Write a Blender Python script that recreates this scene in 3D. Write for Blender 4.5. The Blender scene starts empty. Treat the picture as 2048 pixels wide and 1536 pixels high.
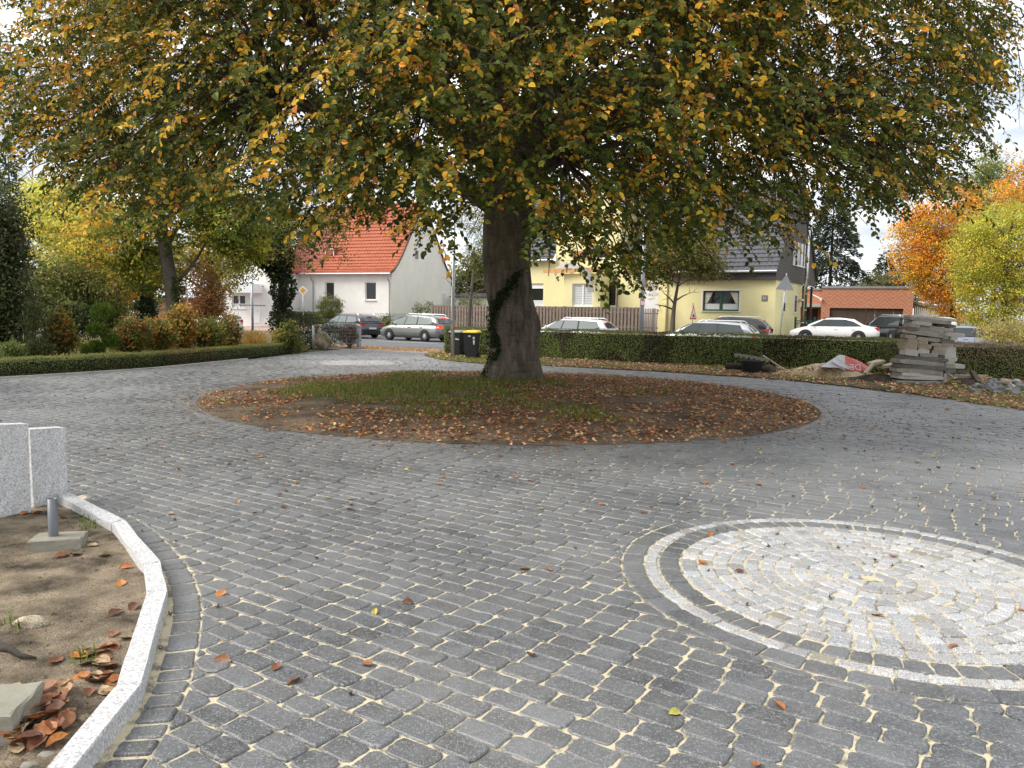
import bpy, math, random
import numpy as np
from mathutils import Vector, Matrix
rng = np.random.default_rng(7)
random.seed(7)
PI = math.pi
SC = bpy.context.scene
COL = SC.collection

# ------------------------------------------------------------------ survey of the place
# camera: eye 1.70 m above the drive; the helpers turn a sight line of the 2048 x 1536 photo into a world point
H, F, HOR, ROLL = 1.70, 1520.0, 626.0, math.radians(1.0)
PITCH = math.atan((768 - HOR) / F)
def ray(x, y):
    u = (x - 1024) / F; v = (y - 768) / F
    c, s = math.cos(ROLL), math.sin(ROLL)
    u, v = c * u + s * v, -s * u + c * v
    return np.array([u, math.cos(PITCH) - v * math.sin(PITCH), -(math.sin(PITCH) + v * math.cos(PITCH))])
def G(x, y, z=0.0):
    d = ray(x, y); return d * ((z - H) / d[2]) + np.array([0, 0, H])
def at(x, y, D):
    d = ray(x, y); return d * (D / d[1]) + np.array([0, 0, H])
def project(P):
    """world (n,3) -> photo pixels"""
    P = np.asarray(P, float) - np.array([0, 0, H])
    Y, Z = P[:, 1], P[:, 2]
    dep = Y * math.cos(PITCH) - Z * math.sin(PITCH)
    up = Y * math.sin(PITCH) + Z * math.cos(PITCH)
    u, v = P[:, 0] / dep, -up / dep
    c, s = math.cos(ROLL), math.sin(ROLL)
    u, v = c * u - s * v, s * u + c * v
    return np.stack([1024 + F * u, 768 + F * v], 1), dep

# street frame: s runs along the street to the right, n away from the drive
A = math.radians(29.0)
ES = np.array([math.cos(A), -math.sin(A)]); EN = np.array([math.sin(A), math.cos(A)])
def W(s, n, z=0.0):
    p = s * ES + n * EN
    return np.array([p[0], p[1], z])
def onplane(px, py, n, ang=A):
    """hit of a sight line with the vertical plane n = const: (s, z)"""
    e = np.array([math.cos(ang), -math.sin(ang)]); m = np.array([math.sin(ang), math.cos(ang)])
    d = ray(px, py); t = n / (d[:2] @ m)
    return float(d[:2] @ e * t), float(H + d[2] * t)

# ------------------------------------------------------------------ object helpers
def tag(o, label=None, cat=None, group=None, kind=None):
    if label: o['label'] = label
    if cat: o['category'] = cat
    if group: o['group'] = group
    if kind: o['kind'] = kind
    elif cat: o['kind'] = 'thing'
    return o
def thing(name, label, cat, loc=(0, 0, 0), rotz=0.0, group=None):
    o = bpy.data.objects.new(name, None); COL.objects.link(o)
    o.location = tuple(float(v) for v in loc); o.rotation_euler = (0, 0, rotz); o.empty_display_size = .2
    return tag(o, label, cat, group)
def copy_tree(o, parent=None):
    c = o.copy(); COL.objects.link(c); c.parent = parent
    for ch in o.children: copy_tree(ch, c)
    return c
def link(name, me, parent=None):
    o = bpy.data.objects.new(name, me); COL.objects.link(o); o.parent = parent
    return o
def npmesh(name, V, faces, mats, col=None, mi=None, smooth=False):
    """faces: (m,k) array or list of index lists"""
    me = bpy.data.meshes.new(name)
    V = np.ascontiguousarray(V, dtype=np.float32)
    if isinstance(faces, np.ndarray):
        m, k = faces.shape; ls = np.arange(0, m * k, k, dtype=np.int32); lv = faces.astype(np.int32).ravel()
    else:
        ln = np.array([len(f) for f in faces], dtype=np.int32)
        ls = np.concatenate([[0], np.cumsum(ln)[:-1]]).astype(np.int32)
        lv = np.fromiter((i for f in faces for i in f), dtype=np.int32)
    me.vertices.add(len(V)); me.vertices.foreach_set('co', V.ravel())
    me.loops.add(len(lv)); me.loops.foreach_set('vertex_index', lv)
    me.polygons.add(len(ls)); me.polygons.foreach_set('loop_start', ls)
    for m_ in (mats if isinstance(mats, (list, tuple)) else [mats]): me.materials.append(m_)
    if mi is not None: me.polygons.foreach_set('material_index', np.asarray(mi, dtype=np.int32))
    if col is not None:
        a = me.color_attributes.new('Col', 'FLOAT_COLOR', 'POINT')
        c4 = np.ones((len(V), 4), np.float32); c4[:, :3] = col
        a.data.foreach_set('color', c4.ravel())
    me.update(calc_edges=True)
    me.polygons.foreach_set('use_smooth', np.full(len(ls), smooth, dtype=bool))
    me.validate()
    return me

class MB:
    """collects shapes and links them as one mesh object"""
    def __init__(s): s.v = []; s.f = []; s.m = []
    def add(s, vs, fs, mi=0, M=None):
        o = len(s.v)
        for p in vs:
            if M is not None:
                q = M @ Vector(p); p = (q.x, q.y, q.z)
            s.v.append(tuple(float(c) for c in p))
        for f in fs: s.f.append([i + o for i in f]); s.m.append(mi)
        return s
    def box(s, x0, x1, y0, y1, z0, z1, mi=0, M=None, bev=0.0):
        if bev <= 0:
            vs = [(x, y, z) for z in (z0, z1) for y in (y0, y1) for x in (x0, x1)]
            return s.add(vs, [(0, 2, 3, 1), (4, 5, 7, 6), (0, 1, 5, 4), (2, 6, 7, 3), (0, 4, 6, 2), (1, 3, 7, 5)], mi, M)
        b = min(bev, (x1 - x0) * .45, (y1 - y0) * .45, (z1 - z0) * .45)
        rings = []
        def ring(z, d, c):
            return [(x0 + d + c, y0 + d, z), (x1 - d - c, y0 + d, z), (x1 - d, y0 + d + c, z), (x1 - d, y1 - d - c, z),
                    (x1 - d - c, y1 - d, z), (x0 + d + c, y1 - d, z), (x0 + d, y1 - d - c, z), (x0 + d, y0 + d + c, z)]
        rings = [ring(z0, b, b * .3), ring(z0 + b, 0, b), ring(z1 - b, 0, b), ring(z1, b, b * .3)]
        return s.loft(rings, mi, M, True)
    def loft(s, rings, mi=0, M=None, caps=True, closed=True):
        n = len(rings[0]); vs = [p for r in rings for p in r]; fs = []
        for i in range(len(rings) - 1):
            for j in range(n if closed else n - 1):
                a, b = i * n + j, i * n + (j + 1) % n
                fs.append((a, b, b + n, a + n))
        if caps:
            fs.append(tuple(reversed(range(n)))); fs.append(tuple(range((len(rings) - 1) * n, len(rings) * n)))
        return s.add(vs, fs, mi, M)
    def tube(s, pts, rad, k=8, mi=0, M=None, caps=True):
        pts = [np.asarray(p, float) for p in pts]
        if not hasattr(rad, '__len__'): rad = [rad] * len(pts)
        rings = []; prev = None
        for i, p in enumerate(pts):
            t = pts[min(i + 1, len(pts) - 1)] - pts[max(i - 1, 0)]; t = t / (np.linalg.norm(t) + 1e-9)
            if prev is None:
                a = np.array([0, 0, 1.0]) if abs(t[2]) < .9 else np.array([1.0, 0, 0])
                x = np.cross(a, t)
            else:
                x = prev - t * (prev @ t)
            x /= np.linalg.norm(x) + 1e-9; prev = x; y = np.cross(t, x)
            rings.append([p + rad[i] * (math.cos(q) * x + math.sin(q) * y) for q in np.arange(k) * 2 * PI / k])
        return s.loft(rings, mi, M, caps)
    def cyl(s, c, r, z0, z1, k=16, mi=0, M=None, r2=None):
        r2 = r if r2 is None else r2
        a = np.arange(k) * 2 * PI / k
        return s.loft([[(c[0] + q * math.cos(t), c[1] + q * math.sin(t), z) for t in a] for q, z in ((r, z0), (r2, z1))], mi, M)
    def prism(s, poly, y0, y1, mi=0, M=None):
        """poly in (x,z), extruded along y"""
        n = len(poly)
        vs = [(x, y0, z) for x, z in poly] + [(x, y1, z) for x, z in poly]
        fs = [tuple(range(n)), tuple(reversed(range(n, 2 * n)))] + [(i, i + n, (i + 1) % n + n, (i + 1) % n) for i in range(n)]
        return s.add(vs, fs, mi, M)
    def build(s, name, mats, parent=None, smooth=False):
        return link(name, npmesh(name, np.array(s.v), s.f, mats, mi=s.m, smooth=smooth), parent)

def text_mesh(txt, size, thick=.002):
    cu = bpy.data.curves.new('lettering', 'FONT'); cu.body = txt; cu.size = size; cu.extrude = thick
    cu.align_x = 'CENTER'; cu.align_y = 'CENTER'
    o = bpy.data.objects.new('lettering', cu); COL.objects.link(o)
    bpy.context.view_layer.update()
    me = bpy.data.meshes.new_from_object(o.evaluated_get(bpy.context.evaluated_depsgraph_get()))
    bpy.data.objects.remove(o)
    return me

# ------------------------------------------------------------------ materials
def new_mat(name):
    m = bpy.data.materials.new(name); m.use_nodes = True
    nt = m.node_tree; b = nt.nodes['Principled BSDF']
    return m, nt, b
def nd(nt, t, **kw):
    n = nt.nodes.new(t)
    for k, v in kw.items():
        if k in n.inputs: n.inputs[k].default_value = v
        else: setattr(n, k, v)
    return n
def coords(nt, scale=(1, 1, 1), kind='Object', rot=(0, 0, 0)):
    tc = nd(nt, 'ShaderNodeTexCoord'); mp = nd(nt, 'ShaderNodeMapping')
    mp.inputs['Scale'].default_value = scale; mp.inputs['Rotation'].default_value = rot
    nt.links.new(tc.outputs[kind], mp.inputs['Vector']); return mp.outputs[0]
def ramp(nt, fac, stops):
    r = nd(nt, 'ShaderNodeValToRGB'); e = r.color_ramp.elements
    while len(e) < len(stops): e.new(.5)
    for i, (p, c) in enumerate(stops):
        e[i].position = p; e[i].color = (*c, 1) if len(c) == 3 else c
    nt.links.new(fac, r.inputs[0]); return r.outputs[0]
def mixc(nt, fac, a, b, mode='MIX'):
    n = nd(nt, 'ShaderNodeMix', data_type='RGBA', blend_type=mode)
    for sock, v in ((n.inputs[0], fac), (n.inputs[6], a), (n.inputs[7], b)):
        if hasattr(v, 'is_linked'): nt.links.new(v, sock)
        elif isinstance(v, (int, float)): sock.default_value = v
        else: sock.default_value = (*v, 1)
    return n.outputs[2]
def noise(nt, vec, scale, detail=4, rough=.55):
    n = nd(nt, 'ShaderNodeTexNoise', Scale=scale, Detail=detail, Roughness=rough)
    if vec is not None: nt.links.new(vec, n.inputs['Vector'])
    return n.outputs['Fac']
def bump(nt, b, h, strength=.4, dist=.01):
    n = nd(nt, 'ShaderNodeBump', Strength=strength, Distance=dist)
    nt.links.new(h, n.inputs['Height']); nt.links.new(n.outputs[0], b.inputs['Normal'])
def plain(name, c, rough=.6, var=.18, scale=6, metal=0.0, bmp=.0, bscale=60, spec=.5, coat=0.0, dirt=None):
    """base colour broken up by two sizes of noise"""
    m, nt, b = new_mat(name)
    v = coords(nt)
    c1 = tuple(max(0, x * (1 - var)) for x in c); c2 = tuple(min(1, x * (1 + var)) for x in c)
    o = ramp(nt, noise(nt, v, scale, 6, .65), [(.3, c1), (.7, c2)])
    if dirt: o = mixc(nt, ramp(nt, noise(nt, v, scale * .35, 5, .7), [(.5, (0, 0, 0)), (.75, (.7, .7, .7))]), o, dirt)
    nt.links.new(o, b.inputs['Base Color'])
    b.inputs['Roughness'].default_value = rough; b.inputs['Metallic'].default_value = metal
    b.inputs['Specular IOR Level'].default_value = spec
    b.inputs['Coat Weight'].default_value = coat; b.inputs['Coat Roughness'].default_value = .05
    if bmp > 0: bump(nt, b, noise(nt, v, bscale, 5, .6), bmp, .01)
    return m
def leafmat(name, trans=.35, rough=.5, spec=.35, gain=1.25):
    m, nt, b = new_mat(name)
    a = nd(nt, 'ShaderNodeVertexColor', layer_name='Col')
    v = coords(nt)
    c = mixc(nt, ramp(nt, noise(nt, v, 30, 3), [(.35, (0, 0, 0)), (.7, (.3, .3, .3))]), a.outputs[0], (.5, .5, .5), 'MULTIPLY')
    c = mixc(nt, 1.0, c, (gain, gain, gain), 'MULTIPLY')
    nt.links.new(c, b.inputs['Base Color'])
    b.inputs['Roughness'].default_value = rough; b.inputs['Specular IOR Level'].default_value = spec
    t = nd(nt, 'ShaderNodeBsdfTranslucent'); g = nd(nt, 'ShaderNodeGamma', Gamma=.85)
    nt.links.new(c, g.inputs[0]); nt.links.new(g.outputs[0], t.inputs['Color'])
    mx = nd(nt, 'ShaderNodeMixShader', Fac=trans)
    nt.links.new(b.outputs[0], mx.inputs[1]); nt.links.new(t.outputs[0], mx.inputs[2])
    nt.links.new(mx.outputs[0], nt.nodes['Material Output'].inputs['Surface'])
    return m
M = {}
def paving_mat(name, light):
    m, nt, b = new_mat(name)
    v = coords(nt); a = nd(nt, 'ShaderNodeVertexColor', layer_name='Col')
    c = a.outputs[0]
    # fine grain, pale scuffs and lime bloom of newly laid stones
    g = ramp(nt, noise(nt, v, 150 if light else 380, 2, .7), [(.34, (.38, .38, .39)), (.5, (1, 1, 1)), (.66, (1.7, 1.7, 1.7))])
    c = mixc(nt, 1.0, c, g, 'MULTIPLY')
    v2 = coords(nt, (34, 150, 40), rot=(0, 0, .5)); v3 = coords(nt, (160, 40, 40), rot=(0, 0, .2))
    if not light:
        s1 = ramp(nt, noise(nt, v2, 1, 4, .7), [(.57, (0, 0, 0)), (.63, (.7, .7, .7))])
        s2 = ramp(nt, noise(nt, v3, 1, 4, .7), [(.56, (0, 0, 0)), (.63, (.7, .7, .7))])
        c = mixc(nt, s1, c, (.33, .35, .37)); c = mixc(nt, s2, c, (.33, .35, .37))
        fk = ramp(nt, noise(nt, v, 95, 3, .7), [(.60, (0, 0, 0)), (.69, (.55, .55, .55))]); c = mixc(nt, fk, c, (.36, .38, .40))
        dk = ramp(nt, noise(nt, v, 70, 3, .7), [(.30, (.45, .45, .45)), (.44, (1, 1, 1))]); c = mixc(nt, 1.0, c, dk, 'MULTIPLY')
        bl = ramp(nt, noise(nt, v, 5.5, 5, .6), [(.45, (0, 0, 0)), (.75, (.35, .35, .35))])
        c = mixc(nt, bl, c, (.22, .235, .25))
        du = ramp(nt, noise(nt, v, .55, 4, .6), [(.36, (.05, .05, .05)), (.66, (.46, .46, .46))])
        c = mixc(nt, du, c, (.30, .30, .295))
    nt.links.new(c, b.inputs['Base Color'])
    b.inputs['Roughness'].default_value = .46; b.inputs['Specular IOR Level'].default_value = .8
    bump(nt, b, noise(nt, v, 90, 6, .7), .55, .006)
    return m
M['paver'] = paving_mat('dark_concrete_paver', False)
M['granite_sett'] = paving_mat('granite_sett', True)
def jointmat():
    m, nt, b = new_mat('joint_sand'); v = coords(nt)
    c = ramp(nt, noise(nt, v, 160, 3, .7), [(.3, (.46, .40, .27)), (.7, (.68, .60, .42))])
    c = mixc(nt, ramp(nt, noise(nt, v, 7, 5, .7), [(.41, (1, 1, 1)), (.52, (0, 0, 0))]), c, (.20, .185, .145))
    nt.links.new(c, b.inputs['Base Color']); b.inputs['Roughness'].default_value = .95; bump(nt, b, noise(nt, v, 200, 4), .6, .006); return m
M['joint'] = jointmat()
def granite():
    m, nt, b = new_mat('granite')
    v = coords(nt)
    c = ramp(nt, noise(nt, v, 75, 4, .8), [(.34, (.20, .20, .205)), (.44, (.46, .465, .47)), (.56, (.68, .68, .68)), (.66, (.88, .88, .87))])
    c = mixc(nt, ramp(nt, noise(nt, v, 3, 4), [(.4, (0, 0, 0)), (.75, (.3, .3, .3))]), c, (.38, .37, .34))
    nt.links.new(c, b.inputs['Base Color']); b.inputs['Roughness'].default_value = .75
    bump(nt, b, noise(nt, v, 45, 6, .7), .55, .012)
    return m
M['granite'] = granite()
def soil(name, dark, lightc, sc=2.2, bs=40):
    m, nt, b = new_mat(name)
    v = coords(nt)
    c = ramp(nt, noise(nt, v, sc, 7, .62), [(.34, dark), (.62, lightc)])
    c = mixc(nt, 1.0, c, ramp(nt, noise(nt, v, 130, 3, .7), [(.35, (.5, .5, .5)), (.65, (1.35, 1.35, 1.35))]), 'MULTIPLY')
    nt.links.new(c, b.inputs['Base Color']); b.inputs['Roughness'].default_value = .95; b.inputs['Specular IOR Level'].default_value = .2
    bump(nt, b, noise(nt, v, bs, 7, .7), .8, .03)
    return m
M['soil_bed'] = soil('sandy_bed_soil', (.062, .050, .036), (.33, .265, .185), 3.4)
M['soil_island'] = soil('island_soil', (.085, .066, .048), (.27, .21, .145), 1.2)
M['soil_verge'] = soil('verge_soil', (.06, .055, .03), (.20, .15, .09), .9)
M['earth'] = soil('dark_dug_earth', (.035, .028, .022), (.10, .075, .055), 6, 25)
M['asphalt'] = plain('road_asphalt', (.125, .13, .14), .85, .2, 3, bmp=.3, bscale=120)
M['white_line'] = plain('road_paint', (.72, .72, .70), .7, .12, 8)
M['pink_paving'] = plain('pinkish_pavement', (.40, .28, .23), .9, .2, 1.5, bmp=.2)
M['gravel_path'] = plain('path_gravel', (.33, .25, .20), .95, .25, 2.5, bmp=.4)
M['grass_ground'] = soil('lawn_ground', (.05, .06, .02), (.13, .11, .05), 1.5)

# ------------------------------------------------------------------ camera, sky, sun
cam = bpy.data.cameras.new('camera'); co = bpy.data.objects.new('camera', cam); COL.objects.link(co)
cam.sensor_width = 36; cam.lens = F / 2048 * 36; cam.clip_start = .05; cam.clip_end = 4000
R0 = Vector((1, 0, 0)); U0 = Vector((0, math.sin(PITCH), math.cos(PITCH))); Fw = Vector((0, math.cos(PITCH), -math.sin(PITCH)))
Rv = math.cos(ROLL) * R0 + math.sin(ROLL) * U0; Uv = -math.sin(ROLL) * R0 + math.cos(ROLL) * U0
co.matrix_world = Matrix(((Rv.x, Uv.x, -Fw.x, 0), (Rv.y, Uv.y, -Fw.y, 0), (Rv.z, Uv.z, -Fw.z, H), (0, 0, 0, 1)))
SC.camera = co
SC.view_settings.view_transform = 'Standard'; SC.view_settings.look = 'None'; SC.view_settings.gamma = 1
SC.view_settings.exposure = 0.7

SUN_EL, SUN_AZ = math.radians(43), math.radians(260)      # azimuth clockwise from +Y: behind the photographer, to the left
wd = bpy.data.worlds.new('World'); SC.world = wd; wd.use_nodes = True
nt = wd.node_tree; bg = nt.nodes['Background']
sky = nd(nt, 'ShaderNodeTexSky', sky_type='NISHITA', sun_disc=False, sun_elevation=SUN_EL, sun_rotation=SUN_AZ)
v = coords(nt, (1.0, 1.0, 2.6), 'Generated')
n1 = noise(nt, v, 2.3, 7, .55)
n2 = noise(nt, coords(nt, (1.6, 1.6, 5.0), 'Generated'), 3.1, 6, .6)
cl = ramp(nt, n2, [(.34, (4.0, 4.4, 5.0)), (.48, (6.0, 6.3, 6.7)), (.62, (10.6, 10.6, 10.6))])
msk = ramp(nt, n1, [(.34, (.55, .55, .55)), (.5, (1, 1, 1))])
nt.links.new(mixc(nt, msk, sky.outputs[0], cl), bg.inputs['Color'])
bg.inputs['Strength'].default_value = 0.11
sl = bpy.data.lights.new('sun', 'SUN'); so = bpy.data.objects.new('sun', sl); COL.objects.link(so)
sl.energy = 2.6; sl.angle = math.radians(32); sl.color = (1, .93, .84)
sd = Vector((math.sin(SUN_AZ) * math.cos(SUN_EL), math.cos(SUN_AZ) * math.cos(SUN_EL), math.sin(SUN_EL)))
so.rotation_euler = sd.to_track_quat('Z', 'Y').to_euler(); so.location = (-8, -10, 12)

# ------------------------------------------------------------------ ground sheets
def fbm(x, y, seed=0, oct=4, base=1.0):
    """smooth value noise"""
    r = np.random.default_rng(seed); T = r.random((64, 64)); out = 0; amp = 1; tot = 0; fq = base
    for o in range(oct):
        X = x * fq + 11.3 * o; Y = y * fq + 5.7 * o
        xi = np.floor(X).astype(int); yi = np.floor(Y).astype(int); fx = X - xi; fy = Y - yi
        fx = fx * fx * (3 - 2 * fx); fy = fy * fy * (3 - 2 * fy)
        a = T[xi % 64, yi % 64]; b = T[(xi + 1) % 64, yi % 64]; c = T[xi % 64, (yi + 1) % 64]; d = T[(xi + 1) % 64, (yi + 1) % 64]
        out = out + amp * (a * (1 - fx) * (1 - fy) + b * fx * (1 - fy) + c * (1 - fx) * fy + d * fx * fy)
        tot += amp; amp *= .5; fq *= 2
    return out / tot
def sheet(name, poly, z, m, kind='structure'):
    o = link(name, npmesh(name, np.array([(p[0], p[1], z) for p in poly]), [list(range(len(poly)))], m))
    return tag(o, kind=kind)
N_NEAR, N_FAR = 28.6, 40.4          # street edges
def bank(n): return .12 + .42 * np.clip((np.asarray(n) - 40.6) / 4.5, 0, 1)
# the terrain: one sheet to the horizon; flat here, the far side of the street lies half a metre higher
ns = [-400, -60, 28, 40.3, 40.55, 41.5, 43, 45.2, 60, 120, 400, 1500]
ss = [-1500, -300, -100, -40, 0, 40, 100, 300, 1500]
Vg = []; 
for n_ in ns:
    zz = -.06 if n_ < 40.5 else float(bank(n_)) - .02
    for s_ in ss: Vg.append(W(s_, n_, zz))
k = len(ss); Fg = [[i * k + j, i * k + j + 1, (i + 1) * k + j + 1, (i + 1) * k + j] for i in range(len(ns) - 1) for j in range(k - 1)]
tag(link('ground', npmesh('ground', np.array(Vg), Fg, M['grass_ground'])), kind='structure')
def strip(name, n0, n1, z0, z1, m, s0=-160, s1=160):
    return tag(link(name, npmesh(name, np.array([W(s0, n0, z0), W(s1, n0, z0), W(s1, n1, z1), W(s0, n1, z1)]), [[0, 1, 2, 3]], m)), kind='structure')
strip('road', N_NEAR, N_FAR, -.03, -.03, M['asphalt'])
strip('footpath', N_NEAR - 3.3, N_NEAR - .12, -.012, -.012, M['gravel_path'])
mb = MB()
for s0 in range(-160, 160, 2):
    for n0, n1, zt in ((N_NEAR - .12, N_NEAR, .0), (N_FAR, N_FAR + .15, .11)):
        p = [W(s0 + .004, n0), W(s0 + 1.996, n0), W(s0 + 1.996, n1), W(s0 + .004, n1)]
        mb.loft([[(q[0], q[1], -.1) for q in p], [(q[0], q[1], zt) for q in p]])
tag(mb.build('kerb', plain('kerb_concrete', (.36, .34, .31), .9, .2, 3)), kind='structure')
o = strip('pavement', N_FAR + .16, 45.1, .115, .545, M['pink_paving'])
mb = MB()
for s_ in np.arange(-110, 90, 8.2):
    mb.add([W(s_, 34.35, -.026), W(s_ + 4.2, 34.35, -.026), W(s_ + 4.2, 34.50, -.026), W(s_, 34.50, -.026)], [(0, 1, 2, 3)])
tag(mb.build('road_marking', M['white_line']), kind='structure')

# ------------------------------------------------------------------ the paved drive
ISL = np.array([-.05, 15.75]); ISR = 6.02            # planted island round the beech
MED = np.array([2.39, 4.87]); MER = 1.475            # granite medallion by the camera
MED2 = np.array([-5.05, 24.75]); 
DRIVE = np.array([(-17, -2.6), (11, -2.6), (10.6, 8), (10.25, 12.5), (9.82, 14.47), (9.43, 16.26), (8.41, 18.84), (7.34, 20.75), (5.98, 21.79), (4.19, 23.08),
         (1.06, 24.7), (-1.07, 25.12), (-2.56, 26.85), (-3.35, 29.11), (-3.6, 31.0), (-6.83, 33.3), (-7.76, 32.28), (-7.95, 31.35), (-8.86, 25.61),
         (-9.92, 20.75), (-11.74, 17.35), (-13.6, 14.6), (-17, 12.2)])
def inpoly(P, poly):
    P = np.atleast_2d(P); x, y = P[:, 0], P[:, 1]; c = np.zeros(len(P), bool); n = len(poly)
    for i in range(n):
        x0, y0 = poly[i - 1]; x1, y1 = poly[i]
        c ^= ((y0 > y) != (y1 > y)) & (x < (x1 - x0) * (y - y0) / (y1 - y0 + 1e-12) + x0)
    return c
def clip_half(poly, p, nrm):
    """keep the side where (q-p).nrm >= 0"""
    out = []; k = len(poly)
    for i in range(k):
        a, b = poly[i], poly[(i + 1) % k]; da = (a - p) @ nrm; db = (b - p) @ nrm
        if da >= 0: out.append(a)
        if (da < 0) != (db < 0): out.append(a + (b - a) * (da / (da - db)))
    return out
def area(poly):
    p = np.array(poly); return .5 * abs(np.dot(p[:, 0], np.roll(p[:, 1], -1)) - np.dot(p[:, 1], np.roll(p[:, 0], -1)))
def polyline_near(P, line):
    """nearest point on an open polyline and its left normal"""
    best = None
    for i in range(len(line) - 1):
        a, b = line[i], line[i + 1]; d = b - a; L = np.linalg.norm(d); t = np.clip((P - a) @ d / L ** 2, 0, 1); q = a + t * d
        e = np.linalg.norm(P - q)
        if best is None or e < best[0]: best = (e, q, np.array([-d[1], d[0]]) / L)
    return best
# granite edging of the left bed: its top edge towards the drive and towards the bed
KZ = .085
ko = np.array([G(x, y, KZ)[:2] for x, y in [(137, 984), (190, 1008), (249, 1038), (290, 1082), (321, 1123), (335, 1179), (331, 1215), (321, 1249), (305, 1300), (284, 1363), (222, 1442), (149, 1533)]])
ki = np.array([G(x, y, KZ)[:2] for x, y in [(116, 990), (168, 1017), (223, 1046), (259, 1090), (287, 1128), (294, 1183), (288, 1220), (261, 1281), (250, 1318), (232, 1370), (165, 1450), (91, 1536)]])
ko = np.vstack([ko, ko[-1] + (ko[-1] - ko[-2]) * 3.2]); ki = np.vstack([ki, ki[-1] + (ki[-1] - ki[-2]) * 3.0])
SLAB0 = ko[0]
# smooth the outer line for the soldier course
def resample(L, step):
    seg = np.linalg.norm(np.diff(L, axis=0), axis=1); cum = np.r_[0, np.cumsum(seg)]; t = np.arange(0, cum[-1], step)
    return np.stack([np.interp(t, cum, L[:, i]) for i in (0, 1)], 1)
def smooth(L, it):
    L = L.copy()
    for _ in range(it): L[1:-1] = .25 * L[:-2] + .5 * L[1:-1] + .25 * L[2:]
    return L
kline = smooth(resample(ko, .05), 30)
BED = np.vstack([kline, [kline[-1] + (-3, -1)], [(-9, .5)], [(-9, 6.5)], [G(-300, 1040, 0)[:2]], [kline[0] + (-.6, .12)]])
SOLD = .175                                              # width of the soldier course
knrm = np.gradient(kline, axis=0); knrm = np.stack([-knrm[:, 1], knrm[:, 0]], 1); knrm /= np.linalg.norm(knrm, axis=1)[:, None]
if ((kline[len(kline) // 2] + knrm[len(kline) // 2] * .2)[0] < kline[len(kline) // 2][0]): knrm = -knrm
sline = kline + knrm * (SOLD + .012)
SOLDPOLY = np.vstack([sline, BED[len(kline):]])

stones = []          # (polygon, tint rgb, kind 0 dark / 1 light, roundness)
ANG = math.radians(-33.5)
ea, eb = np.array([math.cos(ANG), math.sin(ANG)]), np.array([-math.sin(ANG), math.cos(ANG)])
def dark_tint():
    g = float(np.clip(rng.normal(.052, .018), .024, .11)); w = rng.normal(0, .025)
    return (g * (.965 + w), g * 1.0, g * (1.06 - w))
def light_tint():
    g = float(np.clip(rng.normal(.37, .045), .26, .5)); w = rng.normal(0, .02)
    if rng.random() < .03: return (g * .78, g * .73, g * .58)
    return (g * (1 + w), g, g * (1.0 - w))
PW = .131
def lay_field():
    lo = -34; hi = 34
    row = 0; b = -22.0
    while b < 40:
        a = lo + rng.random() * .2
        # which stretch of the row can be inside at all
        while a < hi:
            L = rng.choice([.165, .19, .205, .225], p=[.10, .28, .36, .26])
            c = (a + L / 2) * ea + (b + PW / 2) * eb
            if -17.5 < c[0] < 11.5 and -2.9 < c[1] < 34:
                yield a, b, L, c
            a += L + .009
        b += PW + .0035
near_prune = lambda c: True
cand = list(lay_field())
C = np.array([q[3] for q in cand])
inside = inpoly(C, DRIVE)
# distance to the drive's border, to keep edge stones clipped
px_, dep_ = project(np.c_[C, np.zeros(len(C))])
vis = (px_[:, 0] > -500) & (px_[:, 0] < 2550) & (px_[:, 1] < 2300) & (dep_ > .3)
bedin = inpoly(C, SOLDPOLY)
RI = ISR + .155
# how far round the partial dark ring of the medallion goes
for (a, b, L, c), ok, vs_, bi in zip(cand, inside, vis, bedin):
    if not ok or not vs_: continue
    dM = np.linalg.norm(c - MED); dI = np.linalg.norm(c - ISL); dF = np.linalg.norm(c - MED2)
    angM = math.degrees(math.atan2(c[1] - MED[1], c[0] - MED[0])) % 360
    rM = MER + (.155 if 118 < angM < 318 else 0)
    if dM < rM - .12 or dI < RI - .12 or dF < MER - .1: continue
    if bi:
        e, q, nn = polyline_near(c, sline)
        if e > .14: continue
    P = [a * ea + b * eb, (a + L) * ea + b * eb, (a + L) * ea + (b + PW) * eb, a * ea + (b + PW) * eb]
    cut = False
    for ctr, R, dd in ((MED, rM + .006, dM), (ISL, RI + .006, dI), (MED2, MER + .006, dF)):
        if dd < R + .2:
            u = (c - ctr) / dd; P = clip_half(P, ctr + u * R, u); cut = True
            if len(P) < 3: break
    if len(P) < 3: continue
    if c[1] < 9 and c[0] < 0:
        e, q, nn = polyline_near(c, sline)
        if e < .2:
            side = (sline[10] - kline[10]); 
            i = int(np.argmin(np.linalg.norm(sline - c, axis=1))); P = clip_half(P, sline[i], knrm[i]); cut = True
    if len(P) < 3 or area(P) < .0022: continue
    stones.append((P, dark_tint(), 0, .031))
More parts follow.
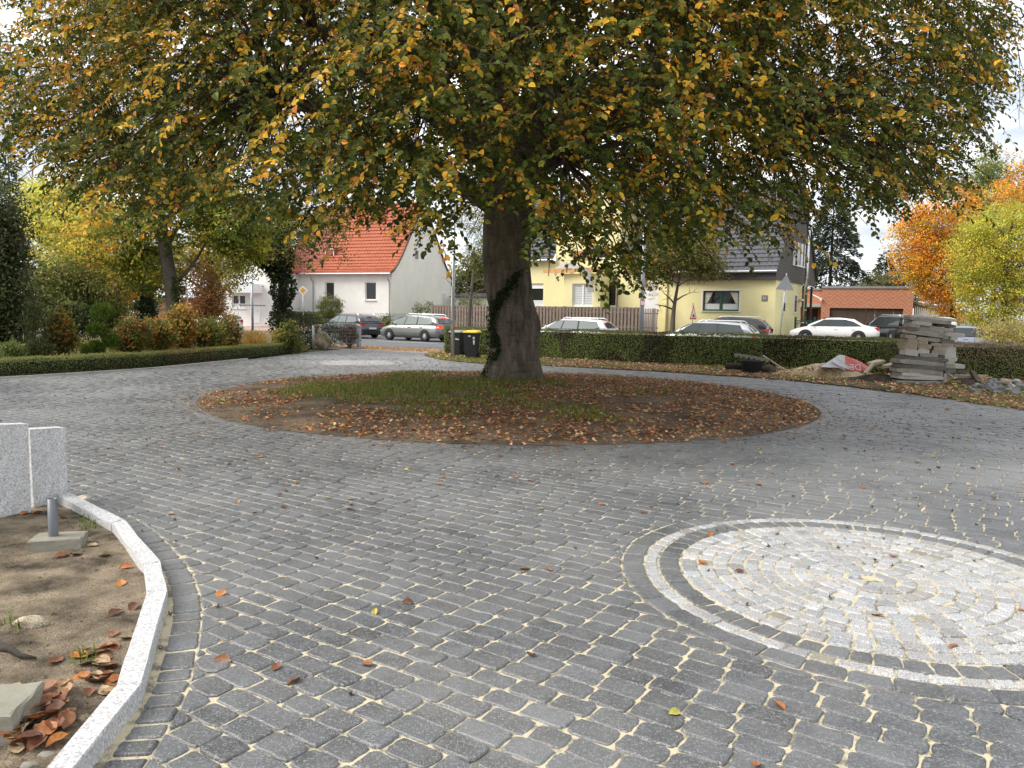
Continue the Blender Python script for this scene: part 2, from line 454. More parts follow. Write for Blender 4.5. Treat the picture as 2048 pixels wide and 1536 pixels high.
def ring(ctr, r0, r1, step, kind, tintf, a0=0, a1=360, rnd=.016, gap=.006):
    n = max(3, int(round(math.radians(a1 - a0) * (r0 + r1) / 2 / step))); off = rng.random()
    ed = (np.arange(n + 1) + (rng.normal(0, .05, n + 1))) / n; ed[0] = 0; ed[-1] = 1
    ed = (ed * (a1 - a0) + a0) if a1 - a0 < 359 else (ed + off / n) * 360
    for i in range(n):
        t0, t1 = math.radians(ed[i]), math.radians(ed[i + 1]); g0 = gap / 2 / r0 if r0 > .05 else 0; g1 = gap / 2 / r1
        def q(r, t): return ctr + r * np.array([math.cos(t), math.sin(t)])
        j0, j1 = rng.normal(0, .002, 2)
        if r0 < .06: P = [q(r1 + j1, t0 + g1), q(r1 + j0, (t0 + t1) / 2), q(r1 + j1, t1 - g1), q(.012, (t0 + t1) / 2)]
        else:
            P = [q(r0 + j0, t0 + g0), q(r1 + j1, t0 + g1), q(r1 + j1, t1 - g1), q(r0 + j0, t1 - g0)]
            if (t1 - t0) * r1 > .3: P = [q(r0, t0 + g0), q(r1, t0 + g1), q(r1 * 1.003, (t0 + t1) / 2), q(r1, t1 - g1), q(r0, t1 - g0), q(r0, (t0 + t1) / 2)]
        stones.append((P, tintf(), kind, rnd))
black_tint = lambda: tuple(np.array(dark_tint()) * .74)
for ctr, full in ((MED, True), (MED2, True)):
    R = MER
    if ctr is MED: ring(ctr, R + .008, R + .150, .21, 0, dark_tint, 118, 318, .018)
    ring(ctr, R - .088, R - .004, .135, 1, light_tint, rnd=.012, gap=.01)
    ring(ctr, R - .236, R - .098, .125, 0, black_tint, rnd=.02, gap=.009)
    r = R - .246
    while r > .05:
        w = .098 + rng.random() * .02
        r0 = max(r - w, 0.02)
        ring(ctr, r0 + .004, r - .006, .122, 1, light_tint, rnd=.016, gap=.013); r = r0
        if r < .1: break
ring(ISL, ISR + .012, ISR + .15, .2, 0, dark_tint, rnd=.012)
# soldier course along the granite edging
cum = np.r_[0, np.cumsum(np.linalg.norm(np.diff(kline, axis=0), axis=1))]
def kl(t, off):
    return np.array([np.interp(t, cum, kline[:, i]) + np.interp(t, cum, knrm[:, i]) * off for i in (0, 1)])
t = 0.0
while t < cum[-1] - .1:
    L = rng.choice([.10, .15, .19])
    stones.append(([kl(t, .035), kl(t + L, .035), kl(t + L, .035 + SOLD - .03), kl(t, .035 + SOLD - .03)], dark_tint(), 0, .020)); t += L + .017
# build the stones of one kind as one worn, round-edged paving mesh
def chamfer(P, c, k):
    out = []; n = len(P)
    for i in range(n):
        p, a, b = P[i], P[i - 1], P[(i + 1) % n]
        da, db = np.linalg.norm(a - p), np.linalg.norm(b - p)
        ca, cb = min(c, da * .4), min(c, db * .4)
        A_ = p + (a - p) / (da + 1e-9) * ca; B_ = p + (b - p) / (db + 1e-9) * cb
        if k >= 3: out += [A_, (A_ + B_) / 2 * .45 + p * .55, B_]
        elif k == 2: out += [A_, B_]
        else: out.append(p)
    return np.array(out)
def build_paving(name, kind, m):
    V = []; Fc = []; Cc = []; base = 0
    for P, tint, kd, rnd in stones:
        if kd != kind: continue
        P = np.array(P); c = P.mean(0); d = math.hypot(c[0], c[1])
        if np.dot(P[1] - P[0], np.array([-(P[2] - P[1])[1], (P[2] - P[1])[0]])) > 0: P = P[::-1]
        lod = 3 if d < 8 else (2 if d < 15 else 1)
        if len(P) > 4: lod = min(lod, 2)
        O = chamfer(P, rnd * rng.uniform(.8, 1.25), lod); n = len(O)
        if lod == 3: O = np.stack([O, O * .5 + np.roll(O, -1, 0) * .5], 1).reshape(-1, 2); n = len(O)
        if lod > 1: O = O + rng.normal(0, .0024 if lod == 3 else .0018, O.shape)
        r = np.linalg.norm(O - c, axis=1)[:, None]; inn = .0105 if lod > 1 else .006
        T = O + (c - O) / (r + 1e-9) * inn
        tx, ty, dz = rng.normal(0, .014, 2).tolist() + [rng.normal(0, .0022)]
        zt = dz + (T - c) @ np.array([tx, ty])
        if lod == 3:
            Tm = O + (c - O) / (r + 1e-9) * inn * .35
            rings = [np.c_[O, np.full(n, -.028)], np.c_[O, zt - .0105], np.c_[Tm, zt - .0038], np.c_[T, zt]]
        else:
            rings = [np.c_[O, np.full(n, -.028)], np.c_[O, zt - .005], np.c_[T, zt]]
        V += rings; nr = len(rings)
        for i in range(nr - 1):
            for j in range(n):
                a_, b_ = base + i * n + j, base + i * n + (j + 1) % n
                Fc.append((a_, b_, b_ + n, a_ + n))
        Fc.append(tuple(range(base + (nr - 1) * n, base + nr * n)))
        Cc.append(np.tile(tint, (n * nr, 1))); base += n * nr
    o = link(name, npmesh(name, np.vstack(V), Fc, m, np.vstack(Cc)))
    return tag(o, kind='structure')
build_paving('driveway', 0, M['paver'])
build_paving('medallion_paving', 1, M['granite_sett'])
# bedding sand under and between the stones
sand = [tuple(p) for p in DRIVE]
sheet('joint_sand', sand, -.009, M['joint'])
tag(bpy.data.objects['joint_sand'], kind='structure')
# ------------------------------------------------------------------ foliage builders
def unit(v): return v / (np.linalg.norm(v, axis=-1, keepdims=True) + 1e-9)
def leaf_arrays(P, d, nrm, L, Wd, col, fold=.18, droop=.10):
    """folded six-point leaves (two quads each)"""
    n = len(P); d = unit(d); s = unit(np.cross(nrm, d)); nn = np.cross(d, s)
    L = np.broadcast_to(np.asarray(L, float), (n,))[:, None]; Wd = np.broadcast_to(np.asarray(Wd, float), (n,))[:, None]
    up = nn * Wd * fold
    v = np.stack([P, P + d * L * .34 + s * Wd * .48 + up, P + d * L * .74 + s * Wd * .40 + up, P + d * L - nn * L * droop,
                  P + d * L * .74 - s * Wd * .40 + up, P + d * L * .34 - s * Wd * .48 + up], 1).reshape(-1, 3)
    b = (np.arange(n) * 6)[:, None]
    f = np.concatenate([b + [0, 3, 2, 1], b + [0, 5, 4, 3]], 1).reshape(-1, 4)
    return v, f, np.repeat(col, 6, 0)
def leaf4_arrays(P, d, nrm, L, Wd, col):
    n = len(P); d = unit(d); s = unit(np.cross(nrm, d))
    L = np.broadcast_to(np.asarray(L, float), (n,))[:, None]; Wd = np.broadcast_to(np.asarray(Wd, float), (n,))[:, None]
    v = np.stack([P, P + d * L * .45 + s * Wd * .5, P + d * L, P + d * L * .45 - s * Wd * .5], 1).reshape(-1, 3)
    f = (np.arange(n) * 4)[:, None] + np.array([0, 3, 2, 1])
    return v, f, np.repeat(col, 4, 0)
def leafobj(name, arrs, m, parent=None):
    V = np.vstack([a[0] for a in arrs]); C_ = np.vstack([a[2] for a in arrs]); o = 0; Fs = []
    for a in arrs: Fs.append(a[1] + o); o += len(a[0])
    return link(name, npmesh(name, V, np.vstack(Fs), m, C_), parent)
def rdir(n): return unit(rng.normal(size=(n, 3)))
def pick(cols, n, w=None, jit=.22):
    c = np.array(cols)[rng.choice(len(cols), n, p=None if w is None else np.array(w) / sum(w))]
    return np.clip(c * (1 + rng.normal(0, jit, (n, 1))) * (1 + rng.normal(0, jit * .3, (n, 3))), .004, .9)
M['leaf'] = leafmat('leaf', .36, .5, .22, 1.4)
M['leaf_far'] = leafmat('distant_leaf', .38, .6, .2, 1.55)
M['needle'] = leafmat('needle', .14, .6, .2, 1.4)
M['bark'] = plain('grey_brown_bark', (.10, .085, .068), .95, .35, 5, bmp=.8, bscale=25)
M['bark_dark'] = plain('dark_bark', (.045, .038, .03), .95, .3, 6, bmp=.8, bscale=25)
M['twig'] = plain('twig_bark', (.07, .055, .042), .9, .3, 20)
M['twig_core'] = plain('hedge_core_shade', (.018, .018, .011), 1.0, .5, 30)  # near-black: the shade inside a hedge put into the colour

def twigs_obj(name, segs, m, parent=None, k=3):
    """segs: list of (points array, radii) -> one mesh of thin tubes"""
    mb = MB()
    for pts, r in segs: mb.tube(pts, r, k, caps=False)
    return mb.build(name, m, parent, smooth=True)

def branchy(base, lean, h, r, nl, spread, seed=0):
    """tapered trunk with limbs: list of (pts, radii)"""
    R = np.random.default_rng(seed); out = []
    t = np.linspace(0, 1, 8); tr = np.stack([lean[0] * t ** 1.4 * h + .04 * h * np.sin(3 * t + seed) * t, lean[1] * t * h, t * h], 1)
    out.append((tr + base, list(r * (1 - .72 * t) * (1 + .45 * np.exp(-t * 14)))))
    for i in range(nl):
        f = R.uniform(.32, .95); p = np.array([np.interp(f, t, tr[:, j]) for j in range(3)]); a = R.uniform(0, 2 * PI) + i * 2.4
        L = spread * R.uniform(.7, 1.15) * (1.1 - .45 * f); e = R.uniform(.25, .9)
        q = np.linspace(0, 1, 6)[:, None]
        br = p + L * (np.array([math.cos(a), math.sin(a), 0]) * q + np.array([0, 0, e]) * (q ** .8)) + R.normal(0, .03 * L, (6, 3)) * q
        r0 = r * (1 - .72 * f) * .55
        out.append((br + base, list(np.linspace(r0, r0 * .2, 6))))
        for _ in range(3):
            b0 = br[R.integers(2, 6)]; dd = unit(R.normal(size=3) + [math.cos(a) * .8, math.sin(a) * .8, .4]) * L * R.uniform(.3, .55)
            out.append((np.stack([b0, b0 + dd * .5 + R.normal(0, .03, 3), b0 + dd]) + base, [r0 * .3, r0 * .2, r0 * .08]))
    return out
def crown_pts(ells, nclump, clump_r, per, flat=.55, shell=.55):
    """clumps of leaves spread through ellipsoids, thicker towards the outside; returns positions, outward direction, clump id"""
    vol = np.array([e[3] * e[4] * e[5] for e in ells]) ** .75; vol /= vol.sum()
    ids = rng.choice(len(ells), nclump, p=vol); E = np.array(ells)[ids]
    d = rdir(nclump); rr = (shell + (1 - shell) * rng.random(nclump) ** .6)[:, None]
    rr = np.where(rng.random((nclump, 1)) < .2, rng.random((nclump, 1)) ** .5, rr)
    c = E[:, :3] + d * E[:, 3:6] * rr * (1 + rng.normal(0, .13, (nclump, 1)))
    k = np.repeat(np.arange(nclump), per)
    sz = clump_r * rng.uniform(.55, 1.35, nclump)
    off = rng.normal(size=(nclump * per, 3)) * .55 * sz[k][:, None]; off[:, 2] *= flat
    return c[k] + off, d[k], k, rr[:, 0]
def tree(name, label, cat, base, h, r, lean, ells, nclump, clump_r, per, L, cols, w=None, barkm='bark', group=None, nl=9, spread=2.5, leafm='leaf_far', cfun=None, seed=1, hang=.3, trunk_h=None):
    t = thing(name, label, cat, base, 0, group); b = np.array(base)
    twigs_obj('trunk', branchy(np.zeros(3), lean, (trunk_h or h * .85), r, nl, spread, seed), M[barkm], t, 7)
    nclump = int(nclump * 1.5); L = L * 1.25
    P, d, k, rr = crown_pts(ells, nclump, clump_r, per)
    n = len(P); cc = pick(cols, nclump, w, .16)
    if cfun is not None: cc = cfun(P[::per], cc)
    col = np.clip(cc[k] * (1 + rng.normal(0, .18, (n, 1))), .003, .9)
    nr = unit(d * .7 + rdir(n) * .9 + np.array([0, 0, .35])); ax = unit(np.cross(nr, rdir(n)) + np.array([0, 0, -hang]))
    leafobj('crown', [leaf4_arrays(P - b * 0, ax, nr, L * rng.uniform(.65, 1.25, n), L * .62 * rng.uniform(.7, 1.2, n), col)], M[leafm], t)
    return t
def shrub(name, label, cat, base, ells, n, L, cols, w=None, group=None, stems=7, leafm='leaf_far', wd=.55, up=.3, per=14, cr=.14, kind=None):
    """leafy shrub: stems from the ground and leaf clumps; ellipsoids relative to the base"""
    t = thing(name, label, cat, base, 0, group)
    E = np.array(ells, float); segs = []; L = L * 1.25; n = int(n * 1.35)
    for i in range(stems):
        e = E[rng.integers(len(E))]; q = e[:3] + rdir(1)[0] * e[3:6] * .7; p0 = np.array([e[0] * .5, e[1] * .5, 0]) + np.r_[rng.normal(0, .08, 2), 0]
        segs.append((np.stack([p0, p0 * .5 + q * .5 + rng.normal(0, .05, 3), q]), [.016, .011, .005]))
    twigs_obj('stems', segs, M['twig'], t, 4)
    nc = max(6, n // per)
    P, d, k, rr = crown_pts(ells, nc, cr, per, .8, .5)
    P[:, 2] = np.abs(P[:, 2]) + .01
    cc = pick(cols, nc, w, .15); m = len(P)
    col = np.clip(cc[k] * (1 + rng.normal(0, .2, (m, 1))), .003, .9)
    nr = unit(d * .6 + rdir(m) + np.array([0, -.2, .4])); ax = unit(np.cross(nr, rdir(m)) + np.array([0, 0, up]))
    leafobj('foliage', [leaf4_arrays(P, ax, nr, L * rng.uniform(.6, 1.3, m), L * wd * rng.uniform(.7, 1.2, m), col)], M[leafm], t)
    return t
def hedge(name, label, cat, line, wdt, hgt, n, L, cols, w=None, z0=0.0, topcols=None, cfun=None, rough=.035, seed=3):
    """clipped hedge along a line: dense small leaves on top and both faces over a solid core coloured dark as the shade inside"""
    line = [np.array(p, float) for p in line]
    t = thing(name, label, cat, (line[0][0], line[0][1], z0)); o = np.array([line[0][0], line[0][1]])
    Ln = resample(np.array(line), .12); nr = np.gradient(Ln, axis=0); nr = np.stack([-nr[:, 1], nr[:, 0]], 1); nr /= np.linalg.norm(nr, axis=1)[:, None]
    m = len(Ln); cum_ = np.r_[0, np.cumsum(np.linalg.norm(np.diff(Ln, axis=0), axis=1))]; LL = cum_[-1]
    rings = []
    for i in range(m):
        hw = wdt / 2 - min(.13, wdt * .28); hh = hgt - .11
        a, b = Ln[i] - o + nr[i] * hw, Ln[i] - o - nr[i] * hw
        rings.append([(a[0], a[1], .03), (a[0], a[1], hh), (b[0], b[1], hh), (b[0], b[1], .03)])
    mb = MB().loft(rings); mb.build('shade_core', M['twig_core'], t)  # solid box behind the leaves, its dark colour painted as inner shade
    per = wdt + 2 * hgt
    u = rng.random(n) * (LL + wdt * .0); q = rng.random(n) * (per + .0)
    u = rng.random(n) * LL
    x = np.stack([np.interp(u, cum_, Ln[:, i]) for i in (0, 1)], 1) - o; nn = np.stack([np.interp(u, cum_, nr[:, i]) for i in (0, 1)], 1); nn = unit(nn)
    side = np.where(q < hgt, 1, np.where(q < hgt + wdt, 0, -1))
    off = np.where(side == 1, wdt / 2, np.where(side == 0, (q - hgt) - wdt / 2, -wdt / 2))
    zz = np.where(side == 1, q, np.where(side == 0, hgt, q - hgt - wdt))
    lump = (fbm(u * 2.2, zz * 2.2 + side * 7, seed, 4) - .5) * rough * 4
    dep = lump - np.abs(rng.normal(0, .035, n)) + np.where(rng.random(n) < .04, rng.random(n) * .05, 0)
    N3 = np.stack([nn[:, 0] * side, nn[:, 1] * side, (side == 0) * 1.0], 1)
    P = np.stack([x[:, 0] + nn[:, 0] * off, x[:, 1] + nn[:, 1] * off, zz], 1) + N3 * dep[:, None]
    # ends
    ne = int(n * wdt / LL * .9); 
    for sgn, i in ((-1, 0), (1, m - 1)):
        e = np.stack([Ln[i, 0] - o[0] + nr[i, 0] * (rng.random(ne) - .5) * wdt, Ln[i, 1] - o[1] + nr[i, 1] * (rng.random(ne) - .5) * wdt, rng.random(ne) * hgt], 1)
        tv = np.array([nr[i, 1], -nr[i, 0], 0]) * sgn; e = e + tv * rng.normal(0, .03, (ne, 1)); P = np.vstack([P, e]); N3 = np.vstack([N3, np.tile(tv, (ne, 1))])
        u = np.r_[u, np.full(ne, cum_[i])]; zz = np.r_[zz, e[:, 2]]; side = np.r_[side, np.full(ne, 2)]
    n2 = len(P)
    clump = fbm(u * 3.5, zz * 3.5 + 3, seed + 1, 3)
    col = pick(cols, n2, w, .2) * (1.35 + 1.25 * clump)[:, None]
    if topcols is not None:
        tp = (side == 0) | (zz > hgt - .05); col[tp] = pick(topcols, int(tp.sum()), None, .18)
    if cfun is not None: col = cfun(u, zz, col)
    nrm = unit(N3 + rdir(n2) * .75); ax = unit(np.cross(nrm, rdir(n2)) + np.array([0, 0, .35]))
    leafobj('foliage', [leaf4_arrays(P, ax, nrm, L * rng.uniform(.6, 1.3, n2), L * .6 * rng.uniform(.7, 1.2, n2), np.clip(col, .003, .9))], M['leaf_far'], t)
    return t
def conifer(name, label, base, h, rad, n, cols, L=.3, group=None, cat='tree', low=.04, power=.85, trunk=.25, nb=90, droop=.35):
    t = thing(name, label, cat, base, 0, group)
    MB().tube([(0, 0, 0), (.05, 0, h * .5), (0, 0, h)], [trunk, trunk * .6, .02], 7).build('trunk', M['bark_dark'], t, True)
    f = np.sort(rng.random(nb)) ** .9 * (1 - low) + low; az = np.arange(nb) * 2.4 + rng.normal(0, .3, nb)
    Lb = rad * (1 - f) ** power * rng.uniform(.75, 1.12, nb) + .12
    wt = Lb / Lb.sum(); k = rng.choice(nb, n, p=wt); q = rng.random(n) ** .6
    dirv = np.stack([np.cos(az[k]), np.sin(az[k]), np.zeros(n)], 1)
    lat = np.stack([-np.sin(az[k]), np.cos(az[k]), np.zeros(n)], 1)
    P = dirv * (Lb[k] * q)[:, None] + lat * (rng.normal(0, .14, n) * Lb[k] * (1.15 - q) * 1.4)[:, None]
    P[:, 2] = f[k] * h - droop * Lb[k] * q ** 1.6 + .25 * Lb[k] * np.maximum(q - .75, 0) - np.abs(rng.normal(0, .05 * rad, n))
    P[:, 2] = np.maximum(P[:, 2], .03)
    col = np.clip(pick(cols, nb, None, .15)[k] * (1 + rng.normal(0, .22, (n, 1))), .003, .9)
    ax = unit(dirv * .9 + rdir(n) * .6 + np.array([0, 0, -.35])); nr = unit(rdir(n) + np.array([0, 0, .6]))
    leafobj('crown', [leaf4_arrays(P, ax, nr, L * rng.uniform(.6, 1.3, n), L * .28 * rng.uniform(.7, 1.3, n), col)], M['needle'], t)
    return t

# ------------------------------------------------------------------ the great beech
BC = np.array([.03, 17.75])
def bark_beech():
    m, nt, b = new_mat('beech_bark')
    v = coords(nt); vs = coords(nt, (3.5, 3.5, .9)); vr = coords(nt, (2.2, 2.2, 14))
    c = ramp(nt, noise(nt, vs, 2.2, 8, .68), [(.3, (.065, .053, .040)), (.5, (.155, .130, .100)), (.68, (.25, .215, .17))])
    c = mixc(nt, ramp(nt, noise(nt, v, 1.1, 5, .7), [(.5, (0, 0, 0)), (.68, (.75, .75, .75))]), c, (.062, .068, .035))     # algae
    c = mixc(nt, ramp(nt, noise(nt, vr, 1.3, 5, .6), [(.58, (0, 0, 0)), (.66, (.6, .6, .6))]), c, (.05, .04, .032))
    nt.links.new(c, b.inputs['Base Color']); b.inputs['Roughness'].default_value = .9; b.inputs['Specular IOR Level'].default_value = .25
    h = mixc(nt, .5, noise(nt, vr, 2, 6, .65), noise(nt, v, 22, 6, .7))
    bump(nt, b, h, .9, .05)
    return m
M['beech_bark'] = bark_beech()
beech = thing('beech_tree', 'huge old beech with thick grey trunk and drooping green and golden leaves', 'tree', (BC[0], BC[1], 0))
# trunk profile read along its height (photo y, left x, right x)
prof = [(790, 948, 1096), (776, 955, 1088), (765, 962, 1084), (745, 971, 1081), (715, 976, 1079), (680, 978, 1079), (655, 979, 1080), (640, 979, 1078), (622, 978, 1071), (600, 973, 1065), (570, 968, 1062),
        (540, 966, 1061), (510, 966, 1062), (485, 967, 1064), (460, 968, 1058), (440, 969, 1046), (415, 971, 1030), (390, 973, 1018), (350, 974, 1010), (300, 972, 1006), (240, 969, 1001), (170, 968, 996), (60, 970, 992), (-80, 972, 988)]
rings = []; zprev = None
kk = 40
for y, xl, xr in prof:
    a, b = at(xl, y, BC[1]), at(xr, y, BC[1]); c = (a + b) / 2; hw = np.linalg.norm(b - a) / 2; z = c[2]
    rg = []
    for j in range(kk):
        th = 2 * PI * j / kk
        flare = 1 + .20 * max(0, 1 - max(z, 0) / .75) ** 2 * (.5 + math.cos(6 * th + .6)) + .035 * math.sin(3 * th + z * 1.1) + .02 * math.sin(7 * th - z * 2.3) + .012 * math.sin(z * 9 + 2 * th)
        rg.append((c[0] - BC[0] + hw * flare * math.cos(th), hw * .95 * flare * math.sin(th), z))
    rings.append(rg)
mb = MB().loft(rings)
# bark knots, the stub of a sawn limb and the main limbs
limbs = []
def limb(p0, az, L, rise, r0, sag=0.0, nseg=9):
    q = np.linspace(0, 1, nseg)[:, None]; d = np.array([math.sin(az), math.cos(az), 0])
    pts = p0 + d * L * q + np.array([0, 0, 1]) * (rise * np.sin(q * PI * .62) / math.sin(PI * .62) - sag * q ** 3) + rng.normal(0, .10, (nseg, 3)) * q
    rr = r0 * (1 - .82 * q[:, 0]) + .008
    mb.tube(pts, list(rr), 9); limbs.append((pts, rr)); return pts
def tp(z): 
    zs = [r[0][2] for r in rings]; i = int(np.argmin(np.abs(np.array(zs) - z))); g = np.array(rings[i]); return np.array([g[:, 0].mean(), g[:, 1].mean(), z])
for az, L, rise, r0, z, sag in [(170, 6.8, 2.0, .20, 4.1, 2.1), (205, 7.2, 2.6, .20, 4.6, 2.4), (140, 7.0, 2.4, .21, 4.4, 2.3), (250, 7.8, 2.4, .22, 4.0, 1.8), (285, 7.2, 3.0, .2, 4.9, 2.0),
                                (105, 7.8, 2.6, .24, 4.3, 1.9), (70, 7.2, 3.0, .2, 4.9, 2.0), (30, 7.0, 3.0, .2, 5.2, 2.0), (325, 7.0, 3.2, .2, 5.2, 2.0), (0, 6.8, 3, .19, 4.8, 2.1),
                                (185, 7.0, 4.2, .18, 6.4, 2.2), (225, 7.2, 4.4, .18, 6.8, 2), (150, 7.0, 4.6, .18, 7.0, 2), (120, 7.2, 4.4, .18, 6.6, 1.8), (265, 7.2, 4.6, .18, 6.8, 1.8),
                                (45, 6.5, 5, .16, 7.4, 1.5), (310, 6.5, 5, .16, 7.6, 1.5), (200, 5.5, 6.0, .16, 8.5, 1), (90, 5.5, 6.2, .16, 8.8, 1), (330, 5.5, 6.2, .16, 9, 1)]:
    limb(tp(z), math.radians(az), L, rise, r0, sag)
for az, L, rise, r0, z in [(100, 1.0, 3.6, .33, 3.05), (285, 1.3, 3.6, .30, 3.6), (190, .9, 4.4, .26, 3.4)]:     # the stem forks
    limb(tp(z) + np.array([math.sin(math.radians(az)), math.cos(math.radians(az)), 0]) * .12, math.radians(az), L, rise, r0)
trunk = mb.build('trunk', M['beech_bark'], beech, True)
stub = at(966, 383, BC[1] - .35) - [BC[0], BC[1], 0]
MB().tube([stub + (.14, .1, -.02), stub + (-.02, -.04, 0)], [.11, .095], 14).build('sawn_stub', plain('cut_wood', (.55, .50, .42), .8, .15, 30), beech)
# ivy climbing the trunk: a diagonal strand and a fringe on its left side
iv = []
def surf(px, py):
    y0 = [p[0] for p in prof][::-1]; xl = np.interp(py, y0, [p[1] for p in prof][::-1]); xr = np.interp(py, y0, [p[2] for p in prof][::-1])
    a, b = at(xl, py, BC[1]), at(xr, py, BC[1]); c = (a + b) / 2; hw = np.linalg.norm(b - a) / 2
    t = np.clip((px - (xl + xr) / 2) / ((xr - xl) / 2), -1.04, 1.04); th = math.acos(np.clip(t, -1, 1))
    return np.array([c[0] - BC[0] + hw * t, -hw * .95 * math.sin(th) - .02, c[2]]), np.array([t, -math.sin(th), 0])
for path, wd_, n_ in (([(1036, 545), (1020, 570), (1005, 590), (995, 605), (988, 622), (984, 640), (986, 668), (990, 690), (993, 668)], 9, 620), ([(984, 640), (978, 665), (980, 700), (978, 730), (972, 755), (968, 772)], 4, 90), ([(993, 672), (998, 700), (986, 720)], 5, 120), ([(968, 740), (966, 760), (962, 775)], 7, 160)):
    ts = np.linspace(0, len(path) - 1, n_)
    for t_ in ts:
        px = np.interp(t_, range(len(path)), [q[0] for q in path]) + rng.normal(0, wd_ * .55); py = np.interp(t_, range(len(path)), [q[1] for q in path]) + rng.normal(0, wd_ * .5)
        p, nv = surf(px, py); iv.append((p, nv))
P = np.array([q[0] for q in iv]); NV = np.array([q[1] for q in iv]); n = len(P)
nr = unit(NV + rdir(n) * .6 + [0, 0, .3]); ax = unit(np.cross(nr, rdir(n)) + [0, 0, -.6])
leafobj('ivy', [leaf_arrays(P + NV * rng.random((n, 1)) * .05, ax, nr, rng.uniform(.04, .08, n), rng.uniform(.04, .075, n), pick([(.014, .026, .008), (.022, .038, .012), (.03, .05, .016)], n))], M['leaf'], beech)

# crown: drooping boughs, each a fan of leafy twigs, over the whole dome
GREEN = np.array([(.024, .040, .005), (.046, .068, .008), (.082, .10, .012), (.13, .138, .016)])
GOLD = np.array([(.29, .215, .022), (.46, .29, .028), (.60, .325, .03), (.60, .235, .03), (.37, .125, .03)])
def Renv(z, th):
    t = np.clip((z - 1.8) / 15.0, 0, 1)
    R = 9.25 * np.sqrt(np.clip(1 - (np.maximum(t - .18, 0) / .82) ** 1.45, 0, 1)) * (.90 + .10 * np.clip(t / .12, 0, 1))
    return R * (1 + .05 * np.sin(3 * th + 1.1 + z * .2) + .035 * np.sin(7 * th + z * .9) + .02 * np.sin(13 * th - z * 1.7))
# lowest hanging height of the skirt seen along the border of the crown (photo pixels)
LOWX = [-300, 0, 40, 90, 130, 200, 260, 330, 420, 500, 560, 610, 650, 690, 740, 780, 830, 880, 930, 975, 1015, 1060, 1110, 1150, 1180, 1225, 1262, 1300, 1360, 1420, 1500, 1560, 1610, 1650, 1700, 1760, 1810, 1850, 1885, 1915, 1930, 1955, 1980, 2000, 2025, 2400]
LOWY = [250, 275, 300, 330, 375, 405, 420, 445, 420, 440, 450, 455, 470, 455, 440, 430, 470, 495, 470, 385, 375, 480, 505, 530, 540, 585, 575, 500, 495, 470, 480, 475, 440, 400, 410, 425, 400, 385, 410, 350, 300, 230, 130, 60, 0, -200]
def tubes_np(name, groups, m, parent=None, k=3):
    """groups: (points (n,q,3), radii (n,q)) -> one mesh of thin tubes"""
    Vs = []; Fs = []; o = 0; ang = np.arange(k) * 2 * PI / k
    for pts, rad in groups:
        n, q = pts.shape[:2]; rad = np.broadcast_to(rad, (n, q))
        tn = unit(np.gradient(pts, axis=1)); ref = np.where(np.abs(tn[..., 2:3]) < .9, [0, 0, 1.0], [1.0, 0, 0])
        x = unit(np.cross(ref, tn)); y = np.cross(tn, x)
        v = pts[:, :, None, :] + rad[:, :, None, None] * (np.cos(ang)[:, None] * x[:, :, None, :] + np.sin(ang)[:, None] * y[:, :, None, :])
        Vs.append(v.reshape(-1, 3))
        i = np.arange(n)[:, None, None] * q * k + np.arange(q - 1)[None, :, None] * k
        j = np.arange(k)[None, None, :]; j2 = (j + 1) % k
        f = np.stack([i + j, i + j2, i + k + j2, i + k + j], -1).reshape(-1, 4) + o
        Fs.append(f); o += n * q * k
    return link(name, npmesh(name, np.vstack(Vs), np.vstack(Fs), m, smooth=True), parent)
lp = np.vstack([l[0] for l in limbs]) + [BC[0], BC[1], 0]; lr = np.concatenate([l[1] for l in limbs])
LA = []; TW = []; CON = []
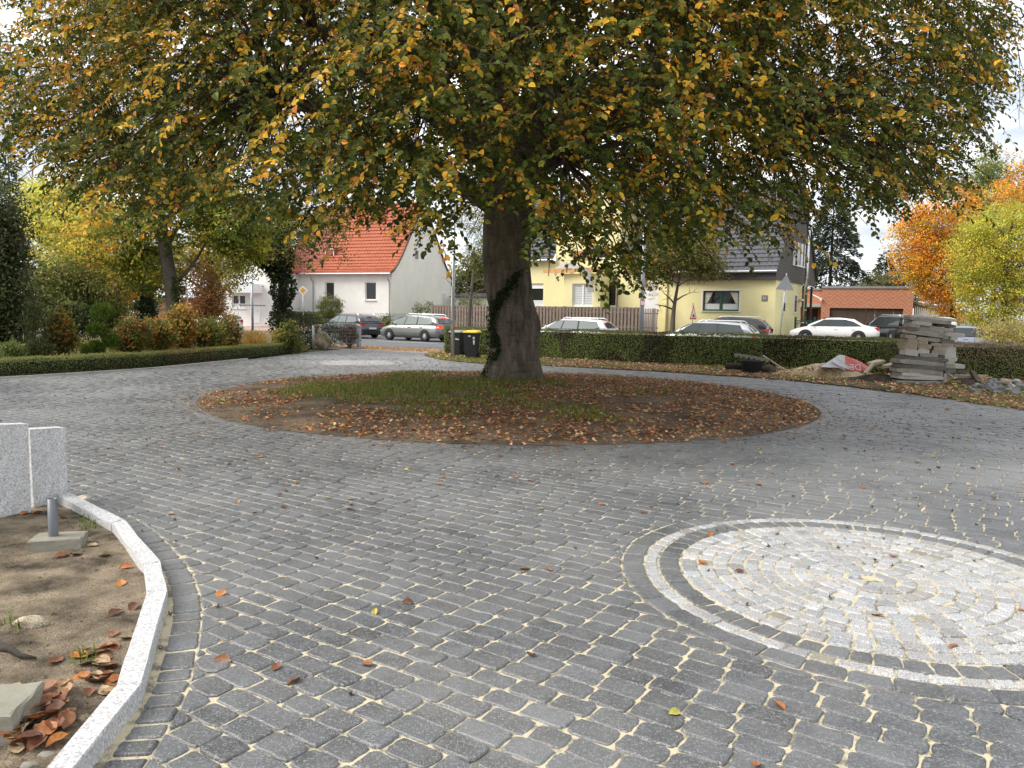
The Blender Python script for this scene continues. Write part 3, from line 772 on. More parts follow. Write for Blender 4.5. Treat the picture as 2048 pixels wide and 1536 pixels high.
def sprays(nb, zlo, zhi, zpow, nsp, nl, Ls, twig=True, bsz=.62, shellp=.62, back=None, hrange=None):
    th = rng.random(nb) * 2 * PI; z = zlo + rng.random(nb) ** zpow * (zhi - zlo)
    if back is not None:
        keep = (np.cos(th) > .25) == back; th, z = th[keep], z[keep]; nb = len(th)
    dep = np.where(rng.random(nb) < shellp, rng.random(nb) * .15, rng.random(nb) ** .8 * .75)
    r = Renv(z, th) * (1 - dep); z = z + np.where(dep > .3, .9 + 1.3 * dep, 0)
    Cb = np.stack([BC[0] + r * np.sin(th), BC[1] + r * np.cos(th), z], 1); hue = rng.random(nb)
    ib = np.repeat(np.arange(nb), nsp); n = len(ib)
    o = np.stack([np.sin(th), np.cos(th), np.zeros(nb)], 1)[ib]; lat = np.stack([o[:, 1], -o[:, 0], np.zeros(n)], 1)
    p0 = Cb[ib] + o * rng.normal(0, bsz * .55, (n, 1)) + lat * rng.normal(0, bsz * 1.05, (n, 1)); p0[:, 2] += rng.normal(0, bsz * .42, n)
    px, dpt = project(p0)
    lim = np.interp(px[:, 0], LOWX, LOWY) - 14 + rng.normal(0, 14, n)
    ok = (dpt > 1) & ((px[:, 1] < lim - .15 * F / np.maximum(dpt, 1)))
    ib, o, lat, p0 = ib[ok], o[ok], lat[ok], p0[ok]; n = len(ib)
    d = unit(o * rng.uniform(.3, 1.0, (n, 1)) + lat * rng.normal(0, .6, (n, 1)) + np.array([0, 0, 1]) * rng.uniform(-.8, .08, (n, 1)))
    Lt = rng.uniform(.42, .85, (n, 1, 1)); q = np.linspace(0, 1, 4)[None, :, None]
    tw = p0[:, None] + d[:, None] * Lt * q + np.array([0, 0, -1]) * (.30 * Lt * q ** 2) + rng.normal(0, .012, (n, 4, 3))
    if twig:
        TW.append((tw, np.array([.005, .004, .0028, .0015])))
        used = np.unique(ib); c = Cb[used]
        D2 = ((c[:, None] - lp[None] + np.array([0, 0, .6])) ** 2).sum(2); i = D2.argmin(1); dist = np.sqrt(D2[np.arange(len(c)), i])
        g = dist < 3.0; c, a, rr = c[g], lp[i[g]], np.minimum(.03, lr[i[g]])
        m1 = a * .45 + c * .55 + np.array([0, 0, 1]) * (.28 * dist[g])[:, None] + rng.normal(0, .1, c.shape)
        t = np.linspace(0, 1, 6)[None, :, None]; B = a[:, None] * (1 - t) ** 2 + 2 * m1[:, None] * t * (1 - t) + c[:, None] * t ** 2 + rng.normal(0, .02, (len(c), 6, 3)) * (t > 0)
        CON.append((B, rr[:, None] * (1 - t[0, :, 0] * .8)[None] * .75 + .002))
    f = (np.arange(nl)[None] + rng.random((n, nl)) * .6) / nl
    u = f * 3; k0 = np.clip(u.astype(int), 0, 2); fr = (u - k0)[..., None]; ar = np.arange(n)[:, None]
    P = tw[ar, k0] * (1 - fr) + tw[ar, k0 + 1] * fr
    tan = unit(d - np.array([0, 0, .4])); sd = unit(np.cross(tan, [0, 0, 1.0])); upn = unit(np.cross(sd, tan))
    alt = np.where(np.arange(nl) % 2 == 0, 1, -1)[None, :, None]
    dd = unit(sd[:, None] * alt * rng.uniform(.65, 1.15, (n, nl, 1)) + tan[:, None] * rng.uniform(.35, .95, (n, nl, 1)) + rng.normal(0, .28, (n, nl, 3)) + np.array([0, 0, -.25]))
    nn = unit(upn[:, None] * .75 + o[:, None] * .55 + rng.normal(0, .36, (n, nl, 3)))
    # turning colour: outer and upper sprays are golden, the sheltered ones still green
    gp = np.clip(.40 - 1.7 * dep[ib] + .10 * (p0[:, 2] - 4.2) + (hue[ib] - .5) * 1.5, .02, .92)
    g = rng.random(n) < gp; isg = rng.random((n, nl)) < np.where(g, .74, .06)[:, None]
    col = np.where(isg[..., None], GOLD[rng.choice(5, (n, nl), p=[.36, .33, .18, .08, .05])], GREEN[np.clip(rng.choice(4, (n, nl), p=[.2, .33, .3, .17]) + g[:, None], 0, 3)])
    col = col * (1 + rng.normal(0, .15, (n, nl, 1))) * (1 + rng.normal(0, .12, (n, 1, 1)))
    LA.append([a.reshape(-1, a.shape[-1]) for a in (P, dd, nn, (Ls * rng.uniform(.55, 1.3, (n, nl, 1)) * rng.uniform(.85, 1.15, (n, 1, 1))), col)])
sprays(3900, 2.0, 10.4, 1.1, 7, 16, .086, back=False)
sprays(1500, 2.4, 10.5, 1.0, 5, 13, .12, back=True)
sprays(1000, 9.5, 16.6, 1.0, 3, 12, .24, False, .8, .8)      # the dome above the picture, coarser
P, D_, N_, Ll, Cc = [np.vstack([a[i] for a in LA]) for i in range(5)]; Ll = Ll[:, 0]
off = np.array([BC[0], BC[1], 0])
leafobj('crown', [leaf_arrays(P - off, D_, N_, Ll, Ll * rng.uniform(.55, .72, len(P)), np.clip(Cc, .004, .8))], M['leaf'], beech)
segs = []
# some bare hanging twig ends on the right side
for i in range(26):
    p = at(rng.uniform(1840, 2040), rng.uniform(60, 150), rng.uniform(10.5, 12.5)); q = np.linspace(0, 1, 7)[:, None]
    a = rng.uniform(-.35, .6); Lt = rng.uniform(.5, 1.2)
    tw = p + np.array([a, rng.normal(0, .2), -1]) * Lt * q + np.array([.25, 0, 0]) * q ** 2 * rng.normal(0, .6) + rng.normal(0, .015, (7, 3)); segs.append((tw, list(np.linspace(.006, .002, 7))))
    for j in range(5):
        b0 = tw[rng.integers(1, 6)]; segs.append((np.stack([b0, b0 + np.array([rng.choice([-1, 1]) * .12, 0, -.10]) * rng.uniform(.5, 1.3)]), [.003, .0015]))
hang7 = [s_ for s_ in segs if len(s_[0]) == 7]; hang2 = [s_ for s_ in segs if len(s_[0]) == 2]
TW += [(np.array([s_[0] for s_ in hang7]), np.array([s_[1] for s_ in hang7])), (np.array([s_[0] for s_ in hang2]), np.array([s_[1] for s_ in hang2]))]
tubes_np('twigs', [(a - off, r_) for a, r_ in TW + CON], M['twig'], beech)
# ------------------------------------------------------------------ hedges and garden plants
def gz(x, y):          # height of the terrain under a point
    n = x * EN[0] + y * EN[1]
    return float(bank(n)) if n > 40.5 else 0.0
# low box hedge on the left of the drive
lowline = [(-18.5, 13.1), (-14.4, 14.9), (-12.15, 17.5), (-10.35, 20.9), (-9.3, 25.6), (-8.5, 30.4)]
lowline = smooth(resample(np.array(lowline), .3), 12)
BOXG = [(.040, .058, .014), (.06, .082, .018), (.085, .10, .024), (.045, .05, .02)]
def box_dry(u, z, col):
    dry = (fbm(u * .9, z * 0, 21, 3) > .64) & (rng.random(len(u)) < .55); col[dry] = pick([(.16, .085, .035), (.11, .075, .03)], int(dry.sum()))
    return col
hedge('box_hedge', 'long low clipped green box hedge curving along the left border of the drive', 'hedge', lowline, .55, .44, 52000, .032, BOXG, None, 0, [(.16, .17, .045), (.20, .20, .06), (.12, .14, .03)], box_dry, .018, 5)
# pale edging strip between box hedge and paving
mb = MB(); e = DRIVE[18:23][::-1]; e = resample(np.array(e), .9)
for i in range(len(e) - 1):
    d = unit(e[i + 1] - e[i]); q = np.array([d[1], -d[0]]); q = q if q[0] < 0 else -q
    a, b = e[i] + d * .004, e[i + 1] - d * .004
    p = [a, b, b + q * .08, a + q * .08]; mb.loft([[(x[0], x[1], -.05) for x in p], [(x[0], x[1], .03) for x in p]])
tag(mb.build('kerb', plain('pale_kerbstone', (.55, .55, .53), .8, .1, 5)), kind='structure')
# the tall hedge between the verge and the street, green at the left, brownish and twiggy to the right
TH = [(-2.62, 31.35), (1.2, 29.5), (6.2, 26.85), (9.25, 25.9), (12.2, 24.0)]
TH2 = [(11.75, 24.3), (14.3, 22.65), (17.5, 19.9), (22, 16)]
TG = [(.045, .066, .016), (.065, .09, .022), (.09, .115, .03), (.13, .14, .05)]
def tall_mix(u, z, col):
    br = (fbm(u * .55 + 4, z * .6, 31, 3) > .60) & (rng.random(len(u)) < .7); col[br] = pick([(.075, .055, .03), (.05, .04, .02)], int(br.sum()))
    sp = rng.random(len(u)) < .012; col[sp] = (.45, .47, .42); return col
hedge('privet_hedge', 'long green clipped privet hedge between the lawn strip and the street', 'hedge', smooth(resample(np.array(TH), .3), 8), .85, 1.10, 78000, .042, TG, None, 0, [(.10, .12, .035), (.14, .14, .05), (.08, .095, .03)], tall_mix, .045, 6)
def brownish(u, z, col):
    p = np.clip(.10 + z * .75, 0, .86); b = rng.random(len(u)) < p
    col[b] = pick([(.22, .16, .11), (.29, .215, .145), (.15, .115, .075), (.20, .185, .10)], int(b.sum())); return col
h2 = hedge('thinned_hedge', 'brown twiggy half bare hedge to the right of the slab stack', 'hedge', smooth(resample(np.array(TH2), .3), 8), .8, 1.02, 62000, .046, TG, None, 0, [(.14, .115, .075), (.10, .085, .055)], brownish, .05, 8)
mb = []
L2 = smooth(resample(np.array(TH2), .3), 8); o2 = np.array([TH2[0][0], TH2[0][1], 0])
for i in range(420):
    k_ = rng.integers(1, len(L2) - 1); p = np.r_[L2[k_], 0] - o2 + np.r_[rng.normal(0, .28, 2), .05]
    d = np.array([rng.normal(0, .35), rng.normal(0, .25), rng.uniform(.5, 1.0)]); mb.append((np.stack([p, p + d * .5 + rng.normal(0, .04, 3), p + d]), [.008, .006, .002]))
twigs_obj('bare_stems', mb, plain('pale_twig', (.16, .125, .09), .9, .25, 12), h2)

OR = [(.30, .15, .03), (.24, .12, .03), (.36, .20, .04)]
OL = [(.105, .12, .028), (.155, .165, .04), (.075, .09, .024)]
YG = [(.52, .48, .10), (.40, .40, .085), (.62, .54, .13), (.28, .31, .07)]
DG = [(.014, .026, .010), (.022, .036, .014), (.03, .045, .018), (.010, .018, .008)]
def gp(x, y, D):
    p = at(x, y, D); return p
def below(px, D, z=0.0):
    """ground point straight under photo column px at distance D"""
    p = at(px, 640, D); return (p[0], p[1], gz(p[0], p[1]) + z)
def ell(px0, px1, py0, py1, D, dep=1.0):
    """ellipsoid (relative to its ground point) that fills a photo rectangle at distance D"""
    a, b = at(px0, (py0 + py1) / 2, D), at(px1, (py0 + py1) / 2, D); t, q = at((px0 + px1) / 2, py0, D), at((px0 + px1) / 2, py1, D)
    return a, b, t, q
def ells(D, rects, base, dep=.9):
    out = []
    for x0, x1, y0, y1 in rects:
        a, b, t, q = ell(x0, x1, y0, y1, D); cx = (a[0] + b[0]) / 2; rx = (b[0] - a[0]) / 2; cz = (t[2] + q[2]) / 2; rz = (t[2] - q[2]) / 2
        out.append((cx - base[0], rng.normal(0, .15) * rx, cz - base[2], rx, rx * dep, rz))
    return out
def tree_px(name, label, D, trunk, rects, nclump, clump_r, per, L, cols, w=None, r=.15, lean=(0, 0), cat='tree', **kw):
    """trunk: (px, height)"""
    b = below(trunk[0], D); E = ells(D, rects, b)
    return tree(name, label, cat, b, trunk[1], r, lean, E, nclump, clump_r, per, L, cols, w, **kw)
def shrub_px(name, label, cat, px, D, rects, n, L, cols, w=None, **kw):
    b = below(px, D); return shrub(name, label, cat, b, ells(D, rects, b), n, L, cols, w, **kw)

# --- left garden, from the border backwards
shrub_px('rhododendron', 'big dark glossy evergreen shrub at the left end of the garden', 'shrub', -10, 21.5, [(-120, 52, 380, 730), (-60, 70, 560, 730), (-160, 30, 420, 640), (-30, 44, 340, 560)], 46000, .085, [(.045, .066, .022), (.07, .092, .036), (.11, .125, .055), (.032, .046, .018), (.09, .08, .04)], None, stems=10, cr=.42, per=30, wd=.5)
shrub_px('juniper', 'small olive green juniper with slender pointed tip behind the box hedge', 'shrub', 70, 20.5, [(52, 76, 615, 690), (40, 108, 676, 722), (56, 72, 600, 640)], 4200, .07, [(.055, .07, .02), (.08, .09, .03), (.04, .055, .018)], None, leafm='needle', wd=.25, up=1.2, cr=.10, stems=5)
cp = below(204, 21.3)
t = thing('pruned_conifer', 'small bright green conifer clipped into round tiers behind the box hedge', 'conifer', cp)
MB().tube([(0, 0, 0), (.05, .02, .5), (.02, 0, 1.25)], [.035, .028, .015], 7).build('trunk', M['bark'], t, True)
for rect in [(184, 224, 608, 643), (178, 214, 648, 676), (206, 236, 668, 698), (180, 204, 684, 712), (164, 186, 694, 718)]:
    e = ells(21.3, [rect], cp, 1)[0]; n = 1500; d = rdir(n); c = np.array(e[:3]); P = c + d * np.array(e[3:]) * (rng.random((n, 1)) ** .3) * (1 + .12 * np.sin(d[:, :1] * 9))
    ax = unit(d + np.array([0, 0, 1.2]) + rdir(n) * .4)
    leafobj('foliage_pad', [leaf4_arrays(P, ax, unit(rdir(n)), .10 * rng.uniform(.6, 1.3, n), .022, pick([(.085, .14, .018), (.13, .18, .025), (.05, .085, .015)], n))], M['needle'], t)
shrub_px('fern', 'pale green low fern tuft at the far left end of the box hedge', 'fern', 22, 19.6, [(0, 46, 700, 728), (10, 40, 690, 722)], 900, .14, [(.14, .17, .05), (.20, .22, .08), (.09, .12, .03)], None, wd=.22, up=.8, cr=.12)
shr = [  # px, D, rects, colours, weights, label
 (118, 22.5, [(92, 150, 640, 705), (100, 140, 620, 680)], OR + OL, [3, 2, 2, 4, 3, 4], 'rusty leaved shrub between the juniper and the clipped conifer', 2600),
 (150, 25.5, [(110, 190, 600, 690), (96, 150, 610, 660)], DG + OL, None, 'dark green leafy shrub behind the rusty shrub and the clipped conifer', 3000),
 (262, 22.8, [(232, 296, 640, 705), (240, 280, 668, 712)], OR + OL + [(.12, .06, .04)], [2, 2, 1, 4, 3, 4, 2], 'rust and green shrub just right of the clipped conifer', 3200),
 (318, 23.8, [(282, 352, 638, 702), (300, 345, 662, 708)], OL + OR + [(.36, .28, .05)], [4, 4, 4, 2, 1, 2, 1], 'green shrub with orange tips under the leaning maple', 3200),
 (352, 25.0, [(328, 392, 625, 700), (342, 384, 610, 660)], OR + [(.38, .27, .05), (.09, .10, .025)], [2, 2, 2, 2, 3], 'golden orange shrub at the foot of the leaning maple', 3000),
 (418, 25.6, [(392, 448, 640, 700), (398, 440, 660, 706)], OL + [(.38, .29, .05), (.30, .17, .04)], [3, 3, 3, 3, 2], 'green shrub with yellow leaves beside the thin garden post', 3000),
 (456, 27.0, [(436, 480, 632, 698), (440, 474, 655, 700)], [(.16, .09, .035), (.10, .10, .03), (.30, .22, .05), (.06, .06, .02)], None, 'brownish shrub just left of the golden ornamental grass', 2200),
 (575, 29.0, [(548, 602, 655, 698), (560, 596, 640, 690)], OL + [(.34, .22, .04)], [3, 3, 3, 2], 'low green and yellow shrub right of the golden ornamental grass', 1800)]
for px, D, rects, cols, w, lb, n in shr:
    shrub_px('garden_shrub', lb, 'shrub', px, D, rects, n, .085, cols, w, group='shrubs in the garden border', cr=.16)
# golden ornamental grass
b = below(508, 28.2); t = thing('ornamental_grass', 'tuft of golden ornamental grass behind the end of the box hedge', 'grass tuft', b)
n = 900; a = rng.random(n) * 2 * PI; lean = np.abs(rng.normal(0, .42, n)); hh = rng.uniform(.55, 1.1, n)
r0 = rng.random((n, 1)) * .22; q = np.linspace(0, 1, 5)[None, :, None]; dirv = np.stack([np.cos(a), np.sin(a), np.zeros(n)], 1)
pts = (dirv * r0)[:, None] + dirv[:, None] * (lean * hh)[:, None, None] * q ** 1.6 + np.array([0, 0, 1]) * hh[:, None, None] * (q - .18 * q ** 3)
V = np.concatenate([pts - np.array([.006, 0, 0]), pts + np.array([.006, 0, 0])], 1); f = []
for i in range(n):
    for j in range(4): f.append((i * 10 + j, i * 10 + j + 1, i * 10 + j + 6, i * 10 + j + 5))
leafobj('blades', [(V.reshape(-1, 3), np.array(f), np.repeat(pick([(.40, .25, .07), (.48, .32, .10), (.30, .18, .05), (.22, .18, .05)], n), 10, 0))], M['leaf_far'], t)
shrub_px('russet_bush', 'tall airy russet brown bush in front of the white house with the porch', 'shrub', 412, 30.0, [(372, 446, 545, 660), (385, 455, 575, 655), (390, 430, 520, 600)], 5200, .075, [(.24, .115, .045), (.30, .15, .06), (.17, .085, .04), (.22, .14, .05)], None, cr=.22, stems=10)
shrub_px('yew_bush', 'broad dark green yew bush below the ivy covered tree', 'shrub', 600, 34.3, [(548, 640, 628, 700), (590, 690, 640, 698), (560, 620, 622, 670)], 8500, .06, [(.022, .034, .012), (.032, .046, .016), (.045, .055, .02)], None, leafm='needle', cr=.2, wd=.4)
shrub_px('barberry_bush', 'thin dark red brown bush beside the grey gate post', 'shrub', 697, 34.3, [(674, 722, 648, 694)], 2400, .05, [(.08, .04, .028), (.05, .035, .02), (.10, .06, .035)], None, cr=.14, stems=16)

# --- trees of the left garden
bT = below(346, 30.5)
tm = thing('maple_tree', 'leaning maple with ivy on its lower trunk and yellow green crown', 'tree', bT)
tr = [at(x, y, 30.5) - np.array(bT) for x, y in [(345, 705), (347, 680), (350, 640), (346, 600), (343, 570), (337, 540), (330, 500), (322, 440), (320, 380)]]
mb = MB().tube(tr, [.36, .31, .29, .28, .27, .27, .25, .2, .14], 12)
for pth, r in (([(345, 572), (372, 545), (395, 515), (420, 470)], .10), ([(335, 545), (316, 510), (285, 490), (240, 470)], .11), ([(330, 500), (352, 460), (380, 420)], .12), ([(322, 450), (290, 420), (250, 380)], .1)):
    mb.tube([at(x, y, 30.5 + i * .4) - np.array(bT) for i, (x, y) in enumerate(pth)], list(np.linspace(r, r * .3, len(pth))), 7)
mb.build('trunk', plain('maple_bark', (.13, .115, .095), .95, .3, 4, bmp=.7, bscale=18), tm, True)
n = 900; P = []
for i in range(n):
    y = rng.uniform(556, 700); x = np.interp(y, [556, 640, 700], [353, 361, 362]) + rng.normal(0, 5); P.append(at(x, y, 30.3 - rng.random() * .2) - np.array(bT))
P = np.array(P); nr = unit(rdir(n) * .7 + [0.2, -1, .3]); leafobj('ivy', [leaf4_arrays(P, unit(np.cross(nr, rdir(n)) + [0, 0, -.5]), nr, rng.uniform(.07, .13, n), rng.uniform(.06, .11, n), pick([(.02, .034, .012), (.04, .06, .018), (.07, .09, .02)], n))], M['leaf_far'], tm)
E_ = ells(30.5, [(180, 330, 370, 520), (130, 270, 420, 560), (260, 420, 330, 500), (360, 520, 340, 500), (400, 590, 380, 520), (240, 330, 470, 600), (290, 480, 290, 420), (220, 300, 500, 570), (430, 520, 440, 545)], bT)
P, d, k, rr = crown_pts(E_, 640, .55, 34, .38)
cc = pick([(.12, .15, .022), (.18, .20, .03), (.28, .26, .035), (.08, .10, .016)], 640, None, .16)
lf = (P[::34, 0] < -1.7) & (rng.random(640) < .55); cc[lf] = pick([(.56, .32, .04), (.48, .35, .045), (.40, .28, .04)], int(lf.sum()), None, .15)
n = len(P); nr = unit(rdir(n) * .8 + d * .4 + [0, -.3, .8]); ax = unit(np.cross(nr, rdir(n)) + [0, 0, -.25])
leafobj('crown', [leaf_arrays(P, ax, nr, .135 * rng.uniform(.6, 1.25, n), .11 * rng.uniform(.7, 1.2, n), np.clip(cc[k] * (1 + rng.normal(0, .2, (n, 1))), .004, .9))], M['leaf_far'], tm)

bI = below(560, 34.5)
ti = thing('ivy_tree', 'forked tree wholly wrapped in dark ivy in front of the white house', 'tree', bI)
pth = [[(562, 680), (563, 630), (566, 590), (566, 550), (563, 510), (560, 460), (556, 400)], [(563, 560), (545, 545), (520, 520), (505, 495), (480, 460)]]
mb = MB(); 
for p_, r in zip(pth, (.26, .15)): mb.tube([at(x, y, 34.5) - np.array(bI) for x, y in p_], list(np.linspace(r, r * .5, len(p_))), 9)
mb.build('trunk', M['bark_dark'], ti, True)
Pl = []
for p_, wd_, m_ in ((pth[0], 19, 4200), (pth[1], 13, 1300)):
    tt = rng.random(m_) * (len(p_) - 1); x = np.interp(tt, range(len(p_)), [q[0] for q in p_]); y = np.interp(tt, range(len(p_)), [q[1] for q in p_])
    for xx, yy in zip(x, y):
        p = at(xx, yy, 34.5); a_ = rng.random() * 2 * PI; R_ = wd_ / F * 34.5 * (.75 + .45 * rng.random()) * (1 + .25 * math.sin(yy * .09)); Pl.append(p + [R_ * math.cos(a_), R_ * math.sin(a_), rng.normal(0, .06)] - np.array(bI))
P = np.array(Pl); n = len(P); nr = unit(rdir(n) + [0, -.4, .4])
leafobj('ivy', [leaf4_arrays(P, unit(np.cross(nr, rdir(n)) + [0, 0, -.4]), nr, rng.uniform(.08, .16, n), rng.uniform(.07, .13, n), pick(DG + [(.035, .05, .02)], n))], M['leaf_far'], ti)
E_ = ells(34.5, [(470, 560, 420, 520), (540, 650, 400, 500), (440, 540, 470, 560), (590, 690, 420, 500), (640, 700, 440, 520), (560, 640, 470, 540), (430, 500, 520, 575)], bI)
P, d, k, rr = crown_pts(E_, 330, .5, 24, .6)
n = len(P); nr = unit(rdir(n) + [0, -.3, .5]); leafobj('crown', [leaf4_arrays(P, unit(np.cross(nr, rdir(n)) + [0, 0, -.4]), nr, .10 * rng.uniform(.6, 1.3, n), .07, np.clip(pick([(.08, .09, .022), (.12, .12, .03), (.17, .15, .035), (.05, .06, .018)], 330)[k] * (1 + rng.normal(0, .2, (n, 1))), .004, .9))], M['leaf_far'], ti)

tree_px('willow_tree', 'tall pale yellow green tree at the left behind the dark evergreen', 41, (130, 9), [(40, 190, 350, 470), (80, 250, 380, 520), (60, 200, 440, 580), (110, 230, 500, 620), (30, 110, 370, 470)], 620, .55, 30, .13, YG, [4, 3, 3, 2], r=.22, nl=14, spread=3.2, seed=4, group=None)
tree_px('willow_bush', 'wide olive bush with arching twigs behind the garden border', 30, (150, 3.4), [(70, 190, 520, 640), (140, 240, 540, 650), (50, 120, 560, 660), (180, 250, 590, 670)], 380, .42, 26, .10, OL + [(.16, .16, .045)], None, r=.09, nl=16, spread=2.0, seed=5, cat='bush')
tree_px('ivy_trunk_tree', 'upright tree trunk cloaked in black green ivy left of the leaning maple', 44, (291, 5.2), [(279, 304, 560, 662), (277, 306, 600, 670)], 200, .3, 26, .13, DG, None, r=.3, nl=3, spread=.7, seed=6, barkm='bark_dark')
tree_px('background_tree', 'yellow leaved tree behind the leaning maple and the russet bush', 46, (418, 8.5), [(380, 450, 450, 570), (300, 400, 480, 570), (420, 470, 520, 600), (240, 330, 500, 590), (200, 290, 540, 620)], 420, .6, 24, .15, [(.36, .28, .05), (.24, .22, .045), (.15, .16, .035), (.32, .19, .04)], None, r=.2, nl=12, spread=3, seed=7, barkm='bark_dark')
tree_px('background_tree', 'green tree behind the barrier and the iron fence on the left', 66, (215, 8), [(150, 260, 520, 640), (230, 330, 540, 640), (90, 180, 560, 650)], 260, .9, 24, .2, OL + DG[2:3], None, r=.22, nl=9, spread=3.4, seed=8)
bt = below(30, 75); conifer('spruce_tree', 'dark spruce top showing above the evergreen at the far left edge', bt, 17, 4.2, 5200, [(.02, .03, .016), (.03, .042, .02)], L=.55, nb=80)
t = thing('bare_tree', 'leafless pinkish twigged tree against the sky at the far left', 'tree', below(60, 70))
segs = branchy(np.zeros(3), (.02, 0), 15.5, .2, 26, 3.0, 5); twigs_obj('branches', segs, plain('pinkish_twig', (.30, .20, .17), .9, .2, 5), t, 4)

# --- far side of the street
tree_px('street_tree', 'slender street tree with olive brown crown in front of the yellow house wing', 45, (1346, 4.8), [(1265, 1370, 440, 560), (1330, 1430, 450, 550), (1370, 1440, 480, 545), (1255, 1320, 500, 570), (1290, 1350, 520, 575), (1390, 1450, 520, 555), (1330, 1450, 490, 560), (1260, 1340, 480, 560)], 520, .42, 26, .12, [(.09, .095, .028), (.14, .125, .035), (.20, .16, .05), (.06, .07, .02)], None, r=.17, lean=(.05, 0), nl=7, spread=1.3, seed=11, barkm='bark')
tree_px('street_tree', 'thin street tree with sparse leaves by the picket fence next to the beech', 48, (938, 6.6), [(900, 985, 380, 470), (940, 990, 420, 500)], 120, .45, 18, .09, [(.10, .10, .03), (.16, .14, .04)], None, r=.16, lean=(.02, 0), nl=8, spread=1.5, seed=12, barkm='bark')
tree_px('background_tree', 'broad green tree seen between the white house and the beech trunk', 84, (945, 9), [(900, 985, 500, 620), (930, 1010, 480, 600), (890, 950, 540, 625)], 300, 1.0, 26, .22, [(.11, .12, .04), (.16, .15, .05), (.075, .09, .03)], None, r=.25, nl=10, spread=3.5, seed=13)
tree_px('background_tree', 'dull green tree behind the brick garage beside the small spruce', 100, (1800, 6.5), [(1725, 1800, 545, 600), (1770, 1870, 540, 610), (1700, 1760, 560, 600)], 240, 1.2, 24, .26, [(.10, .105, .04), (.15, .12, .05), (.07, .08, .03)], None, r=.25, nl=8, spread=3.5, seed=14)
bt = below(1655, 82); conifer('spruce_tree', 'tall dark spruce behind the yellow house and the brick garage', bt, 15.2, 4.9, 15000, [(.020, .030, .018), (.030, .044, .024), (.042, .055, .03)], L=.5, nb=150, power=.62, droop=.45)
bt = below(1765, 104); conifer('spruce_tree', 'smaller distant spruce against the pale sky left of the orange maple', bt, 10.5, 4.0, 6000, [(.028, .038, .024), (.04, .052, .032)], L=.55, nb=90, power=.75)
bt = below(1700, 118); conifer('spruce_tree', 'faint far spruce between the two nearer spruces', bt, 7.2, 2.6, 2500, [(.035, .045, .032)], L=.5, nb=50)
tree_px('maple_tree', 'orange autumn maple on the right behind the grey shed', 56, (1905, 9), [(1790, 1900, 400, 560), (1840, 1970, 350, 520), (1830, 1940, 480, 620), (1790, 1880, 470, 570), (1880, 1990, 400, 560), (1870, 1950, 560, 650), (1800, 1860, 420, 480), (1990, 2080, 320, 460)], 1000, .55, 30, .135, [(.55, .25, .03), (.57, .33, .04), (.46, .19, .03), (.38, .30, .045), (.22, .21, .045)], [4, 4, 2, 2, 1], r=.25, nl=14, spread=3.3, seed=15)
tree_px('robinia_tree', 'bright yellow green feathery tree at the right edge', 46, (2010, 9), [(1900, 2010, 430, 580), (1950, 2110, 390, 560), (1930, 2060, 530, 660), (2000, 2150, 450, 640), (1905, 1975, 500, 600), (1960, 2040, 600, 670)], 1250, .45, 30, .10, [(.40, .38, .055), (.32, .33, .05), (.47, .41, .06), (.22, .24, .045), (.44, .33, .05)], None, r=.22, nl=14, spread=3.2, seed=16)
tree_px('tall_tree', 'taller grey green tree rising behind the orange and yellow trees', 66, (1985, 12), [(1945, 2030, 315, 440), (1960, 2060, 360, 480), (1950, 2010, 290, 380)], 260, .8, 28, .16, [(.11, .14, .035), (.16, .19, .05), (.20, .20, .06)], None, r=.25, nl=12, spread=3, seed=17)
shrub_px('roadside_bush', 'low yellowish bush behind the brown hedge at the right edge', 'bush', 2010, 36, [(1955, 2060, 636, 690), (1985, 2090, 642, 690), (2050, 2160, 630, 690)], 4500, .09, [(.26, .25, .07), (.34, .30, .09), (.18, .17, .06), (.25, .18, .08)], None, cr=.3)
# street-side shrubs by the white house
bt = below(660, 55.0); shrub('clipped_bush', 'round clipped green bush in front of the white house', 'bush', bt, [(0, 0, 1.62 - .0, .92, .92, .88), (0, 0, .75, .6, .6, .6)], 7500, .07, [(.06, .075, .02), (.09, .105, .028), (.13, .13, .04)], None, cr=.16)
hedge('garden_hedge', 'clipped dark green hedge in front of the white house', 'hedge', [W(onplane(475, 630, 45.7)[0], 45.7)[:2], W(onplane(642, 630, 45.7)[0], 45.7)[:2]], .7, .95, 9000, .08, [(.04, .055, .016), (.06, .075, .022)], None, .54, [(.10, .12, .03)], None, .04, 9)
shrub_px('wall_shrub', 'small green shrub by the white house corner behind the silver estate car', 'shrub', 768, 56, [(754, 786, 630, 672)], 1300, .09, [(.10, .11, .04), (.15, .15, .06), (.07, .08, .03)], None, cr=.2)
shrub_px('climbing_shrub', 'thin leafy shrub against the white gable wall at the start of the fence', 'shrub', 838, 57.5, [(826, 848, 604, 640), (850, 868, 600, 640)], 900, .09, [(.08, .10, .035), (.12, .13, .05)], None, cr=.2)
shrub_px('roadside_bush', 'green bush behind the picket fence left of the beech trunk', 'bush', 940, 62, [(912, 975, 592, 640)], 1600, .11, [(.10, .12, .04), (.15, .16, .06), (.07, .085, .03)], None, cr=.3)
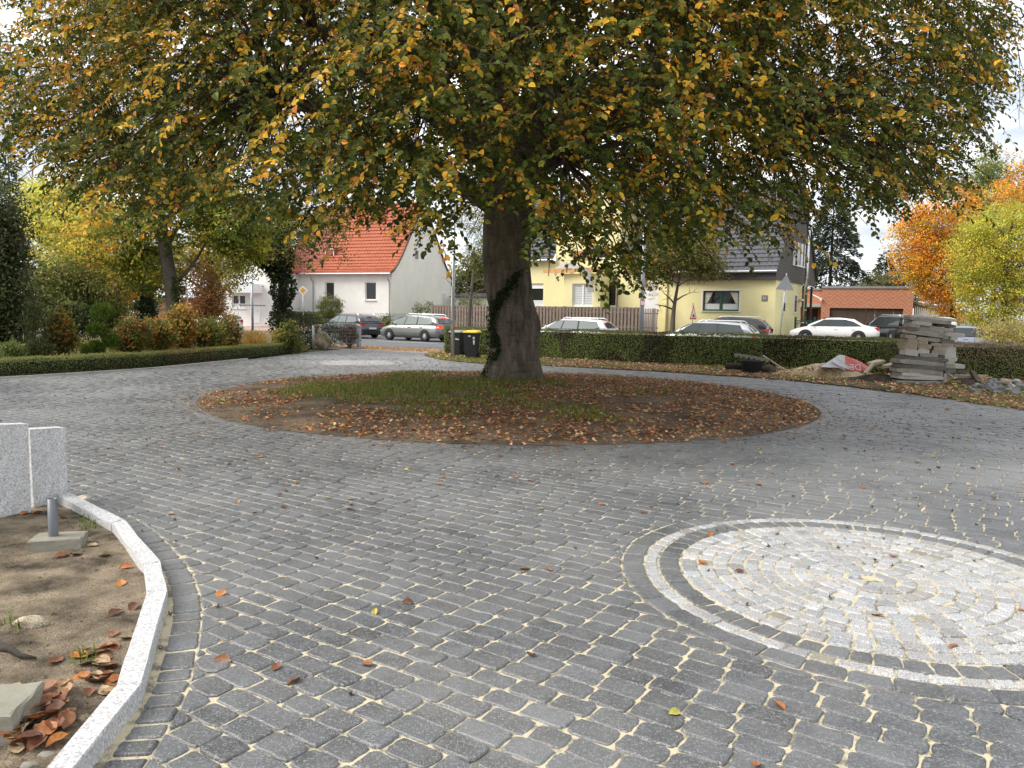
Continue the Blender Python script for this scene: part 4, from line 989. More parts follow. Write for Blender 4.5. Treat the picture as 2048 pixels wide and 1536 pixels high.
# ------------------------------------------------------------------ building materials
M['white_render'] = plain('white_render', (.80, .79, .76), .9, .05, 1.2, bmp=.15, bscale=90, dirt=(.66, .64, .60))
M['grey_render'] = plain('grey_plinth', (.60, .61, .62), .9, .06, 1.5, bmp=.15)
M['yellow_render'] = plain('yellow_render', (.80, .73, .40), .9, .05, 1.0, bmp=.15, bscale=90, dirt=(.70, .64, .36))
M['pvc'] = plain('white_pvc', (.82, .82, .82), .35, .03, 3)
M['zinc'] = plain('zinc', (.36, .38, .40), .45, .12, 4, metal=.6)
M['steel'] = plain('stainless_steel', (.62, .62, .60), .25, .08, 4, metal=1)
M['alu'] = plain('aluminium', (.62, .63, .64), .4, .06, 4, metal=.7)
M['dark_frame'] = plain('dark_frame', (.03, .03, .032), .5, .1)
M['green_frame'] = plain('green_frame', (.02, .085, .05), .4, .1)
M['curtain'] = plain('curtain_cloth', (.62, .58, .48), .9, .2, 9)
M['net'] = plain('net_curtain', (.60, .62, .62), .9, .08, 9)
M['brown_wood'] = plain('brown_boards', (.075, .05, .036), .6, .2, 4)
M['dark_soffit'] = plain('dark_cladding', (.060, .054, .054), .7, .15, 4)
def glassy(name, c, rough=.04):
    m, nt, b = new_mat(name); b.inputs['Base Color'].default_value = (*c, 1); b.inputs['Roughness'].default_value = rough
    b.inputs['Specular IOR Level'].default_value = .5; return m
M['pane'] = glassy('window_glass', (.018, .02, .022))
M['pane_grey'] = glassy('net_backed_glass', (.16, .17, .17), .1)
def tilemat(name, c1, c2, rough, coat=0.0):
    m, nt, b = new_mat(name); v = coords(nt)
    c = ramp(nt, noise(nt, v, 3.5, 6, .7), [(.3, c1), (.7, c2)]); c = mixc(nt, ramp(nt, noise(nt, v, .5, 4), [(.5, (0, 0, 0)), (.8, (.35, .35, .35))]), c, tuple(x * .55 for x in c1))
    nt.links.new(c, b.inputs['Base Color']); b.inputs['Roughness'].default_value = rough; b.inputs['Coat Weight'].default_value = coat; return m
M['red_tile'] = tilemat('red_clay_tile', (.34, .082, .040), (.47, .145, .07), .75)
M['old_red_tile'] = tilemat('older_red_tile', (.26, .075, .05), (.36, .12, .08), .8)
M['grey_tile'] = tilemat('anthracite_glazed_tile', (.055, .055, .062), (.085, .085, .095), .32, .3)
def slate():
    m, nt, b = new_mat('slate_shingles'); v = coords(nt, rot=(0, 0, 0))
    sx = nd(nt, 'ShaderNodeSeparateXYZ'); nt.links.new(v, sx.inputs[0]); cb = nd(nt, 'ShaderNodeCombineXYZ'); nt.links.new(sx.outputs[1], cb.inputs[0]); nt.links.new(sx.outputs[2], cb.inputs[1])
    br = nd(nt, 'ShaderNodeTexBrick', Scale=1.0); br.inputs['Brick Width'].default_value = .42; br.inputs['Row Height'].default_value = .2; br.inputs['Mortar Size'].default_value = .012
    br.inputs['Color1'].default_value = (.060, .058, .062, 1); br.inputs['Color2'].default_value = (.085, .082, .086, 1); br.inputs['Mortar'].default_value = (.022, .022, .022, 1)
    nt.links.new(cb.outputs[0], br.inputs['Vector']); nt.links.new(br.outputs[0], b.inputs['Base Color']); b.inputs['Roughness'].default_value = .6; return m
M['slate'] = slate()
def brickmat(name, zig):
    m, nt, b = new_mat(name); v = coords(nt)
    sx = nd(nt, 'ShaderNodeSeparateXYZ'); nt.links.new(v, sx.inputs[0]); cb = nd(nt, 'ShaderNodeCombineXYZ'); nt.links.new(sx.outputs[0], cb.inputs[0]); nt.links.new(sx.outputs[2], cb.inputs[1])
    br = nd(nt, 'ShaderNodeTexBrick', Scale=1.0); br.inputs['Brick Width'].default_value = .25; br.inputs['Row Height'].default_value = .083; br.inputs['Mortar Size'].default_value = .008
    br.inputs['Color1'].default_value = (.40, .115, .05, 1); br.inputs['Color2'].default_value = (.50, .17, .08, 1); br.inputs['Mortar'].default_value = (.45, .33, .25, 1)
    nt.links.new(cb.outputs[0], br.inputs['Vector']); c = br.outputs[0]
    if zig:
        pp = nd(nt, 'ShaderNodeMath', operation='PINGPONG'); pp.inputs[1].default_value = .62; nt.links.new(sx.outputs[0], pp.inputs[0])
        ad = nd(nt, 'ShaderNodeMath', operation='ADD'); nt.links.new(pp.outputs[0], ad.inputs[0]); nt.links.new(sx.outputs[2], ad.inputs[1])
        fr = nd(nt, 'ShaderNodeMath', operation='PINGPONG'); fr.inputs[1].default_value = .17; nt.links.new(ad.outputs[0], fr.inputs[0])
        lt = nd(nt, 'ShaderNodeMath', operation='LESS_THAN'); lt.inputs[1].default_value = .045; nt.links.new(fr.outputs[0], lt.inputs[0])
        ml = nd(nt, 'ShaderNodeMath', operation='MULTIPLY'); ml.inputs[1].default_value = .34; nt.links.new(lt.outputs[0], ml.inputs[0])
        c = mixc(nt, ml.outputs[0], c, (.68, .42, .28))
    nt.links.new(c, b.inputs['Base Color']); b.inputs['Roughness'].default_value = .85; return m
M['brick'] = brickmat('orange_brick', True); M['red_brick'] = brickmat('red_brick', False)

def wall_holes(mb, x0, x1, z0, z1, holes, y=0.0, reveal=.13, mi=0, mr=0):
    """wall in the plane y with window openings and their reveals"""
    xs = sorted({x0, x1, *[v for h in holes for v in h[:2]]}); zs = sorted({z0, z1, *[v for h in holes for v in h[2:4]]})
    for i in range(len(xs) - 1):
        for j in range(len(zs) - 1):
            cx, cz = (xs[i] + xs[i + 1]) / 2, (zs[j] + zs[j + 1]) / 2
            if any(h[0] < cx < h[1] and h[2] < cz < h[3] for h in holes): continue
            mb.add([(xs[i], y, zs[j]), (xs[i + 1], y, zs[j]), (xs[i + 1], y, zs[j + 1]), (xs[i], y, zs[j + 1])], [(0, 1, 2, 3)], mi)
    for a, b, c, d in [h[:4] for h in holes]:
        for p, q in (((a, c), (a, d)), ((a, d), (b, d)), ((b, d), (b, c)), ((b, c), (a, c))):
            mb.add([(p[0], y, p[1]), (q[0], y, q[1]), (q[0], y + reveal, q[1]), (p[0], y + reveal, p[1])], [(0, 1, 2, 3)], mr)
def window(parent, x0, x1, z0, z1, y, mull=1, fm='pvc', pane='pane', fw=.07, curtain=None, shutter=0.0, sill=True, name='window'):
    """frame with sashes; pane, sill and curtains are its sub-parts"""
    mb = MB(); d0, d1 = y - .01, y + .06
    mb.box(x0, x0 + fw, d0, d1, z0, z1); mb.box(x1 - fw, x1, d0, d1, z0, z1)
    mb.box(x0 + fw, x1 - fw, d0 + .002, d1, z0, z0 + fw); mb.box(x0 + fw, x1 - fw, d0 + .002, d1, z1 - fw - shutter, z1)
    for i in range(mull):
        c = x0 + (x1 - x0) * (i + 1) / (mull + 1); mb.box(c - fw * .75, c + fw * .75, d0 + .001, d1, z0 + fw, z1 - fw - shutter)
    o = mb.build(name, M[fm], parent)
    MB().box(x0 + .01, x1 - .01, y + .035, y + .05, z0 + .01, z1 - .01).build('pane', M[pane], o)
    if sill: MB().box(x0 - .06, x1 + .06, y - .20, y + .0, z0 - .055, z0 - .01).build('sill', M['pvc'] if fm == 'pvc' else M['grey_render'], o)
    if curtain:
        for cx0, cx1, kind in curtain:
            cb = MB()
            if kind == 'net': cb.box(cx0, cx1, y + .028, y + .034, z0 + fw, z0 + (z1 - z0) * .36)
            else:
                n = 10; top = [(cx0 + (cx1 - cx0) * i / n) for i in range(n + 1)]
                for i in range(n):
                    s0, s1 = i / n, (i + 1) / n; e = cx0 if kind == 'left' else cx1; w = .35
                    b0, b1 = (cx0 + (cx1 - cx0) * w * s0, cx0 + (cx1 - cx0) * w * s1) if kind == 'left' else (cx1 - (cx1 - cx0) * w * (1 - s0), cx1 - (cx1 - cx0) * w * (1 - s1))
                    yy = y + .022 + .006 * (i % 2); y2 = y + .022 + .006 * ((i + 1) % 2)
                    cb.add([(b0, yy, z0 + fw + .3 * (z1 - z0)), (b1, y2, z0 + fw + .3 * (z1 - z0)), (top[i + 1], y2, z1 - fw), (top[i], yy, z1 - fw)], [(0, 1, 2, 3)])
            cb.build('curtain', M['net'] if kind == 'net' else M['curtain'], o)
    return o
def tiled(name, parent, x0, x1, prof, tw, rl, m, amp=.03, step=.035, side=-1):
    """tiled roof slope: profile points (y,z) from eave to ridge, pantile waves across and stepped courses"""
    prof = np.array(prof, float); seg = np.linalg.norm(np.diff(prof, axis=0), axis=1); cum_ = np.r_[0, np.cumsum(seg)]
    nrow = int(cum_[-1] / rl); xs = np.arange(x0, x1 + 1e-6, tw / 6); V = []; nr = 0
    w = amp * (np.abs(np.sin(PI * (xs - x0) / tw)) ** .7)
    for i in range(nrow + 1):
        for f, up in ((0.0, step), (.97, 0.0)):
            t = min((i + f) * rl, cum_[-1]); y, z = np.interp(t, cum_, prof[:, 0]), np.interp(t, cum_, prof[:, 1])
            tg = np.array([np.interp(min(t + .05, cum_[-1]), cum_, prof[:, 0]) - np.interp(t - .05, cum_, prof[:, 0]), np.interp(min(t + .05, cum_[-1]), cum_, prof[:, 1]) - np.interp(t - .05, cum_, prof[:, 1])]); tg /= np.linalg.norm(tg) + 1e-9
            nn = np.array([-tg[1], tg[0]]) * (1 if tg[0] > 0 else -1)
            V.append(np.stack([xs, y + nn[0] * (w + up), z + nn[1] * (w + up)], 1)); nr += 1
    n = len(xs); V = np.vstack(V); i = np.arange(nr - 1)[:, None] * n; j = np.arange(n - 1)[None]
    f = np.stack([i + j, i + j + 1, i + n + j + 1, i + n + j], -1).reshape(-1, 4)
    return link(name, npmesh(name, V, f, M[m]), parent)

# ------------------------------------------------------------------ white house with the red roof
AW = math.radians(24); P0 = at(783.5, 651, 60.0); zb = .45
EW = np.array([math.cos(AW), -math.sin(AW)]); NW = np.array([math.sin(AW), math.cos(AW)]); sW, nW = P0[:2] @ EW, P0[:2] @ NW
def lw(px, py, dn=0.0):
    s, z = onplane(px, py, nW + dn, AW); return s - sW, z - zb
def rect(f, x0, x1, y0, y1):
    a = f(x0, y1); b = f(x1, y0); a2 = f(x0, y0); return a[0], b[0], (a[1] + f(x1, y1)[1]) / 2, (b[1] + a2[1]) / 2
wh = thing('white_house', 'white house with bright red tiled roof behind the passing cars', 'house', (P0[0], P0[1], zb), -AW)
ZE = lw(783, 545)[1]; ZP = lw(770, 626)[1]; DW = 9.6; LW = 11.0
wins = [rect(lw, 730, 752, 564, 600), rect(lw, 650, 668, 564, 600)]
mb = MB(); wall_holes(mb, -LW, 0, ZP, ZE, wins)
for x in (0, -LW):
    pr = [(0, ZP), (DW, ZP), (DW, ZE), (DW - 1.2, ZE + 1.15), (DW / 2, ZE + 6.0), (1.2, ZE + 1.15), (0, ZE)]
    mb.add([(x, y, z) for y, z in pr], [tuple(range(len(pr)))])
mb.build('wall', M['white_render'], wh)
mb = MB(); mb.box(-LW, .02, -.03, DW, -.4, ZP - .003); mb.build('plinth', M['grey_render'], wh)
for w_ in wins: window(wh, w_[0], w_[1], w_[2], w_[3], .10, 0)
roofp = [(-.38, ZE - .08), (.2, ZE + .22), (.8, ZE + .78), (1.3, ZE + 1.35), (DW / 2, ZE + 6.15)]
xs_ = lw(628, 545)[0]
rf = tiled('roof', wh, xs_ + .02, .12, roofp, .30, .36, 'red_tile', .035, .06)
tiled('older_roof_slope', wh, -LW - .2, xs_, roofp, .30, .36, 'old_red_tile')['label'] = 'duller red roof of the left half'
mb = MB(); rp = [(DW - y, z) for y, z in roofp]
for i in range(4): mb.add([(-LW - .2, rp[i][0], rp[i][1]), (.12, rp[i][0], rp[i][1]), (.12, rp[i + 1][0], rp[i + 1][1]), (-LW - .2, rp[i + 1][0], rp[i + 1][1])], [(0, 1, 2, 3)])
mb.build('rear_roof_slope', M['red_tile'], wh)
mb = MB(); 
for sgn in (0, 1):
    pp = roofp if not sgn else rp
    mb.tube([(.10, y, z - .05) for y, z in pp], .06, 4)
mb.build('verge', plain('dark_verge', (.07, .06, .055), .8), wh)
mb = MB(); mb.tube([(-LW - .2, -.45, ZE - .10), (.15, -.45, ZE - .10)], .075, 8); mb.build('gutter', M['zinc'], wh)
for px in (627.5, 780):
    x = lw(px, 600)[0]; MB().tube([(x, -.42, ZE - .12), (x, -.30, ZE - .5), (x, -.09, ZE - .75), (x, -.09, -.1)], .05, 8).build('downpipe', M['zinc'], wh)
# dormer in the left half
a = rect(lambda x, y: lw(x, y, 1.3), 650, 669, 497, 524)
dm = MB(); dm.box(a[0], a[1], 1.28, 3.2, a[2] - .1, a[3] + .1); dm = dm.build('dormer', M['old_red_tile'], wh); dm['label'] = 'small dormer with a white framed window'
window(dm, a[0] + .04, a[1] - .04, a[2], a[3], 1.27, 0, sill=False)
# gable windows
def gablewin(y0, y1, z0, z1, pane):
    t_ = MB(); t_.box(.0, .035, y0, y1, z0, z1); o = t_.build('window', M['pvc'], wh); MB().box(.03, .045, y0 + .09, y1 - .09, z0 + .09, z1 - .09).build('pane', M[pane], o)
gablewin(7.9, 8.7, ZP + .6, ZP + 1.9, 'net'); gablewin(3.3, 4.0, ZE + 1.2, ZE + 2.1, 'pane_grey')

# second white house, gable to the street, with a flat porch
P1 = at(437, 640, 61); b2 = thing('white_house', 'white gabled house with a flat porch roof half hidden by the ivy tree', 'house', (P1[0], P1[1], .45), math.radians(-14))
wd2 = 4.9; mb = MB(); h_e = 4.6; ap = 7.9
wx = [(1.25, 2.45, 1.25, 2.3)]
wall_holes(mb, 0, wd2, -.3, h_e, wx)
mb.add([(0, 0, h_e), (wd2, 0, h_e), (wd2 / 2, 0, ap)], [(0, 1, 2)]); mb.add([(0, 0, -.3), (0, 5, -.3), (0, 5, h_e), (0, 0, h_e)], [(0, 1, 2, 3)]); mb.add([(wd2, 0, -.3), (wd2, 5, -.3), (wd2, 5, h_e), (wd2, 0, h_e)], [(3, 2, 1, 0)])
mb.build('wall', M['white_render'], b2)
window(b2, *wx[0], .10, 1, curtain=[(1.32, 1.82, 'net'), (1.9, 2.38, 'net')])
mb = MB(); mb.prism([(-.3, h_e - .25), (wd2 / 2, ap + .12), (wd2 + .3, h_e - .25), (wd2 + .3, h_e - .40), (wd2 / 2, ap - .05), (-.3, h_e - .40)], -.3, 5.2); mb.build('roof', M['old_red_tile'], b2)
mb = MB(); mb.box(1.1, 4.0, -1.5, -.01, 2.45, 3.15); mb.build('porch_roof', M['pvc'], b2)
mb = MB(); mb.box(2.95, 3.75, -.04, .0, .1, 2.15); dr = mb.build('door', M['pvc'], b2); MB().box(3.55, 3.6, -.08, -.041, 1.05, 1.15).build('handle', M['steel'], dr)
mb = MB(); mb.box(3.85, 3.97, -1.45, -1.33, -.2, 2.44); mb.build('porch_post', M['pvc'], b2)
# glimpses behind the trees at the left
P2 = below(85, 88); b3 = thing('apartment_house', 'pale house with a red band glimpsed through the yellow green tree', 'house', P2, math.radians(-10))
mb = MB(); mb.box(0, 7, 0, 6, 0, 9.2); mb.build('wall', M['white_render'], b3)
MB().box(.4, 4.2, -.05, -.005, 8.0, 8.55).build('red_band', M['old_red_tile'], b3)
MB().prism([(-.4, 9.21), (3.5, 11.5), (7.4, 9.21)], -.3, 6.3).build('roof', M['grey_tile'], b3)
P2 = below(300, 70); b4 = thing('brick_shed', 'low red brick building behind the iron fence at the left', 'shed', P2, math.radians(-12))
mb = MB(); mb.box(0, 4.4, 0, 4, -.2, 1.9); mb.build('wall', M['red_brick'], b4); MB().box(-.15, 4.55, -.2, 4.2, 1.903, 2.06).build('roof', M['zinc'], b4)
# small outbuilding behind the fence
P2 = below(905, 68); b5 = thing('outbuilding', 'small white outbuilding with dark corrugated roof behind the picket fence', 'shed', P2, math.radians(-20))
mb = MB(); mb.box(0, 3.6, 0, 3, -.2, 2.45); mb.build('wall', M['white_render'], b5)
mb = MB(); xx = np.arange(-.2, 3.85, .06); 
for i in range(len(xx) - 1):
    q = [(xx[i], .04 * math.sin(xx[i] * 35)), (xx[i + 1], .04 * math.sin(xx[i + 1] * 35))]
    mb.add([(q[0][0], -.3, 2.52 + q[0][1]), (q[1][0], -.3, 2.52 + q[1][1]), (q[1][0], 3.2, 2.9 + q[1][1]), (q[0][0], 3.2, 2.9 + q[0][1])], [(0, 1, 2, 3)])
mb.box(-.2, 3.8, -.28, 3.1, 2.452, 2.50); mb.build('roof', M['dark_soffit'], b5)

# ------------------------------------------------------------------ yellow house
AY = math.radians(33); Q0 = at(1548, 650, 45.0); zy = .48
EY = np.array([math.cos(AY), -math.sin(AY)]); NY = np.array([math.sin(AY), math.cos(AY)]); sY, nY = Q0[:2] @ EY, Q0[:2] @ NY
def ly(px, py, dn=0.0):
    s, z = onplane(px, py, nY + dn, AY); return s - sY, z - zy
yh = thing('yellow_house', 'pale yellow house with anthracite roofs and slate clad gable being renovated', 'house', (Q0[0], Q0[1], zy), -AY)
xw = ly(1333, 600)[0]; ZS = ly(1450, 560)[1]; ZG = ly(1500, 543)[1]
xm0 = ly(985, 600)[0]
g = rect(ly, 1404.5, 1479, 581.5, 622)
mb = MB(); wall_holes(mb, xw, 0, -.4, ZS, [g], 0, .15)
# right side wall with two narrow windows
mb.add([(0, 0, -.4), (0, 6.6, -.4), (0, 6.6, ZS), (0, 0, ZS)], [(0, 1, 2, 3)])
MAIN = .35                                # the main range stands back a little
ZM = ly(1090, 522, MAIN)[1]
w1 = rect(lambda x, y: ly(x, y, MAIN), 1050, 1087, 567, 614); w3 = rect(lambda x, y: ly(x, y, MAIN), 1201, 1234, 559, 614); w4 = rect(lambda x, y: ly(x, y, MAIN), 1280, 1317, 565, 618)
wall_holes(mb, xm0, xw, -.4, ZM, [w1, w3, w4], MAIN, .15)
mb.add([(xw, 0, -.4), (xw, MAIN, -.4), (xw, MAIN, ZS), (xw, 0, ZS)], [(0, 1, 2, 3)])
# cross gable above the torn off balcony
xg0, xg1 = ly(1113, 500, MAIN)[0], ly(1243, 500, MAIN)[0]
zt = ly(1180, 420, MAIN)[1]; dr = rect(lambda x, y: ly(x, y, MAIN), 1182, 1216, 492, 535)
wall_holes(mb, xg0, xg1, ZM, zt, [(dr[0], dr[1], max(dr[2], ZM), dr[3])], MAIN - .02, .15)
mb.add([(xg0, MAIN - .02, zt), (xg1, MAIN - .02, zt), ((xg0 + xg1) / 2, MAIN - .02, zt + 2.2)], [(0, 1, 2)])
for x in (xg0, xg1): mb.add([(x, MAIN - .02, ZM), (x, 5, ZM), (x, 5, zt), (x, MAIN - .02, zt)], [(0, 1, 2, 3)])
mb.add([(xm0, MAIN, -.4), (xm0, 9, -.4), (xm0, 9, ZM), (xm0, MAIN, ZM)], [(0, 1, 2, 3)])
mb.build('wall', M['yellow_render'], yh)
o = window(yh, *g, .12, 1, 'green_frame', fw=.09, sill=True)
cx = (g[0] + g[1]) / 2
for i in range(2):
    MBc = MB()
    x0_, x1_ = (g[0] + .1, cx - .1) if i == 0 else (cx + .1, g[1] - .1)
    MB().box(x0_, x1_, .138, .15, g[2] + .1, g[2] + .44).build('net_curtain', M['net'], o)
    n = 9; wv = (x1_ - x0_) * .52
    for j in range(n):
        f0, f1 = j / n, (j + 1) / n
        def edge(f, top): 
            base = wv * f if top else wv * .30 * f
            return x0_ + base if i == 0 else x1_ - base
        yy, y2 = .134 + .008 * (j % 2), .134 + .008 * ((j + 1) % 2)
        MBc.add([(edge(f0, 0), yy, g[2] + .46), (edge(f1, 0), y2, g[2] + .46), (edge(f1, 1), y2, g[3] - .1), (edge(f0, 1), yy, g[3] - .1)], [(0, 1, 2, 3)])
    MBc.build('curtain', M['curtain'], o)
mb = MB(); t_ = .09
mb.box(g[0] - t_, g[0], -.012, .0, g[2] - .02, g[3] + t_); mb.box(g[1], g[1] + t_, -.012, 0, g[2] - .02, g[3] + t_); mb.box(g[0], g[1], -.012, 0, g[3], g[3] + t_); mb.build('window_surround', M['white_render'], yh)
window(yh, *w1, MAIN + .12, 0, shutter=.28, pane='pane'); 
MB().box(w1[0] + .08, w1[1] - .08, MAIN + .125, MAIN + .15, w1[2] + .08, w1[2] + .48).build('net_curtain', M['net'], yh)
o = window(yh, *w3, MAIN + .12, 0, fw=.11, sill=False, name='garden_door'); MB().box(w3[0] + .1, w3[1] - .1, MAIN + .108, MAIN + .16, w3[2] + 1.72, w3[2] + 1.84).build('transom', M['pvc'], o)
bare_ = plain('bare_brick_edge', (.36, .22, .16), .9, .3, 8)
for a_, b_ in ((w3[0] - .10, w3[0]), (w3[1], w3[1] + .12)): MB().box(a_, b_, MAIN - .012, MAIN - .002, w3[2], w3[3] + .1).build('bare_door_edge', bare_, yh)
window(yh, *w4, MAIN + .12, 0, curtain=[(w4[0] + .08, w4[0] + .5, 'left'), (w4[1] - .55, w4[1] - .08, 'right')], shutter=.18)
window(yh, dr[0], dr[1], max(dr[2], ZM), dr[3], MAIN + .10, 0, fw=.13, sill=False, name='balcony_door')
mb = MB(); bx = ly(1146, 520, MAIN)[0]; mb.box(bx, dr[0] - .02, MAIN - .05, MAIN - .022, ZM + .0, ZM + .62); mb.box(dr[0] - .16, dr[0] - .01, MAIN - .06, MAIN - .023, ZM + .622, ZM + 1.3); mb.build('bare_brick_patch', M['red_brick'], yh)
# bay with wavy blinds
B0 = -.95; xb0, xb1 = ly(1127, 590, B0)[0], ly(1201, 590, B0)[0]; wb = rect(lambda x, y: ly(x, y, B0), 1143.5, 1186, 567, 613); zbt = ly(1160, 549, B0)[1]
bay = MB(); wall_holes(bay, xb0, xb1, -.4, zbt, [wb], B0, .14)
for x in (xb0, xb1): bay.add([(x, B0, -.4), (x, MAIN, -.4), (x, MAIN, zbt), (x, B0, zbt)], [(0, 1, 2, 3)])
bay.box(xb0, xb1, B0, MAIN - .01, zbt + .002, zbt + .06)
bay = bay.build('bay', M['yellow_render'], yh)
o = window(bay, *wb, B0 + .11, 1, pane='net')
mb = MB()
for i in range(8):
    z = wb[2] + .18 + i * (wb[3] - wb[2] - .34) / 7.5
    for a, b in ((wb[0] + .09, cx * 0 + (wb[0] + wb[1]) / 2 - .07), ((wb[0] + wb[1]) / 2 + .07, wb[1] - .09)):
        xx = np.linspace(a, b, 17); zz = z + .032 * np.abs(np.sin(np.linspace(0, PI * 2, 17)))
        for k_ in range(16): mb.add([(xx[k_], B0 + .142, zz[k_]), (xx[k_ + 1], B0 + .142, zz[k_ + 1]), (xx[k_ + 1], B0 + .142, zz[k_ + 1] + .022), (xx[k_], B0 + .142, zz[k_] + .022)], [(0, 1, 2, 3)])
mb.build('blind_pattern', plain('blind_line', (.20, .22, .22), .8), o)
MB().box(xb0 - .02, xb0 - .004, B0 + .35, B0 + .75, wb[2] - .5, wb[3]).build('side_window', M['pvc'], bay)
# torn off balcony: timbers and hanging felt
tb = MB(); timber = plain('fresh_timber', (.58, .33, .12), .7, .18, 5)
for px0, px1, py0, py1, dn in [(1086, 1113, 538, 545.5, -1.25), (1107, 1132, 537, 545.5, -1.35), (1130, 1149, 537, 545, -1.28), (1150, 1166, 537, 544, -1.2), (1170, 1190, 535, 543, -1.25), (1188, 1206, 535, 541.5, -1.2)]:
    r_ = rect(lambda x, y: ly(x, y, dn), px0, px1, py0, py1); tb.box(r_[0], r_[1], dn, dn + .14, r_[2], r_[3])
for px in (1120, 1140, 1160, 1180): 
    x = ly(px, 540, -1.1)[0]; z = ly(px, 540, -1.1)[1]; tb.box(x - .06, x + .06, -1.12, MAIN - .03, z - .04, z + .09)
tb.build('balcony_timber', timber, yh)
felt = plain('grey_felt', (.34, .33, .33), .9, .12, 3); fb = MB()
fp = [(1165, 538, -1.42), (1178, 538, -1.42), (1172, 562, -1.46), (1184, 560, -1.46), (1176, 586, -1.40), (1187, 584, -1.42)]
vv = [(ly(x, y, d)[0], d, ly(x, y, d)[1]) for x, y, d in fp]
fb.add(vv, [(0, 1, 3, 2), (2, 3, 5, 4)]); fb.add([(x + .02, d + .02, z) for x, d, z in vv], [(2, 3, 1, 0), (4, 5, 3, 2)])
nx = 14; lump = []
for i in range(nx):
    px = 1112 + i * 5.0; hgt = [2, 5, 9, 12, 13, 12, 9, 8, 6, 6, 5, 4, 3, 2][i] + rng.normal(0, .6)
    lump.append([(ly(px, 537, -1.3)[0], -1.3 + .05 * math.sin(i), ly(px, 537, -1.3)[1]), (ly(px, 537 - hgt * .7, -1.0)[0], -1.0, ly(px, 537 - hgt * .7, -1.0)[1]), (ly(px, 537 - hgt, -.7)[0], -.7, ly(px, 537 - hgt, -.7)[1]), (ly(px, 537, -.3)[0], -.3, ly(px, 537, -.3)[1])])
fb.loft(lump); fb.add([(ly(x, y, -1.3)[0], -1.38, ly(x, y, -1.3)[1]) for x, y in [(1109, 546), (1116, 546), (1112, 554)]], [(0, 1, 2)])
fb.build('torn_roofing_felt', felt, yh, False)
# roofs
zr = ly(1500, 538)[1]; DY = 10.2
wp = [(-.42, ZG + .02), (DY / 2, ZG + 6.1)]
tiled('wing_roof', yh, xw + .1, .15, wp, .32, .36, 'grey_tile', .032, .04)
MB().add([(xw + .1, DY + .4, ZG), (.15, DY + .4, ZG), (.15, DY / 2, ZG + 6.1), (xw + .1, DY / 2, ZG + 6.1)], [(0, 1, 2, 3)]).build('rear_roof_slope', M['grey_tile'], yh)
mb = MB(); mb.box(xw + .12, .06, -.30, .28, ZS - .02, ZG - .08); mb.build('eaves_board', M['dark_soffit'], yh)
for g_ in ([(xw + .1, -.47, ZG - .02), (.12, -.47, ZG - .02)], [(xm0, MAIN - .45, ZM + .02), (xg0 - .1, MAIN - .45, ZM + .02)], [(xg1 + .1, MAIN - .45, ZM + .05), (xw + .09, MAIN - .45, ZM + .05)]): MB().tube(g_, .08, 8).build('gutter', M['zinc'], yh)
gb = MB(); gp_ = [(-.30, ZS - .02), (DY + .3, ZS - .02), (DY + .35, ZG), (DY / 2, ZG + 6.05), (-.38, ZG)]
gb.add([(.07, y, z) for y, z in gp_], [tuple(range(5))]); gb.add([(.07, -.30, ZS - .02), (0.0, -.30, ZS - .02), (0.0, DY + .3, ZS - .02), (.07, DY + .3, ZS - .02)], [(0, 1, 2, 3)]); gb.build('slate_gable', M['slate'], yh)
gw = MB(); z0, z1 = ZG + .55, ZG + 2.05
for i in range(4): gw.box(.075, .14, 3.5 + i * .95, 3.68 + i * .95, z0, z1)
gw.box(.075, .13, 3.681, 6.34, z0, z0 + .09); o = gw.build('gable_window', M['pvc'], yh); MB().box(.072, .09, 3.6, 6.4, z0 + .05, z1).build('pane', M['pane'], o)
mb = MB(); mb.tube([(.12, DY + .42, ZG - .1), (.12, DY / 2, ZG + 6.1)], .09, 4); mb.build('verge', plain('verge_board', (.06, .045, .04), .8), yh)
for y0 in (1.6, 4.6):
    mb = MB(); mb.box(.0, .05, y0, y0 + .75, 1.5, 2.75); o = mb.build('window', M['pvc'], yh); MB().box(.045, .06, y0 + .1, y0 + .65, 1.62, 2.65).build('pane', M['pane'], o)
mb = MB()
for y0 in (7.6, 10.0): MB().box(-.16, -.02, y0, y0 + .14, -.3, ZS - .03).build('carport_post', M['brown_wood'], yh)
mb = MB(); mb.tube([(.42, 5.9, .95), (.42, 5.9, 7.6)], .115, 12)
for z in np.arange(1.7, 7.4, 1.05): mb.cyl((.42, 5.9), .125, z, z + .05, 12)
mb.tube([(-.02, 5.9, 2.35), (.42, 5.9, 2.35)], .10, 10); mb.box(-.02, .6, 5.75, 6.05, .85, .94); mb.build('flue_pipe', M['steel'], yh, True)
mp = [(MAIN - .42, ZM + .03), (5.3, ZM + 5.4)]
tiled('main_roof', yh, xm0 - .2, xg0 - .01, mp, .32, .36, 'grey_tile', .032, .04); tiled('main_roof', yh, xg1 + .01, xw + .09, mp, .32, .36, 'grey_tile', .032, .04)
mb = MB(); xc = (xg0 + xg1) / 2
for s_ in (-1, 1): 
    xe = xg0 - .25 if s_ < 0 else xg1 + .25; mb.add([(xe, MAIN - .35, zt - .2), (xc, MAIN - .35, zt + 2.3), (xc, 5.3, zt + 2.3), (xe, 5.3, zt - .2)], [(0, 1, 2, 3)])
mb.build('cross_gable_roof', M['grey_tile'], yh)
mb = MB(); x = ly(1335, 600)[0]; mb.tube([(x - .02, -.06, ZS - .1), (x - .06, -.06, -.1)], .05, 8); mb.build('downpipe', plain('cream_pipe', (.70, .62, .36), .5), yh)
